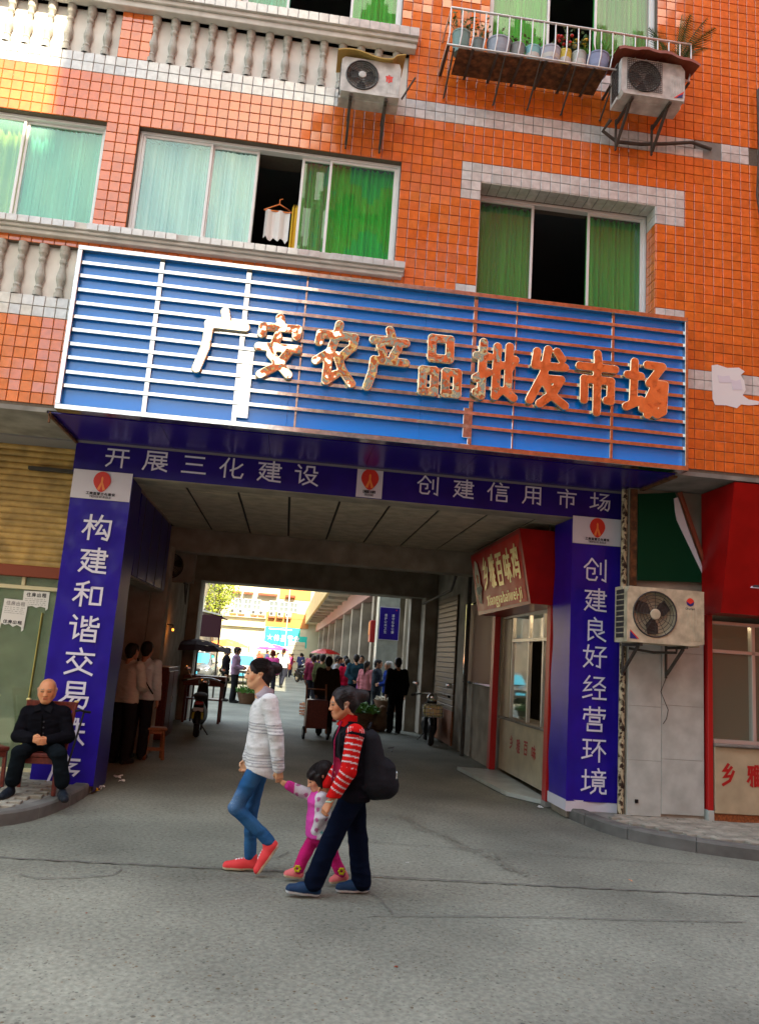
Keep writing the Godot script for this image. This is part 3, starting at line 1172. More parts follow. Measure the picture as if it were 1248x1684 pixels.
func lay_tiles(b: Node3D, holes: Array, w3: Rect2) -> void:
	var r := RandomNumberGenerator.new()
	r.seed = 88
	var cam := Vector3(0, 1.65, 9.207)
	var cells := []
	for row in 61:
		for col in range(-74, 66):
			var m := Vector2(gx(col + 0.5), gy(row + 0.5))
			var skip := false
			for h in holes:
				if h.has_point(m): skip = true
			if row == 33 or row == 34:
				if col == 25 or col == 26 or (col == 24 and row == 34) or col == 30: skip = true
			if skip: continue
			cells.append([col, row, m])
	# the three hundred that show largest are pieces of their own
	var shown := []
	for k in cells.size():
		var m: Vector2 = cells[k][2]
		if m.x > -3.5 and m.x < 5.2 and m.y < 8.9 and not (m.x > -2.6 and m.x < 4.3 and m.y < 5.8):
			shown.append([cam.distance_to(Vector3(m.x, m.y, FACE)), k])
	shown.sort_custom(func(a, c): return a[0] < c[0])
	var single := {}
	for k in mini(300, shown.size()):
		single[shown[k][1]] = true
	var variants := {}
	var rest := sh()
	for k in cells.size():
		var col: int = cells[k][0]
		var row: int = cells[k][1]
		var tint := tile_tint(col, row, r)
		var tilt := Vector2(r.randfn(0, 0.0006), r.randfn(0, 0.0006))
		var out := r.randf_range(-0.0008, 0.0008)
		if single.has(k):
			var key := "%d_%d" % [1 if tint.b > 0.3 else 0, r.randi() % 8]
			if not variants.has(key):
				var t := sh(tint)
				tile_shape(t, -PITCH / 2, PITCH / 2, -PITCH / 2, PITCH / 2, 0.0, tilt)
				variants[key] = t.mesh()
			var o := part("tile", variants[key], M.tile, b)
			o.position = Vector3(cells[k][2].x, cells[k][2].y, FACE + out)
		else:
			rest.tint = tint
			tile_shape(rest, gx(col), gx(col + 1), gy(row), gy(row + 1), FACE + out, tilt)
	part("tiling", rest, M.tile, b, "", "stuff")


func rail(b: Node3D, x0: float, x1: float, y: float, h: float, out: float, stepped: bool) -> void:
	var s := sh()
	s.span(Vector3(x0, y, FACE - 0.25), Vector3(x1 - 0.02, y + h * 0.30, FACE + out - 0.06), 0.006)
	s.span(Vector3(x0, y + h * 0.30, FACE - 0.25), Vector3(x1 - 0.008, y + h * 0.52, FACE + out - 0.03), 0.006)
	s.span(Vector3(x0, y + h * 0.52, FACE - 0.25), Vector3(x1, y + h, FACE + out - 0.012), 0.006)
	part("cornice", s, M.moulding, b)
	# white facing tiles, some gone
	var tm := sh(Color(0.66, 0.67, 0.65)).box(Vector3.ZERO, Vector3(PITCH - 0.006, h * 0.47, 0.014), 0.003).mesh()
	var x := x1 - PITCH / 2
	var k := 0
	while x > maxf(x0, -5.3):
		k += 1
		if not ((k == 8 or k == 21 or k == 30) and not stepped) and not (stepped and k == 41):
			var o := part("cornice_tile", tm, M.tile, b)
			o.position = Vector3(x, y + h * 0.755, FACE + out - 0.005 + rng.randf_range(-0.001, 0.001))
			o.rotation = Vector3(rng.randf_range(-0.01, 0.01), rng.randf_range(-0.01, 0.01), rng.randf_range(-0.008, 0.008))
		x -= PITCH


# ---------------------------------------------------------------- shop fronts either side
func make_shops() -> void:
	# left: roller shutter over a green glass front
	var sx0 := -5.0
	var shop := thing("shop_front", "green glass shop front with cream frames below the rusty roller shutter", "shop front")
	var fr := sh()
	fr.span(Vector3(sx0, 2.155, -0.52), Vector3(-2.66, 2.20, -0.44), 0.004)
	fr.span(Vector3(-3.12, 2.20, -0.51), Vector3(-3.08, 2.30, -0.45), 0.004)
	fr.span(Vector3(-4.1, 0.105, -0.51), Vector3(-4.04, 2.155, -0.45), 0.004)
	fr.span(Vector3(sx0, 0.1, -0.52), Vector3(-2.66, 0.16, -0.44), 0.004)
	mat("cream_frame", 0.62, 0.56, 0.36, 0.5)
	part("frame", fr, M.cream_frame, shop)
	part("pane", sh().span(Vector3(-4.04, 0.16, -0.483), Vector3(-2.66, 2.155, -0.477)), M.pane_shop, shop)
	part("pane", sh().span(Vector3(sx0, 0.16, -0.483), Vector3(-4.1, 2.155, -0.477)), M.pane_shop, shop)
	part("pane", sh().span(Vector3(sx0, 2.20, -0.483), Vector3(-3.12, 2.30, -0.477)), M.pane_shop, shop)
	part("pane", sh().span(Vector3(-3.08, 2.20, -0.483), Vector3(-2.66, 2.30, -0.477)), M.pane_shop, shop)
	part("door_edge_strip", sh().bar(Vector3(-2.86, 0.16, -0.468), Vector3(-2.84, 1.90, -0.468), 0.045, 0.014, 0.003), M.yellow_strip, shop)
	part("header_beam", sh().span(Vector3(sx0, 2.30, -0.55), Vector3(-2.66, 2.43, -0.38), 0.008), M.rust_beam, shop)
	part("guide_rail", sh().span(Vector3(-2.66, 0.105, -0.56), Vector3(-2.585, 3.86, -0.30), 0.006), M.rust, shop)
	part("room_wall", sh().span(Vector3(sx0, 0.0, -3.6), Vector3(-3.62, 3.5, -3.5)), M.room_dark, shop)
	part("counter", sh().span(Vector3(-4.6, 0.1, -1.6), Vector3(-3.0, 1.0, -1.1), 0.01), M.wood_orange, shop)
	part("shelf", sh().span(Vector3(-4.6, 1.3, -3.3), Vector3(-2.8, 1.34, -3.0)).span(Vector3(-4.6, 1.8, -3.3), Vector3(-2.8, 1.84, -3.0)), M.wood_orange, shop)
	var shutter := thing("roller_shutter", "rusty yellow roller shutter half rolled down over the left shop", "shutter", Vector3(0, 0, 0))
	var sl := sh()
	var pts := []
	for k in 7:
		var a := PI * k / 6.0
		pts.append(Vector2(0.037 * -cos(a), 0.022 * sin(a)))
	for k in 6:
		sl.quad(Vector3(sx0, pts[k].x, pts[k].y), Vector3(-2.665, pts[k].x, pts[k].y), Vector3(-2.665, pts[k + 1].x, pts[k + 1].y), Vector3(sx0, pts[k + 1].x, pts[k + 1].y))
	sl.span(Vector3(sx0, -0.040, -0.006), Vector3(-2.665, -0.033, 0.004))
	var slm := sl.mesh()
	for k in 19:
		var o := part("slat", slm, M.shutter, shutter)
		o.position = Vector3(0, 2.46 + k * 0.0765, -0.40 + rng.randf_range(-0.003, 0.003))
	part("shutter_box", sh().span(Vector3(sx0, 3.90 - 0.03, -0.6), Vector3(-2.665, 3.88, -0.2)), M.rust, shutter)
	# to let notices pasted on the glass
	notice(Vector3(-2.935, 2.035, -0.470), 0.29, 0.22, 0.02, true, "white torn rental notice pasted high on the green glass")
	notice(Vector3(-3.155, 1.85, -0.466), 0.27, 0.36, -0.03, false, "larger torn white rental notice overlapping its neighbour on the green glass")
	# right: white slab wall, rusty pole, red post and the next shop's window and counter
	var wall := thing("slab_wall", "white stone slab wall under the cream air conditioner", "wall")
	part("backing", sh().span(Vector3(3.935, 0.1, 0.05), Vector3(4.86, 3.88, 0.285)), M.plaster, wall)
	for a in 2:
		for e in 5:
			var y0 := 0.125 + e * 0.60
			var x0 := 3.94 if a == 0 else 4.345
			var x1 := 4.34 if a == 0 else 4.855
			if e < 4:
				part("slab", sh().span(Vector3(x0, y0 + (0.0 if a == 0 else 0.03), 0.286), Vector3(x1, y0 + 0.597 + (0.0 if a == 0 else 0.03), 0.30 + 0.001 * a), 0.002), M.white_slab, wall)
	part("socket", sh().span(Vector3(4.03, 0.26, 0.302), Vector3(4.07, 0.30, 0.318), 0.004), M.black_plastic, wall)
	part("wire", sh().tube([Vector3(4.38, 1.95, 0.31), Vector3(4.41, 1.7, 0.306), Vector3(4.33, 1.5, 0.306), Vector3(4.42, 1.3, 0.306), Vector3(4.40, 1.2, 0.306), Vector3(4.36, 1.14, 0.304)], 0.004, 5), M.iron, wall)
	solo("old_pole", sh().tube([Vector3(3.895, 0.1, 0.24), Vector3(3.895, 3.86, 0.24)], 0.036, 12), M.flaking, "rusty pole with flaking cream paint between the blue banner and white slabs", "pole")
	solo("red_post", sh().span(Vector3(4.875, 0.23, 0.22), Vector3(4.935, 3.0, 0.36), 0.005), M.red_paint, "tall red painted post at the edge of the white slab wall", "post")
	var shop2 := thing("snack_shop", "snack shop with grey framed window over a cream counter at the right kerb", "shop front")
	part("post_foot", sh().span(Vector3(4.872, 0.1, 0.21), Vector3(4.94, 0.23, 0.365), 0.004), M.white_slab, shop2)
	part("counter", sh().span(Vector3(4.95, 0.20, 0.05), Vector3(8.5, 0.93, 0.36), 0.006), M.beige_slab, shop2)
	part("plinth", sh().span(Vector3(4.95, 0.1, 0.05), Vector3(8.5, 0.20, 0.345), 0.004), M.wood_orange, shop2)
	part("counter_top", sh().span(Vector3(4.94, 0.935, 0.02), Vector3(8.5, 0.965, 0.40), 0.006), M.concrete, shop2)
	var f2 := sh()
	f2.span(Vector3(4.95, 0.965, 0.26), Vector3(8.5, 1.01, 0.34), 0.004)
	f2.span(Vector3(4.95, 1.99, 0.26), Vector3(8.5, 2.03, 0.34), 0.004)
	f2.span(Vector3(4.95, 2.32, 0.26), Vector3(8.5, 2.36, 0.34), 0.004)
	for x in [5.43, 6.4, 7.4]:
		f2.span(Vector3(x, 1.01, 0.26), Vector3(x + 0.045, 2.32, 0.34), 0.004)
	part("frame", f2, M.frame_alu, shop2)
	for x in [[4.95, 5.43], [5.475, 6.4], [6.445, 7.4], [7.445, 8.5]]:
		part("pane", sh().span(Vector3(x[0], 1.01, 0.297), Vector3(x[1], 1.99, 0.303)), M.pane_clear, shop2)
		part("pane", sh().span(Vector3(x[0], 2.03, 0.297), Vector3(x[1], 2.32, 0.303)), M.pane_clear, shop2)
	var room := sh()
	room.span(Vector3(4.9, 0.1, -7.6), Vector3(8.6, 3.86, -7.5))
	room.span(Vector3(4.86, 0.1, -7.6), Vector3(4.94, 3.86, 0.2))
	room.span(Vector3(8.5, 0.1, -7.6), Vector3(8.6, 3.86, 0.36))
	room.span(Vector3(4.94, 2.5, -7.5), Vector3(8.5, 2.56, 0.36))
	part("room_wall", room, M.room_dark, shop2)
	glyph_part("character", "乡", shop2, Vector3(5.11, 0.63, 0.364), 0.17, 0.25, 0.032, M.red_paint)
	glyph_part("character", "雅", shop2, Vector3(5.42, 0.63, 0.364), 0.17, 0.25, 0.028, M.red_paint)
	downlight(shop2, Vector3(5.10, 2.49, -0.25))
	# slanted red sign box of the snack shop
	var box := thing("red_sign_box", "slanting plain red sign box above the snack shop window", "sign")
	var poly := PackedVector2Array([Vector2(0.37, 2.42), Vector2(0.78, 2.42), Vector2(1.09, 3.86), Vector2(0.37, 3.86)])
	var bx := sh().at(Vector3(4.80, 0, 0), Basis(Vector3(0, 0, 1), Vector3(0, 1, 0), Vector3(1, 0, 0)))
	bx.prism(poly, 3.6)
	for k in range(0, bx.v.size(), 3):                          # the turn above mirrors; put the faces right again
		var t := bx.v[k + 1]
		bx.v[k + 1] = bx.v[k + 2]
		bx.v[k + 2] = t
	part("casing", bx, M.red_box, box)
	var mark := sh().at(Vector3(5.22, 2.72, 0.85), Basis(Vector3.RIGHT, -0.21))
	mark.prism(PackedVector2Array([Vector2(-0.11, 0.0), Vector2(-0.05, 0.06), Vector2(-0.11, 0.115), Vector2(0.5, 0.115), Vector2(0.5, 0.0)]), 0.004)
	part("ribbon_outline", mark, M.print_white, box)
	var mark2 := sh().at(Vector3(5.22, 2.72, 0.856), Basis(Vector3.RIGHT, -0.21))
	mark2.prism(PackedVector2Array([Vector2(-0.085, 0.012), Vector2(-0.032, 0.06), Vector2(-0.085, 0.103), Vector2(0.5, 0.103), Vector2(0.5, 0.012)]), 0.004)
	part("ribbon", mark2, M.ink, box)
	# green tarpaulin screen, a torn white batten and brown poles
	var tarp := thing("green_tarpaulin", "dark green tarpaulin screen hung between wooden battens above the air conditioner", "tarpaulin")
	var tp := sh().at(Vector3(0, 0, 0.33))
	tp.prism(PackedVector2Array([Vector2(4.02, 3.80), Vector2(4.48, 3.86), Vector2(4.83, 2.90), Vector2(4.83, 2.80), Vector2(4.02, 2.76)]), 0.012)
	part("sheet", tp, M.green_tarp, tarp)
	var strip := sh().at(Vector3(0, 0, 0.36))
	strip.prism(PackedVector2Array([Vector2(4.455, 3.78), Vector2(4.50, 3.80), Vector2(4.62, 3.45), Vector2(4.86, 2.84), Vector2(4.845, 2.83), Vector2(4.54, 3.42), Vector2(4.49, 3.52), Vector2(4.47, 3.62)]), 0.015)
	part("torn_strip", strip, M.banner_white, tarp)
	part("batten", sh().bar(Vector3(4.52, 3.86, 0.38), Vector3(4.90, 2.84, 0.38), 0.05, 0.04, 0.004), M.rust_beam, tarp)
	part("batten", sh().bar(Vector3(4.07, 3.87, 0.02), Vector3(4.13, 3.87, 1.05), 0.05, 0.035, 0.004), M.rust, tarp)
	part("side_board", sh().span(Vector3(3.94, 2.70, 0.29), Vector3(4.02, 3.86, 0.32)), M.rust, tarp)
	solo("bare_bracket", sh().bar(Vector3(-2.60, 3.86, 0.0), Vector3(-2.60, 3.86, 1.08), 0.03, 0.03, 0.003).bar(Vector3(-2.60, 3.90, 1.07), Vector3(-2.60, 3.78, 1.07), 0.02, 0.02, 0.002), M.rust, "thin rusty steel bracket under the left end of the blue signboard", "bracket")


func downlight(parent: Node, p: Vector3) -> void:
	var g := mat("lamp_glow", 1, 0.9, 0.75, 0.5)
	g.emission_enabled = true
	g.emission = Color(1.0, 0.85, 0.65)
	g.emission_energy_multiplier = 2.5
	part("downlight", sh().lathe([Vector2(0.001, -0.012), Vector2(0.045, -0.012), Vector2(0.055, 0.0)], 14, p), g, parent)
	var l := OmniLight3D.new()
	l.name = "lamp"
	l.light_energy = 0.045
	l.light_color = Color(1.0, 0.85, 0.65)
	l.light_size = 0.05
	l.omni_range = 6.0
	l.omni_attenuation = 2.0
	l.shadow_enabled = true
	l.position = p - Vector3(0, 0.07, 0)
	parent.add_child(l, true)


func notice(at_: Vector3, w: float, h: float, turn: float, clean: bool, label: String) -> void:
	var o := thing("paper_notice", label, "notice", at_, 0.0, "notices on the green glass")
	o.rotation.z = turn
	var poly := PackedVector2Array([Vector2(-w / 2, h / 2), Vector2(w / 2, h / 2), Vector2(w / 2, -h / 2 + 0.02), Vector2(w * 0.42, -h / 2), Vector2(w * 0.4, -h * 0.36), Vector2(w * 0.2, -h * 0.30), Vector2(w * 0.05, -h * 0.38), Vector2(-w * 0.12, -h * 0.29), Vector2(-w * 0.3, -h * 0.33), Vector2(-w * 0.44, -h * 0.28), Vector2(-w * 0.46, -h * 0.45), Vector2(-w / 2, -h * 0.48)])
	part("sheet", sh().prism(poly, 0.0015), M.paper, o)
	var word := "住房出租"
	var size := 0.048
	var y := h / 2 - 0.045
	for k in 4:
		glyph_part("character", word[k], o, Vector3(-w * 0.3 + k * w * 0.2, y, 0.0022), size, size * 1.05, 0.007, M.ink if clean else M.ink_soft)
	if not clean:
		for k in 4:
			glyph_part("character", word[k], o, Vector3(-w * 0.3 + k * w * 0.2, -h * 0.22, 0.0022), size, size * 0.9, 0.007, M.ink)
	var lines := sh()
	for k in 4:
		var yy := y - 0.05 - k * 0.022
		var x := -w * 0.42
		while x < w * 0.4:
			var l := rng.randf_range(0.01, 0.035)
			lines.span(Vector3(x, yy, 0.0016), Vector3(minf(x + l, w * 0.42), yy + 0.006, 0.0022))
			x += l + rng.randf_range(0.006, 0.02)
	part("small_print", lines, M.ink_soft, o)


# ---------------------------------------------------------------- characters, drawn stroke by stroke on a field of 100 by 100
const STROKES := {
	"开": "12,18 88,18;8,48 92,48;34,18 34,50 28,75 12,92;68,18 68,94",
	"展": "16,12 86,12 86,30 18,30;18,12 18,40 14,70 5,92;28,46 88,46;44,34 44,62;70,34 70,62;22,62 92,62;40,62 40,90 58,82;80,68 62,78;52,64 66,82 92,92",
	"三": "14,18 86,18;20,50 80,50;6,86 94,86",
	"化": "36,8 24,34 6,56;25,36 25,94;88,30 70,48 44,62;54,8 54,80 60,90 86,90 92,72",
	"建": "8,16 34,16 16,44 34,44 26,68 8,92;14,58 30,78 52,90 94,92;42,16 84,16 84,44 42,44;36,30 94,30;44,58 86,58;38,72 92,72;64,4 64,84",
	"设": "16,8 28,22;6,36 26,36 26,84 42,70;50,12 50,28 40,44;50,12 78,12 78,36 92,36;46,50 84,50 72,74 38,94;50,54 66,78 94,94",
	"创": "34,4 22,24 4,42;34,4 46,18 60,34;16,44 46,44 46,64 38,66;16,44 16,84 24,90 50,90 56,76;70,20 70,66;90,6 90,92 76,86",
	"信": "30,6 20,30 4,52;20,32 20,94;56,4 66,14;36,22 96,22;46,38 86,38;46,52 86,52;44,66 88,66 88,92 44,92 44,66",
	"用": "20,10 20,60 16,76 6,92;20,10 84,10 84,92 70,86;20,36 84,36;20,62 84,62;52,10 52,92",
	"市": "46,4 54,16;8,24 92,24;22,82 22,42 80,42 80,76 68,74;50,24 50,96",
	"场": "4,34 38,34;22,8 22,76;2,82 40,66;46,14 84,14 50,44 90,44 88,80 82,92 70,86;66,46 54,70 38,86;80,46 68,76 50,94",
	"构": "4,28 44,28;24,4 24,96;22,32 14,54 3,70;27,40 40,56;60,4 52,28 42,44;54,24 90,24 88,76 84,92 68,88;62,40 50,72 78,68;70,56 82,78",
	"和": "46,6 30,14 8,18;4,36 50,36;28,14 28,94;27,38 18,58 3,74;30,46 48,62;58,26 90,26 90,84 58,84 58,26",
	"谐": "12,8 24,20;4,36 22,36 22,84 36,72;42,10 42,44 58,38;42,24 58,24;90,14 68,26;68,8 68,38 74,42 94,42 94,32;66,46 60,56;46,58 88,58 88,94 46,94 46,58;46,75 88,75",
	"交": "48,4 54,18;6,24 94,24;32,34 12,56;66,34 88,54;70,46 52,74 8,94;28,46 52,76 94,94",
	"易": "24,8 76,8 76,44 24,44 24,8;24,26 76,26;30,44 20,62 4,76;24,58 90,58 86,84 80,94 66,88;48,58 36,78 16,92;68,58 56,82 38,96",
	"秩": "44,6 28,14 8,18;4,34 46,34;26,14 26,94;25,36 16,58 3,74;28,44 44,60;62,8 50,36;54,26 90,26;46,52 94,52;70,8 70,52 62,76 42,94;70,54 80,78 96,94",
	"序": "50,4 56,14;12,18 92,18;14,18 14,56 4,92;32,32 80,32 58,46;46,38 64,52;24,56 90,56 78,70;56,56 56,92 44,88",
	"良": "46,4 54,14;24,18 76,18 76,52 24,52;24,34 76,34;24,18 24,92 44,80;86,58 64,68;42,52 60,76 92,94",
	"好": "24,6 16,56 42,84;4,30 44,30 36,60 6,92;52,14 90,14 70,36;70,36 70,90 56,86;46,48 96,48",
	"经": "30,6 10,34 34,32 8,64 38,58;4,90 40,78;46,12 84,12 66,34 44,50;66,32 92,48;50,58 90,58;70,58 70,90;42,92 96,92",
	"营": "8,16 92,16;32,4 32,28;68,4 68,28;12,34 8,52;12,34 90,34 86,48;32,44 70,44 70,60 32,60 32,44;24,70 78,70 78,94 24,94 24,70",
	"环": "6,14 40,14;8,46 38,46;22,14 22,78;3,82 42,70;46,14 94,14;72,14 62,40 42,62;70,34 70,94;74,42 94,62",
	"境": "4,34 32,34;18,8 18,78;2,84 36,70;66,2 70,12;42,16 94,16;54,20 58,30;82,20 78,30;38,34 96,34;46,44 88,44 88,66 46,66 46,44;46,55 88,55;58,66 54,82 38,94;74,66 74,86 80,92 96,92 96,80",
	"工": "14,14 86,14;50,14 50,86;6,86 94,86",
	"商": "50,3 50,16;8,18 92,18;32,22 38,32;68,22 62,32;14,95 14,36 86,36 86,92 76,92;42,42 28,58;58,42 74,56;34,62 66,62 66,82 34,82 34,62",
	"监": "16,10 16,46;34,6 34,50;60,4 44,34;54,20 92,20;64,30 76,44;18,58 82,58 82,92;18,58 18,92;40,58 40,92;60,58 60,92;4,93 96,93",
	"督": "6,16 44,16;26,4 26,36;26,24 42,24;14,26 6,40;34,30 46,40;54,10 88,10 52,42;58,14 92,42;24,50 76,50 76,95 24,95 24,50;24,65 76,65;24,80 76,80",
	"乡": "52,4 22,32 50,32;74,16 24,60 62,56;88,34 60,76 10,96",
	"雅": "8,12 46,12;18,12 12,44 46,44;34,12 34,92 24,88;32,46 4,76;62,4 48,36;56,26 56,96;74,4 80,16;56,26 94,26;56,48 90,48;56,68 90,68;56,90 96,90;74,26 74,90",
	"百": "6,12 94,12;50,12 40,32;20,34 80,34 80,94 20,94 20,34;20,62 80,62",
	"味": "8,24 32,24 32,72 8,72 8,24;46,28 92,28;38,52 96,52;68,6 68,96;66,54 40,86;70,54 96,84",
	"鸡": "4,18 38,18 6,86;8,36 40,84;62,4 54,18;50,18 84,18 84,40 76,42;50,18 50,56 90,56 88,90 78,92;62,28 70,38;42,74 82,74",
	"遵": "8,10 20,22;4,40 20,40 20,70 4,90;20,72 40,92 96,92;46,4 52,14;78,4 70,14;34,18 94,18;44,26 84,26 84,52 44,52 44,26;58,18 56,40;70,18 70,40;36,62 94,62;74,54 74,84 66,82;48,68 54,78",
	"守": "48,3 54,14;8,32 10,20 92,20 86,34;8,48 94,48;66,34 66,92 52,86;28,60 42,74",
	"社": "20,4 28,16;4,28 38,28 4,66;24,50 24,96;30,46 40,58;46,38 94,38;70,8 70,90;40,90 97,90",
	"会": "50,4 34,26 4,46;50,4 68,26 96,44;30,42 70,42;14,58 86,58;46,58 24,86 78,84;64,68 86,94",
	"公": "36,8 24,34 4,50;62,8 76,34 96,50;46,44 20,84 78,80;64,62 84,94",
	"德": "28,4 6,30;30,26 6,52;20,42 20,96;40,14 94,14;66,3 66,26;42,26 92,26 92,44 42,44 42,26;60,26 60,44;76,26 76,44;38,54 96,54;38,66 34,86;50,62 50,86 56,92 78,92 80,80;62,62 68,72;84,64 94,80",
	"维": "30,6 10,34 34,32 8,62 38,58;4,90 40,78;58,4 44,40;52,26 52,96;70,4 76,16;52,26 94,26;52,46 92,46;52,68 92,68;52,90 97,90;72,26 72,90",
	"护": "4,28 36,28;22,4 22,90 10,84;4,62 38,50;64,4 70,16;48,22 90,22 90,50 48,50;48,22 48,60 36,94",
	"共": "8,28 92,28;32,6 32,60;68,6 68,60;4,60 96,60;34,68 10,92;66,68 92,92",
	"卫": "10,14 84,14 82,56 64,54;46,14 46,88;4,90 96,90",
	"生": "28,6 8,46;20,28 90,28;14,58 86,58;52,4 52,92;4,92 96,92",
	"伟": "30,6 20,30 4,52;20,32 20,94;40,18 92,18;44,38 88,38;36,58 92,58 90,80 80,84;66,4 66,96",
	"星": "24,6 76,6 76,40 24,40 24,6;24,23 76,23;24,46 10,64;22,58 86,58;20,75 82,75;50,44 50,92;4,93 96,93",
	"管": "22,2 8,20;20,12 46,12;66,2 54,20;64,12 94,12;48,20 52,28;10,42 10,32 90,32 88,42;28,44 74,44 74,58 28,58;28,44 28,94;28,70 78,70 78,94 28,94",
	"业": "36,8 36,90;64,8 64,90;10,32 24,66;90,30 76,66;4,92 96,92",
	"住": "30,6 20,30 4,52;20,32 20,94;60,4 70,16;40,26 94,26;44,56 90,56;66,26 66,90;36,90 97,90",
	"房": "48,3 56,12;18,18 84,18 84,36 18,36;18,18 16,62 4,94;52,42 58,50;26,54 94,54;48,54 42,76 26,94;48,68 80,68 76,90 64,90",
	"出": "50,4 50,90;18,16 18,46 82,46 82,16;12,58 12,90 88,90 88,58",
	"租": "44,6 28,14 8,18;4,34 46,34;26,14 26,94;25,36 16,58 3,74;28,44 44,60;58,12 88,12 88,92;58,12 58,92;58,38 88,38;58,64 88,64;46,92 97,92",
	# the big sign's letters, drawn fat
	"广 fat": "50,8 54,20;24,27 88,27;26,27 23,60 12,90",
	"安 fat": "50,8 52,16;20,32 22,22 82,22 80,32;48,34 38,60 70,86;70,52 52,74 22,88;16,50 84,50",
	"农 fat": "52,8 50,20;18,36 20,24 82,24 80,38;48,26 40,48 16,62;38,50 38,88 54,78;74,42 60,54;54,52 64,70 84,88",
	"产 fat": "50,8 54,16;20,24 82,24;34,32 40,42;68,32 60,44;24,52 84,52;24,52 22,70 14,90",
	"品 fat": "32,12 68,12 68,40 32,40 32,12;16,58 40,58 40,88 16,88 16,58;62,58 86,58 86,88 62,88 62,58",
	"批 fat": "12,30 36,30;24,10 24,86 14,82;12,62 36,52;52,14 52,84 62,76;52,42 62,40;76,12 76,78 88,84;88,30 78,42",
	"发 fat": "28,14 24,34 84,34;68,12 78,22;50,10 42,44 14,84;38,52 76,52 58,74 34,88;42,54 60,76 84,88",
	"市 fat": "50,8 52,20;14,28 86,28;24,76 24,46 78,46 78,74 70,74;50,28 50,92",
	"场 fat": "10,34 36,34;23,14 23,74;10,80 38,68;48,16 78,16 54,42 84,42 82,80 70,86;64,46 54,66 42,80;76,46 66,72 52,88",
}


func strokes_of(ch: String) -> Array:
	var out := []
	for st in STROKES[ch].split(";"):
		var pts := []
		for p in st.split(" "):
			var xy: PackedStringArray = p.split(",")
			pts.append(Vector2(float(xy[0]), float(xy[1])))
		out.append(pts)
	return out


var glyphs := {}


func glyph(ch: String, w: float, h: float, t: float) -> ArrayMesh:     # flat print, centred, facing +z
	var key := "%s %.3f %.3f %.4f" % [ch, w, h, t]
	if glyphs.has(key): return glyphs[key]
	var s := sh()
	var lift := 0.0
	for st in strokes_of(ch):
		var p := []
		for q in st: p.append(Vector2((q.x / 100.0 - 0.5) * w, (0.5 - q.y / 100.0) * h))
		var n := p.size()
		var left := []
		var right := []
		for k in n:
			var d0: Vector2 = (p[k] - p[k - 1]).normalized() if k > 0 else (p[1] - p[0]).normalized()
			var d1: Vector2 = (p[k + 1] - p[k]).normalized() if k < n - 1 else d0
			var nn := (d0.orthogonal() + d1.orthogonal()).normalized()
			var m := t * 0.5 / maxf(nn.dot(d0.orthogonal()), 0.45)
			var q: Vector2 = p[k]
			if k == 0: q -= d1 * t * 0.25
			if k == n - 1: q += d0 * t * 0.25
			left.append(q + nn * m)
			right.append(q - nn * m)
		for k in n - 1:
			var a := Vector3(left[k].x, left[k].y, lift)
			var b := Vector3(right[k].x, right[k].y, lift)
			var c := Vector3(right[k + 1].x, right[k + 1].y, lift)
			var d := Vector3(left[k + 1].x, left[k + 1].y, lift)
			if (b - a).cross(c - a).z > 0: s.quad(a, b, c, d)
			else: s.quad(d, c, b, a)
		lift += 0.0003
	glyphs[key] = s.mesh()
	return glyphs[key]


func glyph_part(called: String, ch: String, parent: Node, at_: Vector3, w: float, h: float, t: float, m: Material, turn := Vector3.ZERO) -> void:
	var o := part(called, glyph(ch, w, h, t), m, parent)
	o.position = at_
	o.rotation = turn


func latin(text: String, size: float, parent: Node, at_: Vector3, m: Material, bold := true, squeeze := 1.0, depth := 0.001, turn := Vector3.ZERO) -> void:
	var t := TextMesh.new()
	var f := SystemFont.new()
	f.font_names = PackedStringArray(["Droid Sans"])
	if bold: f.font_weight = 700
	t.font = f
	t.text = text
	t.font_size = 32
	t.pixel_size = size / 32.0
	t.depth = depth
	var o := part("lettering", t, m, parent)
	o.position = at_
	o.rotation = turn
	o.scale = Vector3(squeeze, 1, 1)


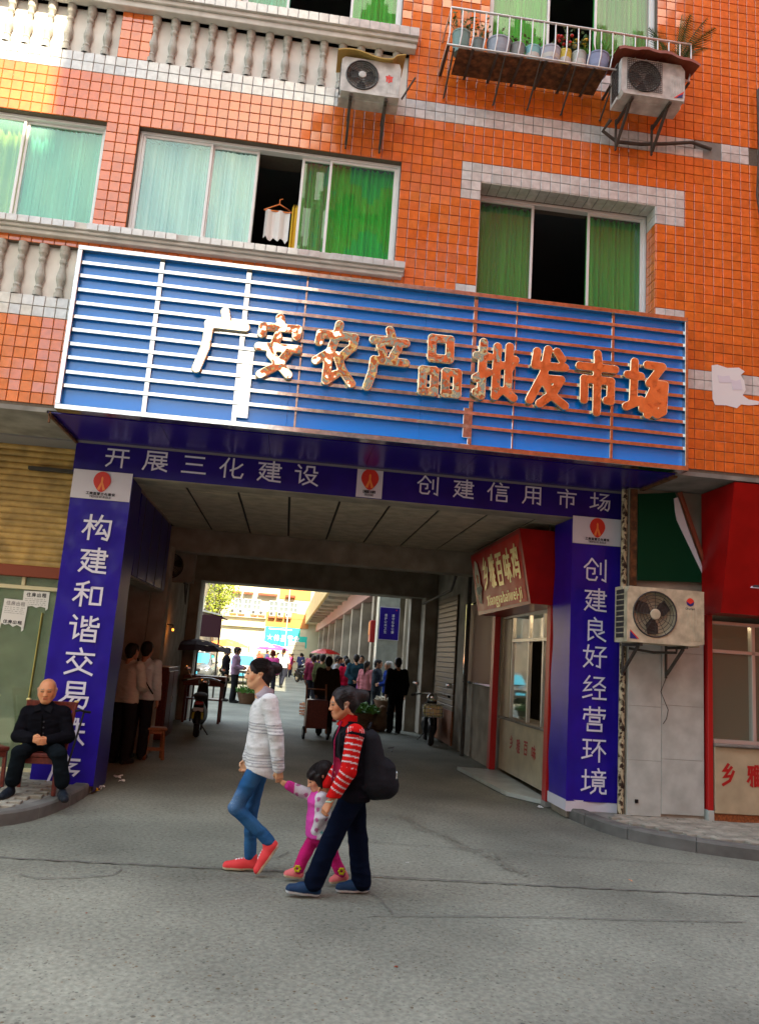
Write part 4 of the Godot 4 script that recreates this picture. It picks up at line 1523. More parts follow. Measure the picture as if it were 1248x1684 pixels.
# ---------------------------------------------------------------- the big signboard
func make_signboard() -> void:
	var b := thing("signboard", "long blue signboard with steel slats and gold relief characters over the gateway", "signboard")
	var x0 := -2.49
	var x1 := 4.15
	var y0 := 3.905
	var y1 := 5.655
	var panels := [x0, -1.66, -0.2, 1.2, 2.25, 3.3, x1]
	for k in 6:
		part("back_panel", sh().span(Vector3(panels[k] + 0.001, y0 + 0.02, FACE + 0.03), Vector3(panels[k + 1] - 0.001, y1 - 0.02, FACE + 0.085 + 0.0004 * (k % 2)), 0.001), M.blue_panel, b)
	# frame of steel channel
	part("frame_rail", sh().span(Vector3(x0 - 0.02, y0 - 0.02, FACE + 0.02), Vector3(x1 + 0.02, y0 + 0.035, FACE + 0.16), 0.004), M.steel, b)
	part("frame_rail", sh().span(Vector3(x0 - 0.02, y1 - 0.035, FACE + 0.02), Vector3(x1 + 0.02, y1 + 0.015, FACE + 0.16), 0.004), M.steel, b)
	part("frame_side", sh().span(Vector3(x0 - 0.022, y0 + 0.036, FACE + 0.02), Vector3(x0 + 0.028, y1 - 0.036, FACE + 0.158), 0.004), M.steel, b)
	part("frame_side", sh().span(Vector3(x1 - 0.015, y0 + 0.036, FACE + 0.02), Vector3(x1 + 0.022, y1 - 0.036, FACE + 0.158), 0.004), M.steel, b)
	# ten slats of thin sheet that sags and twists a little, so each mirrors differently
	for k in 10:
		var y := y1 - 0.012 - (k + 1) * 0.1498
		var s := sh()
		var n := 40
		for e in n:
			var q := []
			for i in [e, e + 1]:
				var t := float(i) / n
				var x := lerpf(x0 + 0.02, x1 - 0.012, t)
				var sag := 0.004 * sin(t * 9.0 + k * 2.1) * sin(t * 3.0 + k)
				var yaw := 0.0016 * sin(t * 37.0 + k * 5.0)
				q.append([Vector3(x, y - 0.019 + sag, FACE + 0.1315 + yaw), Vector3(x, y + 0.018 + sag, FACE + 0.1295 - yaw), Vector3(x, y + 0.020 + sag, FACE + 0.100), Vector3(x, y - 0.021 + sag, FACE + 0.100)])
			s.quad(q[0][0], q[1][0], q[1][1], q[0][1])
			s.quad(q[0][1], q[1][1], q[1][2], q[0][2])
			s.quad(q[0][3], q[1][3], q[1][0], q[0][0])
		part("slat", s, M.steel, b)
	for u in [[-1.65, 0.05], [-0.74, 0.055], [-0.115, 0.022], [1.74, 0.045], [2.21, 0.018], [3.31, 0.035]]:
		part("upright", sh().span(Vector3(u[0] - u[1] / 2, y0 + 0.036, FACE + 0.087), Vector3(u[0] + u[1] / 2, y1 - 0.036, FACE + 0.104 + (0.014 if u[1] > 0.03 else 0.0)), 0.003), M.steel, b)
	part("upright", sh().span(Vector3(-0.715, 3.99, FACE + 0.119), Vector3(-0.60, 4.72, FACE + 0.127), 0.003), M.steel, b)
	part("upright", sh().span(Vector3(1.66, 4.02, FACE + 0.119), Vector3(1.76, 4.35, FACE + 0.127), 0.003), M.steel, b)
	# nine swollen characters in polished brass sheet
	var word := "广安农产品批发市场"
	var xs := [-0.94, -0.355, 0.245, 0.805, 1.37, 1.975, 2.56, 3.115, 3.69]
	var widths := [0.60, 0.60, 0.58, 0.56, 0.54, 0.56, 0.56, 0.56, 0.58]
	for k in 9:
		var f := Field.new(Vector3(-0.36, -0.42, -0.03), Vector3(0.36, 0.42, 0.06), 0.009)
		var w: float = widths[k]
		for st in strokes_of(word[k] + " fat"):
			for e in st.size() - 1:
				var a := Vector3((st[e].x / 100.0 - 0.5) * w, (0.5 - st[e].y / 100.0) * 0.80, 0.012)
				var d := Vector3((st[e + 1].x / 100.0 - 0.5) * w, (0.5 - st[e + 1].y / 100.0) * 0.80, 0.012)
				f.cap(a, d, 0.052, 0.052, 0.008)
		f.cut(Vector3(0, 0, -1), 0.008)
		f.cut(Vector3(0, 0, 1), 0.034)
		var s := f.into(sh())
		# hand beaten: the sheet is full of shallow dents
		var fn := FastNoiseLite.new()
		fn.seed = 40 + k
		fn.frequency = 7.0
		for i in s.n.size():
			var p := s.v[i]
			s.n[i] = (s.n[i] + Vector3(fn.get_noise_3d(p.x, p.y, p.z), fn.get_noise_3d(p.x + 7.0, p.y, p.z), 0) * 0.15).normalized()
		var o := part("character", s, M.gold, b)
		o.position = Vector3(xs[k], 4.775, FACE + 0.14)
		o.rotation.z = [0.0, 0.03, -0.02, 0.0, 0.01, -0.01, 0.02, 0.0, -0.03][k]


# ---------------------------------------------------------------- blue banners round the gateway
# a sheet with soft waves, from x0,y0 to x1,y1
func sheet(x0: float, x1: float, y0: float, y1: float, z: float, amp: float, nx: int, ny: int, seed_: int) -> Shape:
	var f := FastNoiseLite.new()
	f.seed = seed_
	f.frequency = 1.5
	var s := sh()
	var p := func(i: int, j: int) -> Vector3:
		var x := lerpf(x0, x1, float(i) / nx)
		var y := lerpf(y0, y1, float(j) / ny)
		return Vector3(x, y, z + amp * f.get_noise_2d(x * 1.6, y))
	for i in nx:
		for j in ny:
			s.quad(p.call(i, j), p.call(i + 1, j), p.call(i + 1, j + 1), p.call(i, j + 1))
	var nn := func(i: int, j: int) -> Vector3:
		var a: Vector3 = p.call(i + 1, j) - p.call(i - 1, j)
		var b: Vector3 = p.call(i, j + 1) - p.call(i, j - 1)
		return a.cross(b).normalized()
	# smooth normals
	var k := 0
	for i in nx:
		for j in ny:
			for e in [[0, 0], [1, 1], [1, 0], [0, 0], [0, 1], [1, 1]]:
				s.n[k] = nn.call(i + e[0], j + e[1])
				k += 1
	return s


func emblem(parent: Node, at_: Vector3, w: float, h: float) -> void:
	var p := part("logo_panel", sheet(-w / 2, w / 2, -h / 2, h / 2, 0.0, 0.004, 8, 6, 5), M.banner_white, parent)
	p.position = at_
	var r := h * 0.34
	var shield := PackedVector2Array()
	for k in 24:
		var a := PI / 2 + TAU * k / 24
		var y := sin(a)
		var x := cos(a) * (1.0 if y > -0.1 else 1.0 - 0.35 * (-y - 0.1))
		shield.append(Vector2(x * r * 0.86, y * r * (1.0 if y > 0 else 1.12)))
	part("shield", sh().at(Vector3(0, h * 0.14, 0.006)).prism(shield, 0.002), M.emblem_red, p)
	var inner := sh().at(Vector3(0, h * 0.14, 0.009))
	inner.prism(PackedVector2Array([Vector2(-r * 0.40, -r * 0.85), Vector2(-r * 0.10, -r * 0.1), Vector2(-r * 0.10, r * 0.35), Vector2(0, r * 0.5), Vector2(r * 0.10, r * 0.35), Vector2(r * 0.10, -r * 0.1), Vector2(r * 0.40, -r * 0.85), Vector2(r * 0.16, -r * 0.95), Vector2(0, -r * 0.35), Vector2(-r * 0.16, -r * 0.95)]), 0.001)
	part("flame", inner, M.emblem_orange, p)
	var word := "工商监督三化建设"
	for k in 8:
		glyph_part("character", word[k], p, Vector3((k - 3.5) * w * 0.062, -h * 0.30, 0.0065), w * 0.056, h * 0.10, h * 0.018, M.ink)
	latin("TRIVOLVE BUILD", h * 0.105, p, Vector3(0, -h * 0.41, 0.0065), M.ink, true, 0.85 * w / 0.66 * 0.34 / h)


func make_banners() -> void:
	var l := thing("lintel_banner", "wide dark blue banner with white characters across the gateway lintel", "banner")
	part("cloth", sheet(-2.60, 4.10, 3.512, 3.884, 0.004, 0.006, 90, 6, 3), M.lintel_blue, l)
	var a := "开展三化建设"
	for k in 6:
		glyph_part("character", a[k], l, Vector3(-2.12 + k * 0.437, 3.725, 0.014), 0.31, 0.27, 0.022, M.print_white, Vector3(0, 0, 0.0))
	var c := "创建信用市场"
	for k in 6:
		glyph_part("character", c[k], l, Vector3(1.53 + k * 0.431, 3.735, 0.014), 0.28, 0.25, 0.020, M.print_white)
	emblem(l, Vector3(0.82, 3.70, 0.012), 0.31, 0.36)
	var w := thing("pillar_banner", "bright blue banner of white characters wrapped on the pillar behind the seated man", "banner", Vector3.ZERO, 0.0, "banners on the gateway pillars")
	part("cloth", sheet(-2.58, -1.915, 0.085, 3.53, 0.014, 0.020, 20, 80, 8), M.banner_blue, w)
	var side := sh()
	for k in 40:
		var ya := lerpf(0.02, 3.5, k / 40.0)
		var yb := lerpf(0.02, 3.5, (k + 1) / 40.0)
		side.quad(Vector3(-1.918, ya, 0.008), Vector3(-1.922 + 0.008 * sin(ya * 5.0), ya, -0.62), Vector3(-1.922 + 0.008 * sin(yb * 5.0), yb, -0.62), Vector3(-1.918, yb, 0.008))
	part("side_cloth", side, M.lintel_blue, w)  # darker blue than the front cloth: the shade of this side put into the colour
	var t := "构建和谐交易秩序"
	var ys := [2.885, 2.51, 2.13, 1.755, 1.39, 1.03, 0.65, 0.25]
	for k in 8:
		glyph_part("character", t[k], w, Vector3(-2.23, ys[k], 0.029), 0.34, 0.31, 0.027, M.print_white)
	emblem(w, Vector3(-2.25, 3.375, 0.030), 0.66, 0.335)
	var r := thing("pillar_banner", "dark blue banner of white characters on the pillar by the red stall", "banner", Vector3.ZERO, 0.0, "banners on the gateway pillars")
	part("cloth", sheet(3.335, 3.975, 0.20, 3.19, 0.020, 0.018, 20, 80, 12), M.banner_blue, r)
	part("hem", sheet(3.335, 3.98, 0.085, 0.212, 0.016, 0.016, 14, 4, 13), M.banner_white, r)
	var rs := sh()
	for k in 40:
		var y0 := lerpf(0.20, 3.5, k / 40.0)
		var y1 := lerpf(0.20, 3.5, (k + 1) / 40.0)
		rs.quad(Vector3(3.326 + 0.008 * sin(y0 * 7.0), y0, -0.58), Vector3(3.340, y0, 0.012), Vector3(3.340, y1, 0.012), Vector3(3.326 + 0.008 * sin(y1 * 7.0), y1, -0.58))
	part("side_cloth", rs, M.banner_blue, r)
	part("side_hem", sh().bar(Vector3(3.322, 0.15, -0.58), Vector3(3.336, 0.15, 0.012), 0.006, 0.12), M.banner_white, r)
	var u := "创建良好经营环境"
	var vs := [2.88, 2.52, 2.17, 1.85, 1.49, 1.13, 0.78, 0.43]
	for k in 8:
		glyph_part("character", u[k], r, Vector3(3.63 + 0.004 * k, vs[k], 0.035), 0.31, 0.30, 0.022, M.print_white)
	emblem(r, Vector3(3.64, 3.36, 0.034), 0.62, 0.335)
	var blank := thing("torn_poster", "torn blank white poster pasted across the white tile band", "poster")
	var poly := PackedVector2Array([Vector2(4.53, 5.20), Vector2(4.60, 5.215), Vector2(4.72, 5.19), Vector2(4.86, 5.21), Vector2(4.93, 5.17), Vector2(4.88, 5.12), Vector2(4.92, 5.06), Vector2(4.94, 4.95), Vector2(4.90, 4.88), Vector2(4.97, 4.84), Vector2(5.10, 4.83), Vector2(5.09, 4.79), Vector2(4.98, 4.77), Vector2(4.88, 4.77), Vector2(4.83, 4.72), Vector2(4.70, 4.74), Vector2(4.57, 4.73), Vector2(4.54, 4.80)])
	part("sheet", sh().at(Vector3(0, 0, FACE + 0.003)).prism(poly, 0.004), M.paper, blank)
	for q in [[4.62, 5.0, 0.15, 0.10], [4.78, 4.93, 0.12, 0.14]]:
		part("scrap", sh().at(Vector3(q[0], q[1], FACE + 0.0075)).prism(PackedVector2Array([Vector2(0, 0), Vector2(q[2], 0.015), Vector2(q[2] * 0.8, q[3]), Vector2(q[2] * 0.3, q[3] * 0.8), Vector2(-0.02, q[3] * 0.9)]), 0.002), M.banner_white, blank)


# ---------------------------------------------------------------- air conditioners
func make_ac(label: String, at_: Vector3, w: float, h: float, d: float, case: Material, style: int) -> Node3D:
	var o := thing("air_conditioner", label, "air conditioner", at_, 0.0, "air conditioner units on the walls")
	# origin: middle of the front face's lower edge
	var fx := -w * 0.14
	var fy := h * 0.52
	var fr := h * 0.40
	var c := sh()
	c.span(Vector3(-w / 2, 0, -d), Vector3(w / 2, h, -0.11), 0.004)
	# front plate with a round opening
	var n := 40
	for k in n:
		var a := TAU * k / n
		var b := TAU * (k + 1) / n
		var pa := Vector3(fx + cos(a) * fr, fy + sin(a) * fr, 0.0)
		var pb := Vector3(fx + cos(b) * fr, fy + sin(b) * fr, 0.0)
		var ea := edge_of(fx, fy, a, w, h)
		var eb := edge_of(fx, fy, b, w, h)
		c.quad(pb, pa, Vector3(ea.x, ea.y, 0), Vector3(eb.x, eb.y, 0))
		c.quad(pa, pb, pb + Vector3(0, 0, -0.108), pa + Vector3(0, 0, -0.108))
		c.quad(Vector3(eb.x, eb.y, 0), Vector3(ea.x, ea.y, 0), Vector3(ea.x, ea.y, -0.112), Vector3(eb.x, eb.y, -0.112))
	# pressed ribs on the service side
	for k in 6:
		var x := w * 0.5 - 0.03 - k * w * 0.036
		c.span(Vector3(x - 0.006, h * 0.10, -0.001), Vector3(x + 0.006, h * 0.66, 0.004), 0.002)
	part("casing", c, case, o)
	part("fan_well", sh().at(Vector3(fx, fy, -0.105), Basis(Vector3.RIGHT, PI / 2)).lathe([Vector2(fr, 0.0), Vector2(0.0, 0.001)], 32), case, o)
	var fan := sh()
	for k in 3:
		fan.at(Vector3(fx, fy, -0.05), Basis(Vector3.BACK, TAU * k / 3 + 0.4) * Basis(Vector3.UP, 0.12))
		fan.prism(PackedVector2Array([Vector2(0.02, 0), Vector2(fr * 0.5, -fr * 0.25), Vector2(fr * 0.9, -0.02), Vector2(fr * 0.8, fr * 0.4), Vector2(fr * 0.4, fr * 0.3)]), 0.003)
	fan.at(Vector3.ZERO)
	part("fan", fan, M.ac_grille, o)
	# wire guard: rings and spokes
	var g := sh()
	for rr in [0.25, 0.4, 0.55, 0.7, 0.85, 1.0]:
		var ring := []
		for k in 33:
			var a := TAU * k / 32
			ring.append(Vector3(fx + cos(a) * fr * rr, fy + sin(a) * fr * rr, 0.012 - 0.008 * rr))
		g.tube(ring, 0.0035 if rr < 1.0 else 0.009, 5, false)
	for k in 12:
		var a := TAU * k / 12
		g.tube([Vector3(fx + cos(a) * fr * 0.2, fy + sin(a) * fr * 0.2, 0.012), Vector3(fx + cos(a) * fr, fy + sin(a) * fr, 0.006)], 0.003, 5, false)
	part("fan_guard", g, M.ac_grille, o)
	if style == 2:                                              # a square wire grid over the round fan
		var sq := sh()
		for k in 17:
			sq.span(Vector3(fx - fr * 1.08, fy - fr + k * fr * 0.125 - 0.002, 0.014), Vector3(fx + fr * 1.08, fy - fr + k * fr * 0.125 + 0.002, 0.018))
		for k in 19:
			sq.span(Vector3(fx - fr * 1.08 + k * fr * 0.12 - 0.002, fy - fr, 0.010), Vector3(fx - fr * 1.08 + k * fr * 0.12 + 0.002, fy + fr, 0.014))
		part("square_grille", sq, M.ac_grille, o)
		fr = 0.0
	if fr > 0.0: part("hub_cap", sh().at(Vector3(fx, fy, 0.008), Basis(Vector3.RIGHT, PI / 2)).lathe([Vector2(fr * 0.24, 0.0), Vector2(fr * 0.24, 0.006), Vector2(fr * 0.2, 0.012), Vector2(0.0, 0.013)], 20), case, o)
	# side louvres
	var lv := sh()
	for k in 9:
		lv.span(Vector3(-w / 2 - 0.004, h * 0.08 + k * h * 0.098, -d * 0.85), Vector3(-w / 2 + 0.002, h * 0.08 + k * h * 0.098 + h * 0.075, -d * 0.25))
	part("side_louvre", lv, M.ac_grille, o)
	for x in [-w * 0.3, w * 0.28]:
		var br := sh()
		br.bar(Vector3(x, -0.015, -d - 0.18), Vector3(x, -0.015, -0.02), 0.035, 0.03, 0.003)
		br.bar(Vector3(x, -0.32, -d - 0.17), Vector3(x, -0.03, -0.10), 0.03, 0.03, 0.003)
		br.bar(Vector3(x, -0.36, -d - 0.185), Vector3(x, 0.04, -d - 0.185), 0.035, 0.02, 0.003)
		part("bracket", br, M.iron, o)
	return o


func edge_of(x: float, y: float, a: float, w: float, h: float) -> Vector2:
	var d := Vector2(cos(a), sin(a))
	var t := 1e9
	if d.x > 1e-6: t = minf(t, (w / 2 - 0.006 - x) / d.x)
	if d.x < -1e-6: t = minf(t, (-w / 2 + 0.006 - x) / d.x)
	if d.y > 1e-6: t = minf(t, (h - 0.006 - y) / d.y)
	if d.y < -1e-6: t = minf(t, (0.006 - y) / d.y)
	return Vector2(x, y) + d * t


func make_units() -> void:
	var a := make_ac("yellowed air conditioner with round black fan fixed above the white slab wall", Vector3(4.115, 2.015, 0.86), 0.90, 0.62, 0.32, M.ac_case, 0)
	# its emblem and maker's lettering
	part("emblem", sh().at(Vector3(0.28, 0.485, 0.002), Basis(Vector3.RIGHT, PI / 2)).lathe([Vector2(0.0, 0.0035), Vector2(0.045, 0.003)], 24), M.emblem_red, a)
	var em := sh().at(Vector3(0.28, 0.475, 0.0065))
	em.prism(PackedVector2Array([Vector2(-0.046, 0.018), Vector2(0.0, -0.012), Vector2(0.046, 0.018), Vector2(0.036, -0.022), Vector2(0.0, -0.037), Vector2(-0.036, -0.022)]), 0.001)
	mat("emblem_blue", 0.01, 0.02, 0.16, 0.5)
	part("emblem_chevron", em, M.emblem_blue, a)
	latin("Chunlan", 0.034, a, Vector3(0.28, 0.412, 0.003), M.ink, true, 0.8)
	var st := sh().at(Vector3(-0.41, 0.04, 0.0035))
	st.prism(PackedVector2Array([Vector2(0, 0), Vector2(0.105, 0), Vector2(0.0, 0.10)]), 0.001)
	part("corner_sticker", st, M.emblem_blue, a)
	part("sticker_edge", sh().at(Vector3(-0.41, 0.04, 0.0052)).prism(PackedVector2Array([Vector2(0.105, 0.0), Vector2(0.0, 0.10), Vector2(0.0, 0.083), Vector2(0.088, 0.0)]), 0.001), M.emblem_red, a)
	part("pipe", sh().tube([Vector3(0.2, -0.02, -0.15), Vector3(0.25, -0.07, -0.25), Vector3(0.05, -0.08, -0.4), Vector3(-0.2, -0.05, -0.5)], 0.015, 7), M.iron, a)
	var b := make_ac("white air conditioner under a curled yellow board beside the balusters", Vector3(0.365, 7.62, 1.62), 0.66, 0.43, 0.27, M.ac_white, 1)
	glyph_part("sticker", "市", b, Vector3(0.20, 0.22, 0.004), 0.085, 0.10, 0.018, M.emblem_red)
	var cover := sh()
	for k in 16:
		var t0 := k / 16.0
		var t1 := (k + 1) / 16.0
		var y0 := 0.455 + 0.03 * sin(t0 * 7.0) + (0.04 if t0 > 0.85 else 0.0)
		var y1 := 0.455 + 0.03 * sin(t1 * 7.0) + (0.04 if t1 > 0.85 else 0.0)
		var xa := -0.38 + 0.74 * t0
		var xb := -0.38 + 0.74 * t1
		cover.quad(Vector3(xa, y0, 0.06), Vector3(xb, y1, 0.06), Vector3(xb, y1 + 0.05, -0.35), Vector3(xa, y0 + 0.05, -0.35))
		cover.quad(Vector3(xa, y0 - 0.014, 0.06), Vector3(xa, y0 + 0.036, -0.35), Vector3(xb, y1 + 0.036, -0.35), Vector3(xb, y1 - 0.014, 0.06))
		cover.quad(Vector3(xa, y0 - 0.014, 0.06), Vector3(xb, y1 - 0.014, 0.06), Vector3(xb, y1, 0.06), Vector3(xa, y0, 0.06))
	mat("old_board", 0.42, 0.28, 0.07, 0.8)
	part("cover_board", cover, M.old_board, b)
	part("stay", sh().tube([Vector3(0.36, 0.08, -0.1), Vector3(0.49, 0.33, -0.05)], 0.01, 6), M.iron, b)
	var c := make_ac("white air conditioner hung under the flower rack below the palm", Vector3(3.53, 8.035, 1.70), 0.76, 0.47, 0.30, M.ac_white, 2)
	var tag_ := sh().at(Vector3(0.24, 0.03, 0.004))
	tag_.prism(PackedVector2Array([Vector2(0, 0), Vector2(0.10, 0.02), Vector2(0.12, 0.10), Vector2(0.02, 0.02)]), 0.001)
	part("corner_sticker", tag_, M.emblem_red, c)
	part("sticker_edge", sh().at(Vector3(0.27, 0.035, 0.0055)).prism(PackedVector2Array([Vector2(0, 0), Vector2(0.07, 0.012), Vector2(0.078, 0.06), Vector2(0.03, 0.03)]), 0.001), M.emblem_blue, c)
	part("pipe", sh().tube([Vector3(-0.32, -0.02, -0.42), Vector3(-0.38, -0.12, -0.5), Vector3(-0.2, -0.22, -0.52), Vector3(0.1, -0.2, -0.53), Vector3(0.4, -0.14, -0.54), Vector3(0.75, -0.06, -0.55), Vector3(1.0, -0.1, -0.57)], 0.022, 7), M.iron, c)
	var roof := sh()
	for k in 14:
		var t0 := k / 14.0
		var t1 := (k + 1) / 14.0
		var f := func(t: float) -> float: return 0.50 + 0.05 * sin(t * PI) - 0.06 * t * t + 0.012 * sin(t * 23.0)
		var xa := -0.45 + 0.96 * t0
		var xb := -0.45 + 0.96 * t1
		roof.quad(Vector3(xa, f.call(t0), 0.10), Vector3(xb, f.call(t1), 0.10), Vector3(xb, f.call(t1) + 0.06, -0.42), Vector3(xa, f.call(t0) + 0.06, -0.42))
		roof.quad(Vector3(xa, f.call(t0) - 0.045, 0.11), Vector3(xb, f.call(t1) - 0.045, 0.11), Vector3(xb, f.call(t1), 0.10), Vector3(xa, f.call(t0), 0.10))
		roof.quad(Vector3(xa, f.call(t0) - 0.01, 0.10), Vector3(xa, f.call(t0) + 0.05, -0.42), Vector3(xb, f.call(t1) + 0.05, -0.42), Vector3(xb, f.call(t1) - 0.01, 0.10))
	part("cover_board", roof, M.rust_beam, c)
	# a unit in the dim of the passage
	var d := make_ac("dusty air conditioner with wire grid high on the passage's left wall", Vector3(-2.0, 2.80, -5.3), 0.62, 0.52, 0.26, M.plaster, 1)
	d.position = Vector3(-2.02, 2.72, -4.9)
	# clothes on a hanger inside the open window
	var h := thing("hung_clothes", "white and yellow clothes on an orange hanger in the open window", "clothes", Vector3(-0.52, 6.66, 0.80))
	part("hanger", sh().tube([Vector3(-0.17, -0.06, 0), Vector3(0, 0.03, 0), Vector3(0.17, -0.06, 0), Vector3(-0.17, -0.06, 0)], 0.008, 6).tube([Vector3(0, 0.03, 0), Vector3(0, 0.09, 0), Vector3(0.03, 0.10, 0)], 0.006, 6), M.emblem_orange, h)
	var sh1 := sh()
	for k in 10:
		var xa := -0.15 + 0.28 * k / 10.0
		var xb := -0.15 + 0.28 * (k + 1) / 10.0
		sh1.quad(Vector3(xa, -0.42 + 0.03 * sin(k * 1.9), 0.01 + 0.02 * sin(k * 1.3)), Vector3(xb, -0.42 + 0.03 * sin(k * 1.9 + 1.9), 0.01 + 0.02 * sin(k * 1.3 + 1.3)), Vector3(xb, -0.05, 0.012 * sin(k * 1.3 + 1.3)), Vector3(xa, -0.05, 0.012 * sin(k * 1.3)))
	part("shirt", sh1, M.white_cloth, h)
	var sh2 := sh()
	mat("yellow_cloth", 0.70, 0.42, 0.02, 0.8)
	for k in 5:
		var xa := 0.15 + 0.08 * k / 5.0
		var xb := 0.15 + 0.08 * (k + 1) / 5.0
		sh2.quad(Vector3(xa, -0.55, 0.03 + 0.02 * sin(k * 2.0)), Vector3(xb, -0.55, 0.03 + 0.02 * sin(k * 2.0 + 2.0)), Vector3(xb, 0.04, 0.03), Vector3(xa, -0.02, 0.03))
	part("towel", sh2, M.yellow_cloth, h)


# ---------------------------------------------------------------- flower rack under the upper right window
func make_flower_rack() -> void:
	var rk := thing("flower_rack", "steel bar flower rack bracketed to the wall below the upper window", "flower rack")
	var x0 := 1.20
	var x1 := 4.02
	var ztop := 1.62
	var yb := 8.42
	var yt := 8.86
	var s := sh()
	s.tube([Vector3(x0, yt, FACE), Vector3(x0, yt, ztop), Vector3(x1, yt, ztop), Vector3(x1, yt, FACE)], 0.014, 6)
	s.tube([Vector3(x0 - 0.02, yb, FACE), Vector3(x0 - 0.02, yb, ztop - 0.04), Vector3(x1, yb, ztop - 0.04), Vector3(x1, yb, FACE)], 0.012, 6)
	part("rail", s, M.rail_metal, rk)
	for k in 22:
		var x := lerpf(x0, x1, k / 21.0)
		part("bar", sh().tube([Vector3(x, yt, ztop), Vector3(x, yb + 0.12, ztop), Vector3(x - 0.01, yb, ztop - 0.05)], 0.009, 6), M.rail_metal, rk)
	for k in 11:
		var x := lerpf(x0, x1, k / 10.0)
		part("floor_bar", sh().bar(Vector3(x, yb - 0.012, FACE), Vector3(x, yb - 0.012, ztop - 0.05), 0.03, 0.012), M.iron, rk)
	part("floor_board", sh().span(Vector3(x0 + 0.12, yb + 0.002, FACE + 0.03), Vector3(3.05, yb + 0.014, ztop - 0.08)), M.rust, rk)
	for x in [1.25, 1.84, 2.25, 2.66, 3.14]:
		part("strut", sh().tube([Vector3(x, 8.12, FACE + 0.01), Vector3(x, 8.10, FACE + 0.03), Vector3(x + 0.02, yb, ztop - 0.08)], 0.011, 6), M.iron, rk)
	# pots and tins, each its own thing
	var specs := [
		[1.36, 0.10, 0.26, Color(0.16, 0.26, 0.24), "tall glass jar of twiggy sprigs at the rack's open end", 2],
		[1.56, 0.075, 0.20, Color(0.14, 0.18, 0.17), "small dark green jar of thin sprigs next to the tall jar", 2],
		[1.80, 0.135, 0.22, Color(0.30, 0.34, 0.40), "wide grey enamel basin planter on the flower rack", 1],
		[2.02, 0.085, 0.21, Color(0.22, 0.23, 0.22), "plain dull grey tin with short leaves on the flower rack", 1],
		[2.20, 0.085, 0.21, Color(0.22, 0.50, 0.52), "light teal tin can planter with pale bands on the rack", 0],
		[2.40, 0.125, 0.21, Color(0.40, 0.42, 0.50), "grey and yellow bowl planter on the flower rack", 0],
		[2.58, 0.075, 0.23, Color(0.62, 0.48, 0.05), "yellow and white tin can planter with a red flower", 3],
		[2.75, 0.085, 0.23, Color(0.42, 0.47, 0.44), "silver ribbed tin with yellow blossoms on the flower rack", 3],
		[2.97, 0.135, 0.22, Color(0.26, 0.30, 0.46), "wide blue and white basin with feathery green fern", 4],
		[3.60, 0.10, 0.16, Color(0.05, 0.06, 0.09), "low black bowl planter behind the rack's hanging unit", 0],
		[3.93, 0.12, 0.20, Color(0.10, 0.05, 0.03), "brown clay pot with a small palm at the rack's end", 5]]
	for q in specs:
		var y := yb + 0.016
		var p := thing("plant_pot", q[4], "plant pot", Vector3(q[0], y, 1.44), 0.0, "pots on the flower rack")
		var r: float = q[1]
		var h: float = q[2]
		var body := sh(q[3])
		body.lathe([Vector2(0.001, 0.0), Vector2(r * 0.78, 0.0), Vector2(r * 0.9, h * 0.3)], 18)
		body.tint = Color(0.60, 0.60, 0.56) if q[5] == 0 or q[5] == 3 else q[3] * 1.1
		body.lathe([Vector2(r * 0.9, h * 0.3), Vector2(r * 0.96, h * 0.55)], 18)
		body.tint = q[3]
		body.lathe([Vector2(r * 0.96, h * 0.55), Vector2(r, h * 0.9), Vector2(r * 1.05, h * 0.92), Vector2(r * 1.05, h), Vector2(r * 0.93, h), Vector2(r * 0.9, h * 0.86)], 18)
		part("pot", body, M.paint, p)
		part("soil", sh(Color(0.05, 0.035, 0.02)).lathe([Vector2(r * 0.92, h * 0.87), Vector2(0.001, h * 0.89)], 14), M.paint, p)
		var rr := RandomNumberGenerator.new()
		rr.seed = int(q[0] * 100)
		var f := sh()
		var kind: int = q[5]
		if kind == 5:
			for q2 in [[0.0, 0.10, 0.80], [-0.25, 0.85, 0.72], [0.5, 0.55, 0.74], [2.9, 0.80, 0.62], [3.6, 0.50, 0.66], [1.6, 0.75, 0.6], [-1.5, 0.75, 0.6], [0.9, 1.05, 0.6]]:
				frond(f, Vector3(0, h * 0.9, 0), q2[0], q2[1], q2[2], rr)
		elif kind == 4:
			for k in 90:
				var a := rr.randf() * TAU
				var t := rr.randf_range(0.05, 0.30)
				var base := Vector3(cos(a) * r * 0.5, h * 0.88, sin(a) * r * 0.5)
				var tip := base + Vector3(cos(a) * t * 0.7, rr.randf_range(0.05, 0.20), sin(a) * t * 0.6)
				f.tint = Color(0.07, 0.24, 0.02).lerp(Color(0.12, 0.32, 0.03), rr.randf())
				leaf(f, base, tip, 0.012, rr)
		else:
			var count: int = [14, 40, 46, 50][kind]
			for k in count:
				var a := rr.randf() * TAU
				var up := rr.randf_range(0.06, 0.30) if kind >= 2 else rr.randf_range(0.03, 0.12)
				var base := Vector3(cos(a) * r * 0.5 * rr.randf(), h * 0.88, sin(a) * r * 0.5 * rr.randf())
				var tip := base + Vector3(cos(a) * rr.randf_range(0.02, 0.13), up, sin(a) * rr.randf_range(0.02, 0.10))
				f.tint = Color(0.05, 0.13, 0.02).lerp(Color(0.10, 0.10, 0.03), rr.randf())
				if kind == 2 and k % 2: f.tube([base, tip], 0.003, 4, false)
				leaf(f, tip, tip + Vector3(rr.randf_range(-0.05, 0.05), rr.randf_range(-0.02, 0.05), rr.randf_range(-0.04, 0.04)), 0.016, rr)
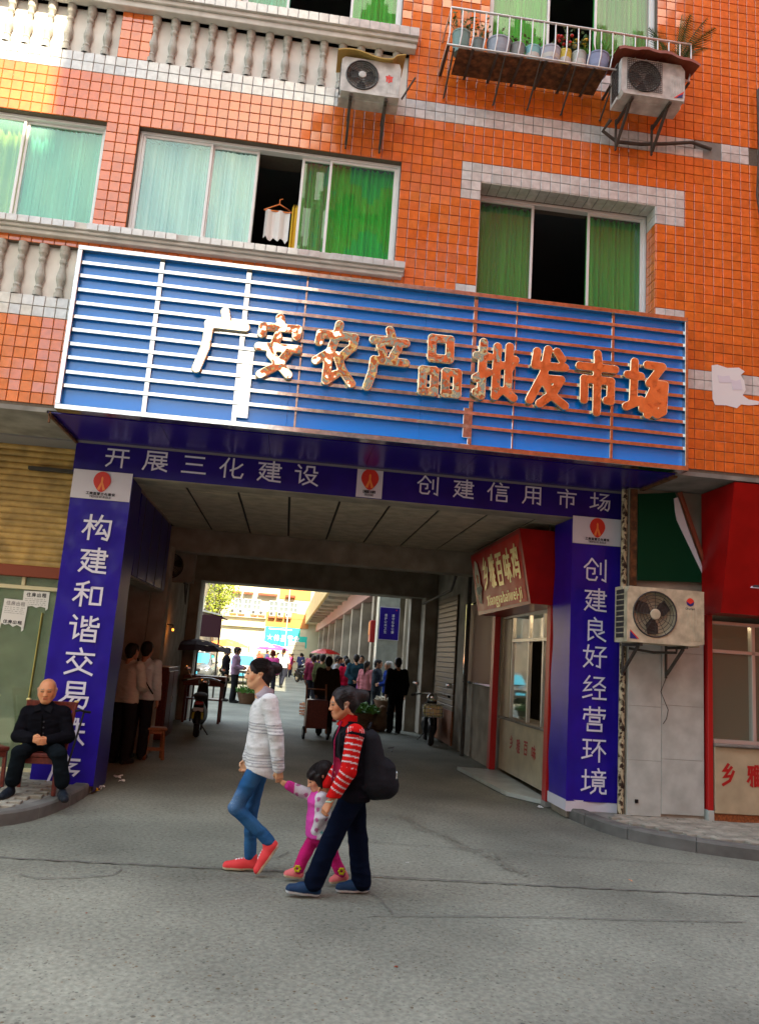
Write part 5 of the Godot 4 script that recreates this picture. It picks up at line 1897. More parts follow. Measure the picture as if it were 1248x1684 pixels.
			if kind == 3:
				for k in 9:
					f.tint = Color(0.62, 0.03, 0.02) if q[0] < 2.65 else Color(0.65, 0.42, 0.02)
					f.ball(Vector3(rr.randf_range(-0.09, 0.09), h + rr.randf_range(0.10, 0.24), rr.randf_range(-0.05, 0.05)), Vector3(0.022, 0.016, 0.022), 7, 4)
		part("leaves", f, M.foliage, p)


func leaf(f: Shape, a: Vector3, b: Vector3, w: float, rr: RandomNumberGenerator) -> void:
	var d := b - a
	var side := d.cross(Vector3(rr.randf_range(-1, 1), rr.randf_range(-1, 1), rr.randf_range(-1, 1))).normalized() * w
	var m := a + d * 0.5
	f.tri(a, m + side, b)
	f.tri(a, b, m - side)


func frond(f: Shape, base: Vector3, az: float, lean: float, length: float, rr: RandomNumberGenerator) -> void:
	var n := 30
	var prev := base
	for k in n:
		var t := (k + 1.0) / n
		var ang := lean * (0.30 + 1.1 * t)
		var d := Vector3(cos(az) * sin(ang), cos(ang), sin(az) * sin(ang))
		var p := prev + d * length / n
		f.tint = Color(0.05, 0.10, 0.02)
		f.tube([prev, p], 0.004, 4, false)
		if k > 4:
			var across := Vector3(-sin(az), 0.0, cos(az))
			var side := (across + d.cross(across) * 0.35).normalized()
			for s in [-1.0, 1.0]:
				f.tint = Color(0.025, 0.075, 0.010).lerp(Color(0.05, 0.12, 0.018), rr.randf())
				var l := 0.15 * sin(PI * clampf(t * 0.85 + 0.12, 0, 1)) + 0.015
				var tip: Vector3 = p + across * s * l + d.cross(across) * 0.35 * l + d * l * 0.6
				var w := d * 0.008
				f.tri(p - w, p + w, tip)
		prev = p


# ---------------------------------------------------------------- across the street, behind the camera: what shades the near street and mirrors in the steel
func make_opposite() -> void:
	var b := thing("opposite_block", "tall orange apartment block across the street that shades the near side", "building")
	# the side wall runs off at a slant, so the sun comes past it onto the facade's upper left
	var plan := Basis(Vector3(1, 0, 0), Vector3(0, 0, 1), Vector3(0, -1, 0))
	part("wall", sh().at(Vector3(0, 23.5, 0), plan).prism(PackedVector2Array([Vector2(-0.26, 16), Vector2(30, 16), Vector2(30, 28), Vector2(3.2, 28)]), 23.5), M.opposite_wall, b)
	part("added_shade_wing", sh().at(Vector3(0, 18.4, 0), plan).prism(PackedVector2Array([Vector2(-0.98, 16.1), Vector2(-0.24, 16.1), Vector2(3.2, 27.9), Vector2(2.0, 27.9)]), 18.4), M.opposite_wall, b)  # added unseen wing, shaped to stop the sun below the lit facade patch
	var cb := thing("added_corner_block", "unseen block added on the right to darken that side of the gateway", "building")
	part("wall", sh().span(Vector3(8.6, 0, 4.5), Vector3(24, 19, 15.0)), M.opposite_wall, cb)  # added unseen mass that blocks sky light from the right side
	# unseen balconies added to mottle what the brass characters mirror; wall left blank beyond
	for f in 6:
		for k in 2:
			var o := part("added_balcony_window", sh().box(Vector3.ZERO, Vector3(1.9, 1.7, 0.12), 0.02), M.window_glass, b)
			o.position = Vector3(1.25 + k * 2.35, 4.6 + f * 3.1, 15.98)
			part("added_balcony_front", sh().box(Vector3(o.position.x, o.position.y - 1.2, 15.7), Vector3(2.0, 0.75, 0.5), 0.02), [M.far_wall, M.opposite_wall, M.hall_yellow][(f + k) % 3], b)
		for k in 3:
			var w := part("window", sh().box(Vector3.ZERO, Vector3(1.5, 1.4, 0.12), 0.02), M.window_glass, b)
			w.position = Vector3(14.0 + k * 4.0, 4.6 + f * 3.1, 15.98)
	var lb2 := thing("added_left_block", "unseen pale block added past the low shops to darken the passage", "building")
	part("wall", sh().span(Vector3(-34, 0, 13.5), Vector3(-11.8, 17, 26)), M.far_wall, lb2)  # added unseen mass that keeps sky light out of the passage
	var l := thing("opposite_shops", "low pale row of shops across the street beside the tall block", "building")
	part("wall", sh().span(Vector3(-11.7, 0, 16), Vector3(-1.0, 6.4, 26)), M.plaster, l)
	part("roof", sh().span(Vector3(-11.7, 6.4, 15.6), Vector3(-1.0, 6.7, 26.3)), M.concrete, l)


# ---------------------------------------------------------------- the market street through the gateway
func make_street_behind() -> void:
	var hall := thing("market_hall", "long cream market hall with open bays and a deep canopy along the street", "building")
	var piers := [-14.9, -18.6, -22.9, -27.6, -33.6, -40.0, -47.0, -54.0]
	for z in piers:
		part("pier", sh().span(Vector3(2.55, 0.0, z - 0.5), Vector3(3.15, 3.55, z), 0.01), M.hall_wall, hall)
	part("bay_beam", sh().span(Vector3(2.48, 3.55, -62), Vector3(2.78, 4.15, -13.4), 0.01), M.hall_pink, hall)
	part("canopy", sh().span(Vector3(1.62, 4.15, -62), Vector3(2.6, 4.28, -14.0)), M.hall_wall, hall)
	part("canopy_fascia", sh().span(Vector3(1.50, 4.15, -62), Vector3(1.62, 5.35, -14.0), 0.01), M.hall_yellow, hall)
	for k in 12:
		part("canopy_rib", sh().span(Vector3(1.62, 4.03, -15.2 - k * 3.4), Vector3(2.5, 4.15, -15.0 - k * 3.4)), M.hall_wall, hall)
	part("upper_wall", sh().span(Vector3(2.5, 4.28, -62), Vector3(9, 8.5, -13.4)), M.hall_wall, hall)
	part("back_wall", sh().span(Vector3(6.4, 0, -62), Vector3(6.6, 4.28, -13.4)), M.hall_wall, hall)
	part("end_wall", sh().span(Vector3(3.3, 0, -13.4), Vector3(9, 4.28, -13.2)), M.hall_wall, hall)
	for k in 7:
		part("bay_wall", sh().span(Vector3(3.6, 0, piers[k + 1] - 0.3), Vector3(6.4, 4.2, piers[k + 1] - 0.15)), M.hall_wall, hall)
	var pil := thing("sign_pillar", "white tiled pillar carrying a small blue notice at the gateway's far end", "pillar")
	for k in 9:
		part("course", sh().span(Vector3(2.43, k * 0.5, -12.9), Vector3(3.0, k * 0.5 + 0.497, -12.35), 0.004), M.white_slab, pil)
	var board := thing("notice_board", "small blue board with two columns of white characters on the pillar", "sign", Vector3(2.735, 2.60, -12.345))
	part("panel", sh().box(Vector3.ZERO, Vector3(0.53, 0.86, 0.02), 0.004), M.banner_blue, board)
	part("edge", sh().box(Vector3(0, 0, -0.004), Vector3(0.56, 0.89, 0.012)), M.print_white, board)
	var t1 := "遵守社会公德"
	var t2 := "维护公共卫生"
	for k in 6:
		glyph_part("character", t1[k], board, Vector3(0.10, 0.22 - k * 0.09, 0.012), 0.075, 0.08, 0.009, M.print_white)
		glyph_part("character", t2[k], board, Vector3(-0.10, 0.22 - k * 0.09, 0.012), 0.075, 0.08, 0.009, M.print_white)
	part("emblem", sh().at(Vector3(0.18, 0.37, 0.012), Basis(Vector3.RIGHT, PI / 2)).lathe([Vector2(0.0, 0.002), Vector2(0.018, 0.0)], 12), M.emblem_red, board)
	var rb := thing("red_meter_box", "faded red box hung on the market hall pier", "box", Vector3(2.44, 2.15, -13.6))
	part("case", sh().box(Vector3(0, 0.25, 0), Vector3(0.2, 0.62, 0.42), 0.015), M.red_paint, rb)
	part("lid", sh().box(Vector3(-0.105, 0.33, 0), Vector3(0.02, 0.36, 0.34), 0.005), M.emblem_orange, rb)
	# the building that closes the street
	var far := thing("far_building", "sunlit pale apartment building closing the market street", "building")
	part("wall", sh().span(Vector3(-7.5, 0, -70), Vector3(6, 13, -61)), M.far_wall, far)
	part("orange_panel", sh().span(Vector3(-0.9, 6.2, -61), Vector3(1.8, 7.3, -60.93)).span(Vector3(-1.9, 3.75, -61), Vector3(1.8, 4.5, -60.93)).span(Vector3(-1.9, 4.52, -61), Vector3(1.8, 4.98, -60.90)), M.far_orange, far)
	for y in [4.35, 3.55, 7.35]:
		part("ledge", sh().span(Vector3(-5.6, y, -61), Vector3(-1.9, y + 0.16, -60.6)), M.far_wall, far)
	for row in [[5.05, 5.95], [7.6, 8.5]]:
		for q in [[-4.75, -4.05], [-3.95, -3.25], [-3.15, -2.45], [-1.75, -0.95], [-0.85, -0.05], [0.05, 0.75]]:
			var wn := part("window", sh().span(Vector3(q[0], row[0], -61), Vector3(q[1], row[1], -60.94)), M.window_glass, far)
			var f := sh()
			for x in [q[0], (q[0] + q[1]) / 2 - 0.02, q[1] - 0.05]:
				f.span(Vector3(x, row[0], -60.94), Vector3(x + 0.05, row[1], -60.90))
			for y in [row[0], row[0] + 0.42, row[1] - 0.05]:
				f.span(Vector3(q[0], y, -60.94), Vector3(q[1], y + 0.05, -60.892))
			part("frame", f, M.frame_white, wn)
	for q in [-4.6, -3.6, -2.35, -1.5, 0.05]:
		part("awning", sh().bar(Vector3(q, 6.55, -60.95), Vector3(q, 6.35, -60.4), 0.85, 0.04), M.rust_beam, far)
	var k := 0
	for x in [-4.75, -4.05, -2.95, -2.3, -1.4, -0.7, 0.0]:
		var ac := sh(Color(0.62, 0.62, 0.6))
		ac.box(Vector3(0, 0.28, 0), Vector3(0.52, 0.38, 0.3), 0.02)
		ac.tint = Color(0.05, 0.05, 0.05)
		ac.at(Vector3(-0.08, 0.28, 0.152), Basis(Vector3.RIGHT, PI / 2)).lathe([Vector2(0.15, 0.0), Vector2(0.15, 0.01), Vector2(0.0, 0.012)], 14)
		ac.at(Vector3.ZERO)
		ac.tint = Color(0.30, 0.10, 0.04)
		ac.box(Vector3(0, 0.0, 0.0), Vector3(0.56, 0.16, 0.36), 0.02)
		var o := solo("window_unit", ac, M.paint, "small white cooling unit on a brown tray below the far building's windows", "air conditioner", "cooling units on the far building")
		o.position = Vector3(x, 4.55, -60.68)
		k += 1
	var gb := thing("green_billboard", "teal billboard with white emblem and characters before the far building", "billboard", Vector3(-0.35, 2.85, -58))
	part("panel", sh().box(Vector3(0, 0, 0), Vector3(2.9, 1.55, 0.08)), M.teal_sign, gb)
	part("wing_panel", sh().box(Vector3(1.75, -0.33, 0.02), Vector3(0.65, 0.95, 0.08)), M.teal_sign, gb)
	for q in [["伟", -0.45], ["星", 0.12], ["管", 0.68], ["业", 1.22]]:
		glyph_part("character", q[0], gb, Vector3(q[1], -0.10, 0.065), 0.46, 0.5, 0.07, M.print_white)
	var star := sh().at(Vector3(-1.02, -0.08, 0.045))
	star.lathe([Vector2(0.10, 0.0), Vector2(0.10, 0.02), Vector2(0.0, 0.021)], 14, Vector3.ZERO, Basis(Vector3.RIGHT, PI / 2))
	for e in 5:
		var a := PI / 2 + TAU * e / 5
		star.bar(Vector3(cos(a) * 0.08, sin(a) * 0.08, 0.008), Vector3(cos(a) * 0.26, sin(a) * 0.26, 0.008), 0.07, 0.02)
	part("emblem", star, M.print_white, gb)
	part("line_of_print", sh().box(Vector3(-0.2, 0.62, 0.042), Vector3(1.9, 0.09, 0.01)), M.print_white, gb)
	part("leg", sh().span(Vector3(-1.2, -2.85, -0.1), Vector3(-1.1, -0.7, -0.02)), M.iron, gb)
	part("leg", sh().span(Vector3(1.1, -2.85, -0.1), Vector3(1.2, -0.7, -0.02)), M.iron, gb)
	var shed := thing("cream_shed", "low cream corrugated shed below the teal billboard", "shed", Vector3(0.75, 0, -56))
	part("wall", sh().span(Vector3(-0.55, 0, -1), Vector3(0.8, 2.5, 0)), M.far_wall, shed)
	for e in 6:
		part("rib", sh().span(Vector3(-0.55, 0.4 + e * 0.36, 0.0), Vector3(0.8, 0.44 + e * 0.36, 0.03)), M.hall_wall, shed)
	var pole := solo("thin_mast", sh().tube([Vector3(-0.05, 0, -55), Vector3(-0.05, 7.0, -55)], 0.03, 6), M.frame_white, "thin white mast standing in front of the teal billboard", "mast")
	# left of the street
	var lb := thing("side_house", "beige house front on the left side of the market street", "building")
	part("wall", sh().span(Vector3(-12, 0, -48), Vector3(-4.75, 6.5, -27)), M.hall_wall, lb)
	part("roof", sh().span(Vector3(-12, 6.5, -48.2), Vector3(-4.4, 6.7, -26.8)), M.rust_beam, lb)
	for z in [-30.0, -36.0, -42.0]:
		part("window", sh().span(Vector3(-4.76, 3.0, z - 1.0), Vector3(-4.70, 4.4, z)), M.window_glass, lb)
	var aw := thing("maroon_awning", "maroon canvas awning with a pale edge over the left stalls", "awning", Vector3(-2.75, 0, -18.5))
	part("roof_sheet", sh().bar(Vector3(-1.2, 2.95, 0), Vector3(0.62, 2.62, 0), 0.03, 2.6, 0.0, Vector3.BACK), M.maroon_cloth, aw)
	part("valance", sh().span(Vector3(-1.2, 1.95, 1.28), Vector3(0.62, 2.66, 1.30)), M.maroon_cloth, aw)
	part("pale_edge", sh().bar(Vector3(-1.2, 2.98, 1.29), Vector3(0.62, 2.68, 1.29), 0.05, 0.05), M.white_cloth, aw)
	for x in [-1.15, 0.58]:
		part("post", sh().tube([Vector3(x, 0, 1.25), Vector3(x, 2.6, 1.25)], 0.03, 7), M.iron, aw)
	make_tree(Vector3(-4.35, 0, -38), 5.9)
	# sunshades down the street
	parasol("pink_parasol", "bright pink sunshade further down the market street", Vector3(-0.75, 0, -40), 2.05, 1.0, M.pink_cloth)
	parasol("white_parasol", "white sunshade standing behind the silver car", Vector3(-2.1, 0, -38), 2.35, 1.5, M.white_cloth)
	parasol("orange_parasol", "faded orange sunshade behind the maroon awning", Vector3(-3.0, 0, -33), 2.1, 1.1, M.emblem_orange)
	parasol("red_parasol", "bright red sunshade beside the market hall's piers", Vector3(2.0, 0, -31), 1.95, 0.75, M.red_paint)
	make_car("silver_car", "silver car with blue windscreen parked nose on in the street", Vector3(-2.0, 0, -29), M.car_silver)
	make_car("dark_car", "dark grey car parked behind the maroon umbrella", Vector3(-4.0, 0, -27.5), M.car_dark)


func make_tree(at_: Vector3, h: float) -> void:
	var t := thing("street_tree", "sunlit yellow green tree beside the beige house", "tree", at_)
	var trunk := sh()
	trunk.tube([Vector3(0, -0.1, 0), Vector3(0.1, h * 0.3, 0), Vector3(0.0, h * 0.6, 0.1)], [0.14, 0.11, 0.07], 9)
	var r := RandomNumberGenerator.new()
	r.seed = 3
	var tips := []
	for k in 12:
		var a := TAU * k / 12.0 + r.randf()
		var b := Vector3(0.05, h * r.randf_range(0.42, 0.62), 0.05)
		var e := b + Vector3(cos(a) * r.randf_range(0.4, 1.0), h * r.randf_range(0.1, 0.42), sin(a) * r.randf_range(0.4, 1.0))
		trunk.tube([b, (b + e) / 2 + Vector3(0, 0.1, 0), e], [0.045, 0.03, 0.012], 6)
		tips.append(e)
	part("trunk", trunk, M.bark, t)
	var c := sh()
	for e in tips:
		for k in 190:
			var p: Vector3 = e + Vector3(r.randfn(0, 0.26), r.randfn(0, 0.30), r.randfn(0, 0.26))
			c.tint = Color(0.16, 0.24, 0.02).lerp(Color(0.30, 0.34, 0.03), r.randf())
			leaf(c, p, p + Vector3(r.randf_range(-0.13, 0.13), r.randf_range(-0.15, 0.05), r.randf_range(-0.13, 0.13)), 0.045, r)
	part("crown", c, M.foliage, t)


func parasol(called: String, label: String, at_: Vector3, h: float, r: float, m: Material) -> Node3D:
	var o := thing(called, label, "sunshade", at_)
	part("pole", sh().tube([Vector3(0, 0, 0), Vector3(0, h, 0)], 0.02, 8), M.iron, o)
	var s := sh()
	var n := 8
	for k in n:
		var a := TAU * k / n
		var b := TAU * (k + 1) / n
		var m2 := (a + b) / 2
		var rings := [[0.0, 1.0], [0.35, 0.90], [0.7, 0.68], [1.0, 0.36]]
		for e in 3:
			var q := []
			for i in [e, e + 1]:
				for ang in [a, m2, b]:
					var rr: float = r * rings[i][0] * (0.96 if ang == m2 else 1.0)
					q.append(Vector3(cos(ang) * rr, h - r * 0.5 * (1.0 - rings[i][1]) - (0.015 * r * e if ang == m2 else 0.0), -sin(ang) * rr))
			s.quad(q[3], q[4], q[1], q[0])
			s.quad(q[4], q[5], q[2], q[1])
	part("canopy", s, m, o)
	var ribs := sh()
	for k in n:
		var a := TAU * k / n
		ribs.tube([Vector3(0, h - 0.03, 0), Vector3(cos(a) * r * 0.98, h - r * 0.33, -sin(a) * r * 0.98)], 0.006, 5)
	part("ribs", ribs, M.iron, o)
	return o


func make_car(called: String, label: String, at_: Vector3, paint_: Material) -> void:
	var o := thing(called, label, "car", at_, 0.0, "cars parked in the market street")
	# nose towards +z; rounded body from a field
	var f := Field.new(Vector3(-0.95, 0.1, -3.9), Vector3(0.95, 1.6, 0.2), 0.06)
	for sx in [-1.0, 1.0]:
		f.cap(Vector3(0.58 * sx, 0.52, -3.5), Vector3(0.58 * sx, 0.52, -0.25), 0.27, 0.26, 0.15)
		f.cap(Vector3(0.5 * sx, 0.74, -3.4), Vector3(0.5 * sx, 0.66, -0.45), 0.26, 0.18, 0.15)
		f.cap(Vector3(0.48 * sx, 1.28, -2.9), Vector3(0.48 * sx, 1.30, -1.75), 0.14, 0.12, 0.12)
		f.cap(Vector3(0.52 * sx, 1.28, -1.75), Vector3(0.62 * sx, 0.86, -1.05), 0.07, 0.08, 0.08)
		f.cap(Vector3(0.52 * sx, 1.28, -2.9), Vector3(0.6 * sx, 0.86, -3.5), 0.08, 0.1, 0.08)
	f.cap(Vector3(-0.3, 0.55, -3.4), Vector3(-0.3, 0.55, -0.3), 0.3, 0.28, 0.1)
	f.cap(Vector3(0.3, 0.55, -3.4), Vector3(0.3, 0.55, -0.3), 0.3, 0.28, 0.1)
	f.cap(Vector3(-0.4, 1.34, -2.8), Vector3(0.4, 1.34, -2.8), 0.1, 0.1, 0.1)
	f.cap(Vector3(-0.4, 1.34, -1.9), Vector3(0.4, 1.34, -1.9), 0.1, 0.1, 0.1)
	f.cap(Vector3(0, 1.36, -2.8), Vector3(0, 1.36, -1.9), 0.1, 0.1, 0.3)
	part("body", f.into(sh()), paint_, o)
	var g := sh()
	g.quad(Vector3(-0.60, 0.88, -1.02), Vector3(0.60, 0.88, -1.02), Vector3(0.50, 1.33, -1.66), Vector3(-0.50, 1.33, -1.66))
	part("windscreen", g, M.car_glass, o)
	for sx in [-1.0, 1.0]:
		part("side_window", sh().quad_pair(Vector3(0.70 * sx, 0.90, -1.3), Vector3(0.70 * sx, 0.90, -3.2), Vector3(0.58 * sx, 1.32, -2.8), Vector3(0.58 * sx, 1.32, -1.8)), M.car_glass, o)
		part("headlight", sh().ball(Vector3(0.58 * sx, 0.66, -0.12), Vector3(0.17, 0.085, 0.10), 12, 7), M.chrome, o)
		part("mirror", sh().ball(Vector3(0.90 * sx, 0.95, -1.25), Vector3(0.09, 0.07, 0.05), 10, 6), paint_, o)
		for z in [-0.75, -3.0]:
			var wl := part("wheel", sh().at(Vector3(0.74 * sx, 0.29, z), Basis(Vector3.BACK, PI / 2)).lathe([Vector2(0.18, -0.09), Vector2(0.28, -0.10), Vector2(0.30, -0.05), Vector2(0.30, 0.05), Vector2(0.28, 0.10), Vector2(0.18, 0.09)], 20), M.tyre, o)
			part("rim", sh().at(Vector3(0.74 * sx, 0.29, z), Basis(Vector3.BACK, PI / 2)).lathe([Vector2(0.0, -0.085), Vector2(0.18, -0.09), Vector2(0.18, 0.09), Vector2(0.0, 0.085)], 16), M.chrome, wl)
	part("grille", sh().box(Vector3(0, 0.60, 0.02), Vector3(0.62, 0.11, 0.05), 0.02), M.black_plastic, o)
	part("bumper_intake", sh().box(Vector3(0, 0.36, 0.015), Vector3(1.0, 0.12, 0.05), 0.02), M.black_plastic, o)
	part("number_plate", sh().box(Vector3(0, 0.47, 0.05), Vector3(0.42, 0.12, 0.02), 0.004), M.car_glass, o)


# ---------------------------------------------------------------- in the passage
func make_tunnel_things() -> void:
	# the red food stall built into the right wall
	var st := thing("food_stall", "red framed food stall window and counter built into the passage wall", "stall")
	part("post", sh().span(Vector3(3.335, 0.06, -0.85), Vector3(3.43, 2.50, -0.70), 0.005), M.red_paint, st)
	part("post", sh().span(Vector3(3.335, 0.06, -3.62), Vector3(3.43, 2.50, -3.45), 0.005), M.red_paint, st)
	part("post_foot", sh().span(Vector3(3.33, 0.0, -0.86), Vector3(3.44, 0.06, -0.69)), M.frame_alu, st)
	var x := 3.47
	part("counter", sh().span(Vector3(x, 0.10, -3.40), Vector3(x + 0.3, 0.86, -0.9), 0.004), M.beige_slab, st)
	part("counter_top", sh().span(Vector3(x - 0.06, 0.865, -3.35), Vector3(x + 0.4, 0.90, -0.88), 0.006), M.concrete, st)
	part("side_panel", sh().span(Vector3(x, 0.90, -3.42), Vector3(x + 0.05, 2.40, -2.95), 0.004), M.beige_slab, st)
	var f := sh()
	for z in [-2.95, -2.1, -1.45, -0.92]:
		f.span(Vector3(x + 0.01, 0.90, z), Vector3(x + 0.06, 2.42, z + 0.05), 0.003)
	f.span(Vector3(x + 0.008, 2.04, -2.95), Vector3(x + 0.062, 2.09, -0.9), 0.003)
	f.span(Vector3(x + 0.008, 2.42, -3.42), Vector3(x + 0.062, 2.50, -0.88), 0.003)
	part("frame", f, M.frame_alu, st)
	part("pane", sh().span(Vector3(x + 0.032, 0.92, -2.9), Vector3(x + 0.038, 2.04, -2.1)), M.pane_clear, st)
	part("pane", sh().span(Vector3(x + 0.032, 2.09, -2.9), Vector3(x + 0.038, 2.42, -2.1)), M.pane_clear, st)
	part("pane", sh().span(Vector3(x + 0.032, 2.09, -2.05), Vector3(x + 0.038, 2.42, -0.95)), M.pane_clear, st)
	part("back_wall", sh().span(Vector3(4.5, 0, -3.4), Vector3(4.54, 3.5, -0.6)), M.plaster, st)
	part("stall_ceiling", sh().span(Vector3(3.5, 2.52, -3.4), Vector3(4.5, 2.56, -0.6)), M.plaster, st)
	part("shelf", sh().span(Vector3(4.2, 1.5, -3.2), Vector3(4.5, 1.53, -1.0)), M.frame_alu, st)
	var w := "乡雅百味"
	for k in 4:
		glyph_part("character", w[k], st, Vector3(x - 0.004, 0.56 - 0.02 * (k % 2), -2.72 + k * 0.36), 0.19, 0.20, 0.026, M.red_paint, Vector3(0, -PI / 2, 0))
	downlight(st, Vector3(3.8, 2.51, -1.75))
	downlight(st, Vector3(3.8, 2.51, -1.2))
	part("step_plate", sh().at(Vector3(0, 0.0, 0), Basis(Vector3(1, 0, 0), Vector3(0, 0, 1), Vector3(0, -1, 0))).at(Vector3(0, 0.055, 0), Basis(Vector3(1, 0, 0), Vector3(0, 0, 1), Vector3(0, -1, 0))).prism(PackedVector2Array([Vector2(3.02, -1.35), Vector2(3.44, -0.68), Vector2(3.50, -3.5), Vector2(2.86, -3.6)]), 0.05), M.white_slab, st)
	# its tilted sign
	var sg := thing("stall_sign", "glossy red sign box with gold characters and a pale figure above the food stall", "sign")
	var p := [Vector3(2.86, 3.43, -0.62), Vector3(3.04, 2.47, -0.62), Vector3(3.46, 2.47, -0.62), Vector3(3.46, 3.43, -0.62)]
	var q := []
	for e in p: q.append(e + Vector3(0.02, -0.02, -2.85))
	var c := sh()
	c.quad(p[0], p[1], p[2], p[3])
	c.quad(q[1], q[0], q[3], q[2])
	for k in 4:
		c.quad(p[k], q[k], q[(k + 1) % 4], p[(k + 1) % 4])
	part("casing", c, M.red_box, sg)
	# printed face, a glossy film that is not quite flat; local frame along the tilted front
	var down: Vector3 = (p[1] - p[0])
	var yy := -down.normalized()
	var xx := Vector3(0, 0, 1)
	var zz := xx.cross(yy)
	var face := Node3D.new()
	face.name = "face"
	face.basis = Basis(xx, yy, zz)
	face.position = (p[0] + p[1]) / 2 + Vector3(0.01, -0.01, -1.43) + zz * 0.012
	sg.add_child(face, true)
	var film := mat("red_film", 0.52, 0.008, 0.006, 0.35, 0.0, 0.22)
	part("film", sheet(-1.34, 1.34, -0.44, 0.44, 0.0, 0.012, 40, 12, 44), film, face)
	var word := "乡雅百味鸡"
	for k in 5:
		glyph_part("character", word[k], face, Vector3(-0.52 + k * 0.40, 0.10, 0.012), 0.34, 0.50, 0.055, M.gold_letter)
	latin("Xiangyabaiwei-Ji", 0.20, face, Vector3(0.28, -0.32, 0.012), M.gold_letter, true, 1.15)
	var fig := sh(Color(0.70, 0.66, 0.52)).at(Vector3(-1.02, 0.0, 0.014))
	fig.prism(PackedVector2Array([Vector2(-0.05, 0.36), Vector2(0.08, 0.30), Vector2(0.14, 0.10), Vector2(0.12, -0.02), Vector2(0.22, -0.10), Vector2(0.14, -0.16), Vector2(0.06, -0.34), Vector2(-0.08, -0.30), Vector2(-0.18, -0.12), Vector2(-0.10, -0.04), Vector2(-0.16, 0.14)]), 0.002)
	fig.tint = Color(0.62, 0.16, 0.03)
	fig.at(Vector3(-1.02, 0.06, 0.017)).prism(PackedVector2Array([Vector2(-0.06, 0.08), Vector2(0.06, 0.05), Vector2(0.05, -0.06), Vector2(-0.04, -0.08)]), 0.001)
	fig.tint = Color(0.18, 0.28, 0.26)
	fig.at(Vector3(-1.0, -0.12, 0.0175)).prism(PackedVector2Array([Vector2(-0.12, 0.05), Vector2(0.10, 0.06), Vector2(0.12, -0.02), Vector2(0.0, -0.08), Vector2(-0.10, -0.05)]), 0.001)
	part("painted_figure", fig, M.paint, face)
	for e in [[3.28, 3.52], [3.36, 3.52], [3.42, 3.52]]:
		part("hanger_bar", sh().span(Vector3(e[0], 3.42, -0.70), Vector3(e[0] + 0.02, e[1], -0.68)), M.iron, sg)
	# lightless poster case on the wall beyond
	var po := thing("poster_case", "steel framed blank poster case on the passage's right wall", "poster case", Vector3(3.49, 2.05, -5.0))
	mat("faded_print", 0.30, 0.14, 0.09, 0.5, 0.0, 0.2)
	part("poster", sheet_x(-1.05, 1.05, -0.70, 0.72), M.faded_print, po)
	for e in [[-0.74, -0.70], [0.72, 0.76]]:
		part("frame_bar", sh().span(Vector3(-0.05, e[0], -1.10), Vector3(0.01, e[1], 1.10), 0.004), M.chrome, po)
	for e in [[-1.10, -1.05], [1.05, 1.10]]:
		part("frame_bar", sh().span(Vector3(-0.05, -0.70, e[0]), Vector3(0.01, 0.72, e[1]), 0.004), M.chrome, po)
	var po2 := thing("wall_papers", "old pasted papers on the wall past the poster case", "poster", Vector3(3.49, 1.5, -7.6))
	for k in 6:
		var r := rng.randf_range(-0.5, 0.5)
		part("paper", sh().box(Vector3(-0.004 - 0.002 * k, (k % 3) * 0.34 - 0.3, (k / 3) * 0.42 - 0.2 + r * 0.1), Vector3(0.002, 0.28, 0.34)), [M.plaster, M.faded_print, M.paper][k % 3], po2)
	# a dark printed shop sign over the doorway on the left, a shutter and boards on the right wall
	var ds := thing("doorway_sign", "dark navy printed sign cloth over the shop doorway inside the passage", "sign", Vector3(-1.94, 2.95, -2.0))
	part("cloth", sh().box(Vector3.ZERO, Vector3(0.02, 1.02, 2.6), 0.004), M.lintel_blue, ds)
	for k in 4:
		part("seam", sh().box(Vector3(0.012, 0, -1.0 + k * 0.66), Vector3(0.006, 1.02, 0.02)), M.iron, ds)
	var rs := thing("grey_shutter", "closed ribbed metal shutter on the right wall past the poster case", "shutter", Vector3(3.47, 0, -8.0))
	var rib := sh().box(Vector3.ZERO, Vector3(0.03, 0.105, 2.0), 0.012).mesh()
	mat("shutter_grey", 0.20, 0.15, 0.10, 0.5, 0.3)
	for k in 22:
		part("slat", rib, M.shutter_grey, rs).position = Vector3(0, 0.75 + k * 0.108, 0)
	part("lower_board", sh().box(Vector3(0, 0.36, 0), Vector3(0.04, 0.68, 2.0), 0.005), M.wood_orange, rs)
	# stool by the pilaster
	var so := thing("wooden_stool", "small orange wooden stool by the passage pilaster", "stool", Vector3(-1.76, 0, -2.95), 0.25)
	part("seat", sh().box(Vector3(0, 0.43, 0), Vector3(0.30, 0.035, 0.26), 0.006), M.wood_orange, so)
	for a in [-1.0, 1.0]:
		for e in [-1.0, 1.0]:
			part("leg", sh().bar(Vector3(0.13 * a, 0.0, 0.11 * e), Vector3(0.105 * a, 0.415, 0.085 * e), 0.04, 0.035, 0.004), M.wood_orange, so)
	part("stretcher", sh().bar(Vector3(-0.11, 0.14, 0.10), Vector3(0.11, 0.14, 0.10), 0.025, 0.02), M.wood_orange, so)
	part("stretcher", sh().bar(Vector3(-0.11, 0.14, -0.10), Vector3(0.11, 0.14, -0.10), 0.025, 0.02), M.wood_orange, so)
	part("apron", sh().box(Vector3(0, 0.385, 0.085), Vector3(0.2, 0.05, 0.015)), M.wood_orange, so)
	scooter("black scooter parked tail first under the maroon umbrella", Vector3(-1.52, 0, -6.7), 0.06, false)
	scooter("black scooter with shiny front basket facing out by the right wall", Vector3(3.12, 0, -7.7), PI - 0.1, true)
	var um := parasol("maroon_umbrella", "dark maroon vendor's umbrella over a small cart in the passage", Vector3(-1.95, 0, -9.2), 1.80, 0.78, M.maroon_cloth)
	var ct := thing("vendor_cart", "dark wooden vendor's cart standing under the maroon umbrella", "cart", Vector3(-1.75, 0, -9.15))
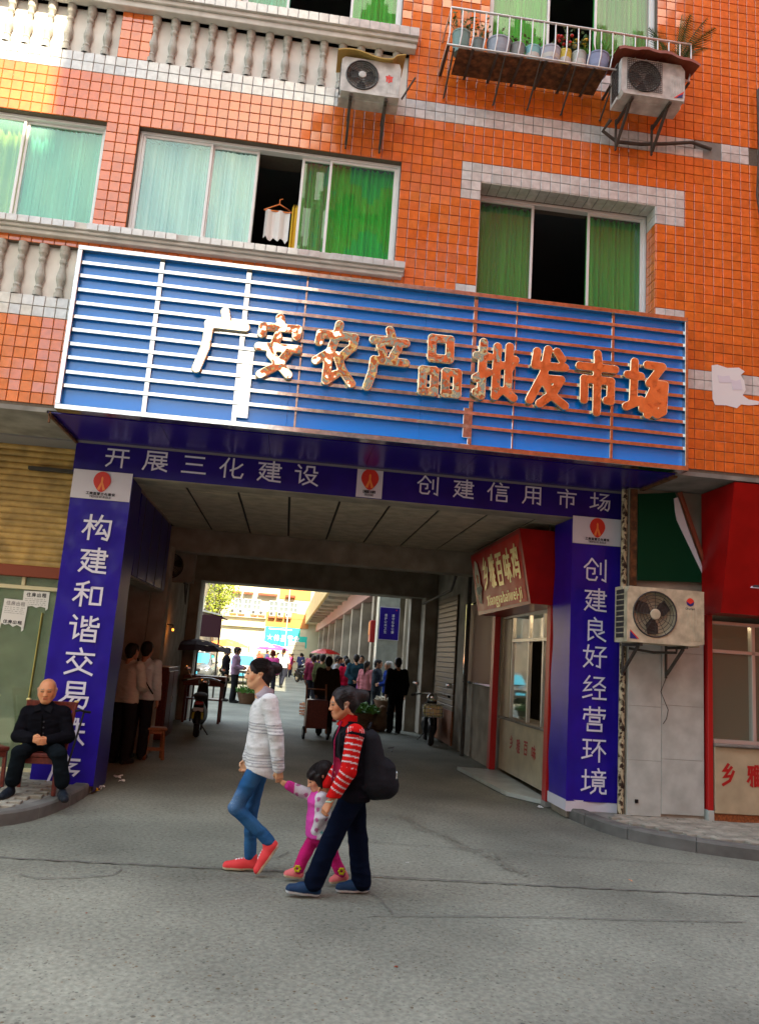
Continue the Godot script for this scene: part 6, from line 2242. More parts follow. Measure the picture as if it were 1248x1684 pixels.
	part("tray", sh().box(Vector3(0.05, 0.90, 0), Vector3(0.9, 0.22, 0.6), 0.01), M.wood_red, ct)
	part("shelf", sh().box(Vector3(0.05, 0.5, 0), Vector3(0.8, 0.03, 0.5)), M.wood_red, ct)
	for a in [-1.0, 1.0]:
		for e in [-1.0, 1.0]:
			part("leg", sh().bar(Vector3(0.05 + 0.38 * a, 0, 0.24 * e), Vector3(0.05 + 0.38 * a, 0.8, 0.24 * e), 0.05, 0.05), M.wood_red, ct)
	# notice sheets and a lit stall at the left back of the passage
	var cab := thing("wall_cabinet", "reddish wooden cabinet against the passage's left wall", "cabinet", Vector3(-2.14, 0, -5.9))
	part("body", sh().box(Vector3(0, 0.62, 0), Vector3(0.30, 1.24, 1.2), 0.01), M.wood_red, cab)
	for e in [-0.3, 0.3]:
		var dr := part("door", sh().box(Vector3(0.155, 0.62, e), Vector3(0.02, 1.1, 0.56), 0.006), M.wood_red, cab)
		part("handle", sh().box(Vector3(0.172, 0.66, e * 0.25), Vector3(0.02, 0.12, 0.015), 0.004), M.chrome, dr)
	var lamp := thing("wall_lamp", "small warm bulb glowing on the passage's left wall", "lamp", Vector3(-2.22, 1.92, -6.6))
	var gl := mat("bulb_glow", 1, 0.8, 0.4, 0.4)
	gl.emission_enabled = true
	gl.emission = Color(1.0, 0.55, 0.18)
	gl.emission_energy_multiplier = 0.8
	part("bulb", sh().ball(Vector3(0.03, 0, 0), Vector3(0.022, 0.028, 0.022), 12, 8), gl, lamp)
	part("socket", sh().tube([Vector3(-0.08, 0.09, 0), Vector3(0.03, 0.09, 0), Vector3(0.03, 0.04, 0)], 0.015, 8), M.black_plastic, lamp)
	var ol := OmniLight3D.new()
	ol.name = "bulb_light"
	ol.light_energy = 0.02
	ol.light_color = Color(1.0, 0.6, 0.25)
	ol.light_size = 0.04
	ol.omni_range = 5.0
	ol.omni_attenuation = 2.0
	ol.shadow_enabled = true
	ol.position = Vector3(0.10, 0, 0)
	lamp.add_child(ol)
	# baskets and produce
	basket("wicker basket of cut greens with sticks in front of the lavender woman", Vector3(-0.95, 0, -16.2), 0.42, 0.34, 0)
	basket("wicker basket of leafy greens beside the tied sack", Vector3(1.95, 0, -9.7), 0.36, 0.40, 1)
	basket("shallow basket of pale roots on a low stand", Vector3(2.65, 0.42, -10.9), 0.36, 0.22, 2)
	var stand := thing("low_stand", "low plank stand carrying the basket of pale roots", "stand", Vector3(2.65, 0, -10.9))
	part("top", sh().box(Vector3(0, 0.40, 0), Vector3(0.8, 0.035, 0.6)), M.wood_orange, stand)
	for a in [-1.0, 1.0]:
		part("leg", sh().box(Vector3(0.33 * a, 0.19, 0), Vector3(0.05, 0.38, 0.5)), M.wood_red, stand)
	var cr := 0
	for spot in [[1.18, -11.6, M.red_paint, "red plastic produce crate by the passage's far end"], [1.55, -12.3, M.blue_panel, "blue plastic produce crate in front of the shoppers"], [2.05, -11.9, M.yellow_strip, "yellow plastic produce crate near the white pillar"], [0.85, -13.0, M.wood_orange, "wooden produce crate at the edge of the crowd"]]:
		var cx := thing("produce_crate", spot[3], "crate", Vector3(spot[0], 0, spot[1]), 0.2 * cr, "crates of produce")
		cr += 1
		part("base", sh().box(Vector3(0, 0.03, 0), Vector3(0.52, 0.04, 0.38)), spot[2], cx)
		for y in [0.10, 0.19, 0.28]:
			for s in [-1.0, 1.0]:
				part("slat", sh().box(Vector3(0, y, 0.19 * s), Vector3(0.54, 0.06, 0.018), 0.004), spot[2], cx)
				part("slat", sh().box(Vector3(0.26 * s, y, 0), Vector3(0.018, 0.06, 0.36), 0.004), spot[2], cx)
		var gr_ := sh()
		var rr2 := RandomNumberGenerator.new()
		rr2.seed = 60 + cr
		for k in 40:
			gr_.tint = [Color(0.5, 0.05, 0.03), Color(0.10, 0.24, 0.03), Color(0.55, 0.36, 0.04), Color(0.45, 0.18, 0.04)][cr - 1] * rr2.randf_range(0.7, 1.2)
			gr_.ball(Vector3(rr2.randf_range(-0.21, 0.21), 0.26 + rr2.randf_range(0, 0.08), rr2.randf_range(-0.14, 0.14)), Vector3.ONE * rr2.randf_range(0.03, 0.045), 8, 6)
		part("produce", gr_, M.paint, cx, "", "stuff")
	var sack := thing("tied_sack", "brown sack with a tied neck beside the basket of leafy greens", "sack", Vector3(2.32, 0, -9.6))
	var sf := Field.new(Vector3(-0.3, -0.02, -0.3), Vector3(0.3, 0.62, 0.3), 0.025)
	sf.cap(Vector3(0, 0.17, 0), Vector3(0.02, 0.30, 0), 0.20, 0.16, 0.05).cap(Vector3(0.02, 0.38, 0), Vector3(0.05, 0.5, 0), 0.06, 0.09, 0.08).cut(Vector3(0, -1, 0), 0.0)
	mat("sackcloth", 0.16, 0.09, 0.045, 0.9)
	part("bag", sf.into(sh()), M.sackcloth, sack)
	part("tie", sh().tube([Vector3(-0.05, 0.40, 0.05), Vector3(0.09, 0.40, 0.05), Vector3(0.09, 0.41, -0.06), Vector3(-0.05, 0.41, -0.06), Vector3(-0.05, 0.40, 0.05)], 0.01, 5), M.wood_orange, sack)
	# parked bicycles and motorbikes far off read as two-wheelers
	for e in [[1.1, -37.0, 0.5], [1.7, -35.0, 0.7], [1.3, -40.0, 0.3]]:
		var mb := scooter("dark motorbike parked by the market hall far down the street", Vector3(e[0], 0, e[1]), PI + e[2], false)
	var tr := thing("hand_truck", "wooden hand truck loaded with a crate behind the man in brown", "hand truck", Vector3(0.72, 0, -7.1), 0.1)
	part("crate", sh().box(Vector3(0, 0.48, 0.0), Vector3(0.42, 0.55, 0.34), 0.01), M.wood_red, tr)
	for a in [-1.0, 1.0]:
		part("rail", sh().bar(Vector3(0.2 * a, 0.12, 0.2), Vector3(0.2 * a, 1.05, -0.25), 0.03, 0.03), M.wood_orange, tr)
		var wl := part("wheel", sh().at(Vector3(0.24 * a, 0.12, 0.15), Basis(Vector3.BACK, PI / 2)).lathe([Vector2(0.06, -0.02), Vector2(0.12, -0.02), Vector2(0.12, 0.02), Vector2(0.06, 0.02)], 16), M.tyre, tr)
		part("rim", sh().at(Vector3(0.24 * a, 0.12, 0.15), Basis(Vector3.BACK, PI / 2)).lathe([Vector2(0.0, -0.018), Vector2(0.06, -0.02), Vector2(0.06, 0.02), Vector2(0.0, 0.018)], 12), M.chrome, wl)
	for y in [0.25, 0.95]:
		part("cross_bar", sh().bar(Vector3(-0.2, y, 0.2 - (y - 0.12) * 0.48), Vector3(0.2, y, 0.2 - (y - 0.12) * 0.48), 0.025, 0.025), M.wood_orange, tr)


func sheet_x(z0: float, z1: float, y0: float, y1: float) -> Shape:
	var s := sh()
	var n := 14
	for k in n:
		var a := lerpf(z0, z1, float(k) / n)
		var b := lerpf(z0, z1, float(k + 1) / n)
		s.quad(Vector3(-0.02 + 0.004 * sin(a * 5.0), y0, a), Vector3(-0.02 + 0.004 * sin(b * 5.0), y0, b), Vector3(-0.02 + 0.006 * sin(b * 4.0), y1, b), Vector3(-0.02 + 0.006 * sin(a * 4.0), y1, a))
	for k in s.n.size(): s.n[k] = -s.n[k] if s.n[k].x > 0 else s.n[k]
	return s


func basket(label: String, at_: Vector3, r: float, h: float, kind: int) -> void:
	var o := thing("produce_basket", label, "basket", at_, 0.0, "baskets of produce on the ground")
	mat("wicker", 0.13, 0.065, 0.03, 0.9)
	var s := sh()
	for k in 8:
		var y0 := h * k / 8.0
		var y1 := h * (k + 1) / 8.0
		var r0 := r * (0.72 + 0.28 * k / 8.0)
		var r1 := r * (0.72 + 0.28 * (k + 1) / 8.0)
		s.lathe([Vector2(r0, y0), Vector2((r0 + r1) / 2 + 0.012, (y0 + y1) / 2), Vector2(r1, y1)], 18)
	s.lathe([Vector2(0.001, 0.01), Vector2(r * 0.72, 0.0)], 18)
	part("weave", s, M.wicker, o)
	var rr := RandomNumberGenerator.new()
	rr.seed = int(at_.x * 10 + 50)
	var f := sh()
	if kind == 2:
		for k in 60:
			f.tint = Color(0.62, 0.55, 0.42)
			var p := Vector3(rr.randf_range(-r, r) * 0.7, h + rr.randf_range(-0.04, 0.06), rr.randf_range(-r, r) * 0.7)
			f.tube([p, p + Vector3(rr.randf_range(-0.1, 0.1), 0.02, rr.randf_range(-0.1, 0.1))], [0.03, 0.015], 6)
		part("roots", f, M.paint, o)
	else:
		for k in 320:
			var a := rr.randf() * TAU
			var q := sqrt(rr.randf()) * r * 1.15
			var p := Vector3(cos(a) * q, h + rr.randf_range(-0.05, 0.2) * (1.2 - q / r), sin(a) * q)
			f.tint = Color(0.04, 0.13, 0.015).lerp(Color(0.12, 0.26, 0.03), rr.randf())
			leaf(f, p, p + Vector3(rr.randf_range(-0.14, 0.14), rr.randf_range(-0.02, 0.14), rr.randf_range(-0.14, 0.14)), 0.032, rr)
		if kind == 0:
			for k in 9:
				f.tint = Color(0.25, 0.28, 0.08)
				var a := rr.randf() * TAU
				f.tube([Vector3(cos(a) * r * 0.5, 0.2, sin(a) * r * 0.5), Vector3(cos(a) * r * 0.7, h + rr.randf_range(0.45, 0.75), sin(a) * r * 0.7)], 0.011, 5)
		part("greens", f, M.foliage, o)


func scooter(label: String, at_: Vector3, turn: float, fronted: bool) -> Node3D:
	var o := thing("motor_scooter", label, "scooter", at_, turn, "parked two-wheelers")
	# built with its tail towards +z
	for z in [0.55, -0.65]:
		var wl := part("wheel", sh().at(Vector3(0, 0.24, z), Basis(Vector3.BACK, PI / 2)).lathe([Vector2(0.14, -0.05), Vector2(0.22, -0.055), Vector2(0.245, -0.02), Vector2(0.245, 0.02), Vector2(0.22, 0.055), Vector2(0.14, 0.05)], 22), M.tyre, o)
		part("rim", sh().at(Vector3(0, 0.24, z), Basis(Vector3.BACK, PI / 2)).lathe([Vector2(0.0, -0.03), Vector2(0.14, -0.05), Vector2(0.14, 0.05), Vector2(0.0, 0.03)], 14), M.chrome, wl)
	var f := Field.new(Vector3(-0.3, 0.1, -0.9), Vector3(0.3, 1.05, 0.95), 0.035)
	f.cap(Vector3(0, 0.42, 0.1), Vector3(0, 0.58, 0.68), 0.14, 0.10, 0.06)
	f.cap(Vector3(0, 0.36, 0.2), Vector3(0, 0.40, 0.6), 0.15, 0.12, 0.06)
	f.cap(Vector3(0, 0.26, 0.15), Vector3(0, 0.24, -0.35), 0.11, 0.10, 0.06)
	f.cap(Vector3(0, 0.32, -0.38), Vector3(0, 0.84, -0.52), 0.15, 0.11, 0.06, Vector3(1, 1, 1.8))
	f.cap(Vector3(0, 0.48, -0.64), Vector3(0, 0.40, -0.80), 0.08, 0.05, 0.06)
	part("body", f.into(sh()), M.black_plastic, o)
	part("seat", sh().ball(Vector3(0, 0.72, 0.28), Vector3(0.14, 0.075, 0.40), 14, 8), M.rubber, o)
	part("handlebar", sh().tube([Vector3(-0.33, 0.98, -0.40), Vector3(-0.15, 1.02, -0.50), Vector3(0.15, 1.02, -0.50), Vector3(0.33, 0.98, -0.40)], 0.018, 8), M.chrome, o)
	for x in [-1.0, 1.0]:
		part("grip", sh().tube([Vector3(0.33 * x, 0.98, -0.40), Vector3(0.42 * x, 0.96, -0.36)], 0.024, 8), M.rubber, o)
		part("mirror", sh().ball(Vector3(0.34 * x, 1.20, -0.46), Vector3(0.07, 0.05, 0.015), 12, 6).tube([Vector3(0.22 * x, 1.0, -0.47), Vector3(0.34 * x, 1.18, -0.46)], 0.008, 5), M.chrome, o)
	part("headlamp", sh().ball(Vector3(0, 0.94, -0.60), Vector3(0.11, 0.09, 0.07), 14, 8), M.chrome, o)
	if fronted:
		var bk := sh()
		for k in 4:
			var y := 0.58 + k * 0.08
			bk.tube([Vector3(-0.20, y, -0.70), Vector3(0.20, y, -0.70), Vector3(0.20, y, -0.95), Vector3(-0.20, y, -0.95), Vector3(-0.20, y, -0.70)], 0.008, 5)
		for k in 7:
			bk.tube([Vector3(-0.20 + k * 0.0667, 0.58, -0.95), Vector3(-0.20 + k * 0.0667, 0.82, -0.95)], 0.006, 5)
		part("basket", bk, M.chrome, o)
		part("basket_load", sh().box(Vector3(0, 0.70, -0.825), Vector3(0.36, 0.22, 0.22), 0.03), M.gold_letter, o)
	else:
		part("tail_lamp", sh().box(Vector3(0, 0.62, 0.80), Vector3(0.16, 0.06, 0.04), 0.012), M.lamp_red, o)
		part("number_plate", sh().box(Vector3(0, 0.40, 0.84), Vector3(0.20, 0.12, 0.012), 0.003), M.plate_yellow, o)
		part("upper_plate", sh().box(Vector3(0, 0.51, 0.83), Vector3(0.18, 0.07, 0.012), 0.003), M.plate_white, o)
		part("mudguard", sh().tube([Vector3(0, 0.50, 0.72), Vector3(0, 0.42, 0.83), Vector3(0, 0.26, 0.86)], 0.07, 8), M.black_plastic, o)
	part("stand", sh().tube([Vector3(0.05, 0.2, 0.2), Vector3(0.2, 0.01, 0.25)], 0.012, 6), M.iron, o)
	return o


# ---------------------------------------------------------------- litter and small things on the ground
func make_litter() -> void:
	var spots := [
		[Vector3(-1.86, 0.012, -1.05), 0.05, M.paper, "crumpled white tissue on the road by the dark pillar side"],
		[Vector3(-1.78, 0.012, -0.85), 0.035, M.paper, "small scrap of white paper beside the crumpled tissue"],
		[Vector3(-1.90, 0.012, -0.30), 0.04, M.paper, "white paper scrap at the foot of the blue banner"],
		[Vector3(-1.91, 0.012, -0.18), 0.035, M.yellow_cloth, "yellow wrapper at the foot of the blue banner"],
		[Vector3(3.22, 0.014, -0.55), 0.035, M.paper, "white paper ball near the stall's red post"],
		[Vector3(-2.25, 0.012, 1.98), 0.03, M.paper, "torn white scrap in the gutter by the left kerb"],
		[Vector3(1.15, 0.010, 2.35), 0.016, M.paper, "tiny white scrap by the long seam right of the walkers"],
		[Vector3(2.95, 0.010, 2.62), 0.018, M.emblem_orange, "orange fruit peel on the road near the right kerb"],
		[Vector3(-1.05, 0.010, 3.9), 0.016, M.rust_beam, "dry brown leaf on the road before the walkers"],
		[Vector3(0.75, 0.010, 4.6), 0.020, M.rust_beam, "larger dry brown leaf on the open road"],
		[Vector3(-1.55, 0.010, 5.2), 0.022, M.emblem_orange, "orange peel scrap on the open road"]]
	for q in spots:
		var f := Field.new(Vector3(-0.1, -0.02, -0.1), Vector3(0.1, 0.09, 0.1), 0.008)
		var r := RandomNumberGenerator.new()
		r.seed = int(q[0].x * 1000) + 7
		for k in 6:
			var a := Vector3(r.randf_range(-1, 1) * q[1], r.randf_range(0.0, 0.7) * q[1], r.randf_range(-1, 1) * q[1])
			var b := Vector3(r.randf_range(-1, 1) * q[1], r.randf_range(0.0, 0.7) * q[1], r.randf_range(-1, 1) * q[1])
			f.cap(a, b, q[1] * 0.22, q[1] * 0.12, 0.004)
		var o := solo("litter", f.into(sh()), q[2], q[3], "litter", "litter on the ground")
		o.position = q[0]


# ---------------------------------------------------------------- people
# a head facing +z, cranium round the origin, chin near y = -0.115; kind: woman, man, elder, child
func head_shape(kind: String, skin: Color, cell: float) -> Shape:
	var f := Field.new(Vector3(-0.11, -0.19, -0.13), Vector3(0.11, 0.13, 0.135), cell)
	f.cap(Vector3(0, 0.022, -0.028), Vector3(0, 0.026, 0.012), 0.086, 0.080, 0.02, Vector3(1.12, 1, 1))
	f.cap(Vector3(0, -0.01, 0.032), Vector3(0, -0.055, 0.040), 0.058, 0.043, 0.03)
	var jaw := 0.030 if kind == "man" or kind == "elder" else 0.025
	f.cap(Vector3(0, -0.088, 0.052), Vector3(0, -0.082, 0.062), 0.024, 0.020, 0.03)
	for s in [-1.0, 1.0]:
		f.cap(Vector3(0.048 * s, -0.045, 0.0), Vector3(0.022 * s, -0.086, 0.045), jaw, 0.022, 0.03)
		f.cap(Vector3(0.040 * s, -0.022, 0.055), Vector3(0.034 * s, -0.036, 0.058), 0.022, 0.020, 0.02)
		f.cap(Vector3(0.030 * s, 0.008, 0.100), Vector3(0.030 * s, 0.006, 0.100), 0.015, 0.015, 0.012, Vector3(0.8, 1, 1), true)
		f.cap(Vector3(0.030 * s, 0.004, 0.074), Vector3(0.030 * s, 0.004, 0.075), 0.0135, 0.0135, 0.005)
		f.cap(Vector3(0.079 * s, 0.010, -0.014), Vector3(0.075 * s, -0.030, -0.004), 0.021, 0.012, 0.008, Vector3(1.7, 1, 1))
		f.cap(Vector3(0.083 * s, 0.002, -0.004), Vector3(0.082 * s, -0.012, -0.002), 0.007, 0.006, 0.004, Vector3.ONE, true)
	f.cap(Vector3(-0.030, 0.024, 0.079), Vector3(0.030, 0.024, 0.079), 0.010, 0.010, 0.02)
	f.cap(Vector3(0, 0.012, 0.086), Vector3(0, -0.026, 0.102), 0.008, 0.0115, 0.014)
	f.cap(Vector3(-0.012, -0.030, 0.092), Vector3(0.012, -0.030, 0.092), 0.0085, 0.0085, 0.010)
	f.cap(Vector3(-0.016, -0.055, 0.082), Vector3(0.016, -0.055, 0.082), 0.0085, 0.0085, 0.008)
	f.cap(Vector3(-0.014, -0.066, 0.081), Vector3(0.014, -0.066, 0.081), 0.0085, 0.0085, 0.006)
	f.cap(Vector3(0, -0.05, -0.022), Vector3(0, -0.18, -0.04), 0.050, 0.056, 0.03)
	var spots := FastNoiseLite.new()
	var lip := skin * Color(0.80, 0.52, 0.50)
	var brow := Color(0.03, 0.022, 0.02) if kind != "elder" else Color(0.25, 0.20, 0.16)
	var paint := func(p: Vector3, n: Vector3) -> Color:
		var ax := absf(p.x)
		if p.z > 0.06 and ax > 0.015 and ax < 0.046:
			if absf(p.y - 0.0045) < 0.0042: return Color(0.03, 0.02, 0.018)
			if absf(p.y - 0.030 + ax * 0.08) < 0.0045 and kind != "child": return brow
		if p.z > 0.07 and ax < 0.021 and p.y < -0.050 and p.y > -0.072:
			return Color(0.12, 0.03, 0.03) if absf(p.y + 0.0605) < 0.0022 else lip
		if p.z > 0.04 and p.y < -0.005 and p.y > -0.045 and ax > 0.022: return skin * Color(1.03, 0.88, 0.84)
		if kind == "elder" and p.z < 0.01 and p.y > -0.03 and p.y < 0.075 - absf(p.z) * 0.1 and ax > 0.03: return skin.lerp(Color(0.30, 0.26, 0.23), 0.45)
		return skin * (1.0 + 0.10 * spots.get_noise_3dv(p * 60.0))
	return f.into(sh(skin), paint)


func hair_shape(style: String, cell: float, tint: Color) -> Shape:
	var f := Field.new(Vector3(-0.14, -0.42, -0.24), Vector3(0.14, 0.15, 0.13), cell)
	f.cap(Vector3(0, 0.026, -0.034), Vector3(0, 0.032, 0.008), 0.096, 0.086, 0.02, Vector3(1.12, 1, 1))
	if style == "bob" or style == "short":
		f.cap(Vector3(0, -0.02, -0.05), Vector3(0, -0.06, -0.055), 0.075, 0.055, 0.03)
	if style == "bob":
		for s in [-1.0, 1.0]:
			f.cap(Vector3(0.066 * s, 0.02, 0.015), Vector3(0.070 * s, -0.07, 0.012), 0.030, 0.022, 0.03)
		f.cap(Vector3(-0.05, 0.062, 0.062), Vector3(0.05, 0.062, 0.062), 0.030, 0.030, 0.02)
		f.cap(Vector3(-0.045, 0.035, 0.080), Vector3(0.045, 0.035, 0.080), 0.014, 0.014, 0.02)
	if style == "bun":
		f.cap(Vector3(0, -0.01, -0.06), Vector3(0, -0.05, -0.06), 0.062, 0.040, 0.03)
		f.cap(Vector3(0, 0.060, -0.115), Vector3(0, 0.052, -0.145), 0.044, 0.046, 0.012)
	if style == "tied":
		f.cap(Vector3(0, -0.01, -0.06), Vector3(0, -0.05, -0.05), 0.066, 0.045, 0.03)
		f.cap(Vector3(0, 0.045, -0.115), Vector3(0, 0.040, -0.160), 0.055, 0.050, 0.02)
		f.cap(Vector3(0, 0.055, -0.03), Vector3(0, 0.062, 0.010), 0.080, 0.068, 0.02)
		for s in [-1.0, 1.0]:
			f.cap(Vector3(0.060 * s, 0.045, 0.055), Vector3(0.074 * s, -0.030, 0.018), 0.020, 0.012, 0.02)
	if style == "pony":
		f.cap(Vector3(0, -0.01, -0.06), Vector3(0, -0.05, -0.05), 0.066, 0.045, 0.03)
		f.cap(Vector3(0, 0.03, -0.12), Vector3(0, -0.16, -0.13), 0.035, 0.030, 0.02)
		f.cap(Vector3(0, -0.16, -0.13), Vector3(0, -0.36, -0.11), 0.032, 0.010, 0.02)
	# the face stays clear of hair
	var open := Vector3(0, 0.60, 1.0).normalized()
	var lo := -0.01 if style == "bob" else 0.0
	f.cap(Vector3(0, -0.035, 0.115), Vector3(0, -0.10, 0.10), 0.082 if style == "bob" else 0.088, 0.085, 0.01, Vector3(1.0, 1.0, 1.0), true)
	if style != "bob":
		f.cap(Vector3(0, 0.012, 0.125), Vector3(0, 0.03, 0.13), 0.070, 0.066, 0.01, Vector3(0.85, 1.0, 1.0), true)
	for s in [-1.0, 1.0]:
		if style != "bob" and style != "tied":
			f.cap(Vector3(0.10 * s, -0.020, 0.010), Vector3(0.10 * s, -0.08, 0.02), 0.036, 0.05, 0.008, Vector3.ONE, true)
	var fn := FastNoiseLite.new()
	fn.frequency = 40.0
	var out := f.into(sh(tint), func(p: Vector3, n: Vector3) -> Color: return tint * (1.0 + 0.5 * fn.get_noise_2d(p.x * 3.0, p.y * 0.3 + p.z)))
	# strands combed back: the shine breaks up along them
	for i in out.n.size():
		var p := out.v[i]
		var e := fn.get_noise_2d(atan2(p.x, p.y + 0.1) * 1.4, p.z * 0.25)
		out.n[i] = (out.n[i] + Vector3(e, -e * 0.4, e * 0.2) * 0.55).normalized()
		out.v[i] = p + out.n[i] * e * 0.003
	return out


# single strands over the hair: combed from the hairline to a knot behind, or down from the crown
func strands(style: String, tint: Color, count: int, seed_: int) -> Shape:
	var s := sh()
	var r := RandomNumberGenerator.new()
	r.seed = seed_
	var c := Vector3(0, 0.028, -0.012)
	for k in count:
		var a: Vector3
		var b: Vector3
		if style == "bob":
			var az := r.randf_range(-PI, PI)
			a = Vector3(r.randfn(0, 0.12), 1.0, r.randfn(-0.1, 0.12)).normalized()
			var low := -0.25 if absf(az) < 0.6 else -0.85
			b = Vector3(sin(az), low + r.randf_range(-0.15, 0.1) + (0.45 if absf(az) < 0.75 else 0.0), cos(az)).normalized()
		else:
			var u := r.randf_range(-1.0, 1.0)
			a = Vector3(u * 1.0, 0.75 - absf(u) * 0.95, 0.85 - absf(u) * 0.75).normalized()
			b = Vector3(r.randfn(0, 0.10), 0.22 + r.randfn(0, 0.10), -1.0).normalized()
			if r.randf() < 0.25:
				a = Vector3(u * 0.8, -0.55, -0.55).normalized()
		var lift := r.randf_range(0.004, 0.0095) + (0.008 if r.randf() < 0.06 else 0.0)
		var pts := []
		var rad := []
		for e in 9:
			var t := e / 8.0
			var d := a.slerp(b, t)
			var rr := 1.0 / sqrt(pow(d.x / 0.082, 2) + pow(d.y / 0.094, 2) + pow(d.z / 0.108, 2))
			pts.append(c + d * (rr + lift * (0.35 + 0.65 * sin(PI * clampf(t * 0.9 + 0.1, 0, 1)))) + Vector3(0, 0.001 * sin(t * 9.0 + k), 0))
			rad.append(0.0014 if e < 8 else 0.0004)
		s.tint = tint * r.randf_range(0.6, 1.9)
		s.tube(pts, rad, 3, false)
	return s


# a left hand hanging: wrist at the origin, fingers down -y, thumb towards +z, palm towards -x; curl in radians
func hand_shape(skin: Color, curl: float, cell: float) -> Shape:
	var f := Field.new(Vector3(-0.09, -0.20, -0.07), Vector3(0.05, 0.04, 0.09), cell)
	f.cap(Vector3(0, 0.02, 0), Vector3(0, -0.02, 0), 0.024, 0.024, 0.01, Vector3(1.25, 1, 1))
	for q in [[0.026, 0.068, 0.0088], [0.009, 0.075, 0.009], [-0.008, 0.070, 0.0086], [-0.024, 0.056, 0.0078]]:
		var k := Vector3(0, -0.080, q[0])
		f.cap(Vector3(0, -0.02, q[0] * 0.7), k, 0.015, 0.0125, 0.010)
		var p := k
		var a := curl * 0.45
		for e in 3:
			var l: float = q[1] * [0.45, 0.32, 0.25][e]
			var d := Vector3(-sin(a), -cos(a), 0) * l
			f.cap(p, p + d, q[2] * (1.0 - 0.08 * e), q[2] * (0.92 - 0.08 * e), 0.003)
			p += d
			a += curl
	var t := Vector3(-0.006, -0.028, 0.026)
	f.cap(Vector3(0, -0.012, 0.012), t, 0.016, 0.013, 0.008)
	f.cap(t, t + Vector3(-0.010 - 0.01 * curl, -0.030, 0.016), 0.0115, 0.010, 0.004)
	f.cap(t + Vector3(-0.010 - 0.01 * curl, -0.030, 0.016), t + Vector3(-0.018 - 0.016 * curl, -0.054, 0.016 - 0.012 * curl), 0.010, 0.0085, 0.003)
	return f.into(sh(skin))


func aim(from: Vector3, to: Vector3, front: Vector3, mirror := false) -> Transform3D:     # -y along from->to, +z towards front
	var y := (from - to).normalized()
	var x := y.cross(front).normalized()
	var z := x.cross(y)
	var b := Basis(x * (-1.0 if mirror else 1.0), y, z)
	return Transform3D(b, to)


func add_mirrored(s: Shape, o: Shape, t: Transform3D) -> void:
	var start := s.v.size()
	s.add(o, t)
	if t.basis.determinant() < 0.0:
		for k in range(start, s.v.size(), 3):
			var p := s.v[k + 1]; s.v[k + 1] = s.v[k + 2]; s.v[k + 2] = p
			var q := s.n[k + 1]; s.n[k + 1] = s.n[k + 2]; s.n[k + 2] = q
			var c := s.c[k + 1]; s.c[k + 1] = s.c[k + 2]; s.c[k + 2] = c


func shoe_shape(cell: float, upper: Color, sole: Color, length: float, low: bool) -> Shape:     # heel at the origin on the ground, toe along +z
	var f := Field.new(Vector3(-0.08, -0.02, -0.07), Vector3(0.08, 0.16, length + 0.06), cell)
	f.cap(Vector3(0, 0.035, 0.02), Vector3(0, 0.036, length * 0.5), 0.037, 0.037, 0.02)
	f.cap(Vector3(0, 0.034, length * 0.45), Vector3(0, 0.026, length - 0.04), 0.043, 0.036, 0.02)
	f.cap(Vector3(0, 0.05, 0.025), Vector3(0, 0.072 if low else 0.095, 0.03), 0.036, 0.036, 0.02)
	f.cap(Vector3(0, 0.06, 0.06), Vector3(0, 0.05, length * 0.55), 0.034, 0.028, 0.02)
	f.cap(Vector3(0, 0.13, 0.03), Vector3(0, 0.10, 0.035), 0.026, 0.024, 0.0, Vector3.ONE, true)
	f.cut(Vector3(0, -1, 0), 0.0)
	var paint := func(p: Vector3, n: Vector3) -> Color:
		if p.y < 0.020: return sole
		if absf(p.x) < 0.016 and p.z > length * 0.34 and p.z < length * 0.64 and p.y > 0.05 and int(p.z * 95.0) % 2 == 0 and sole.r > 0.4 and not low: return Color(0.75, 0.75, 0.78)
		return upper
	return f.into(sh(upper), paint)


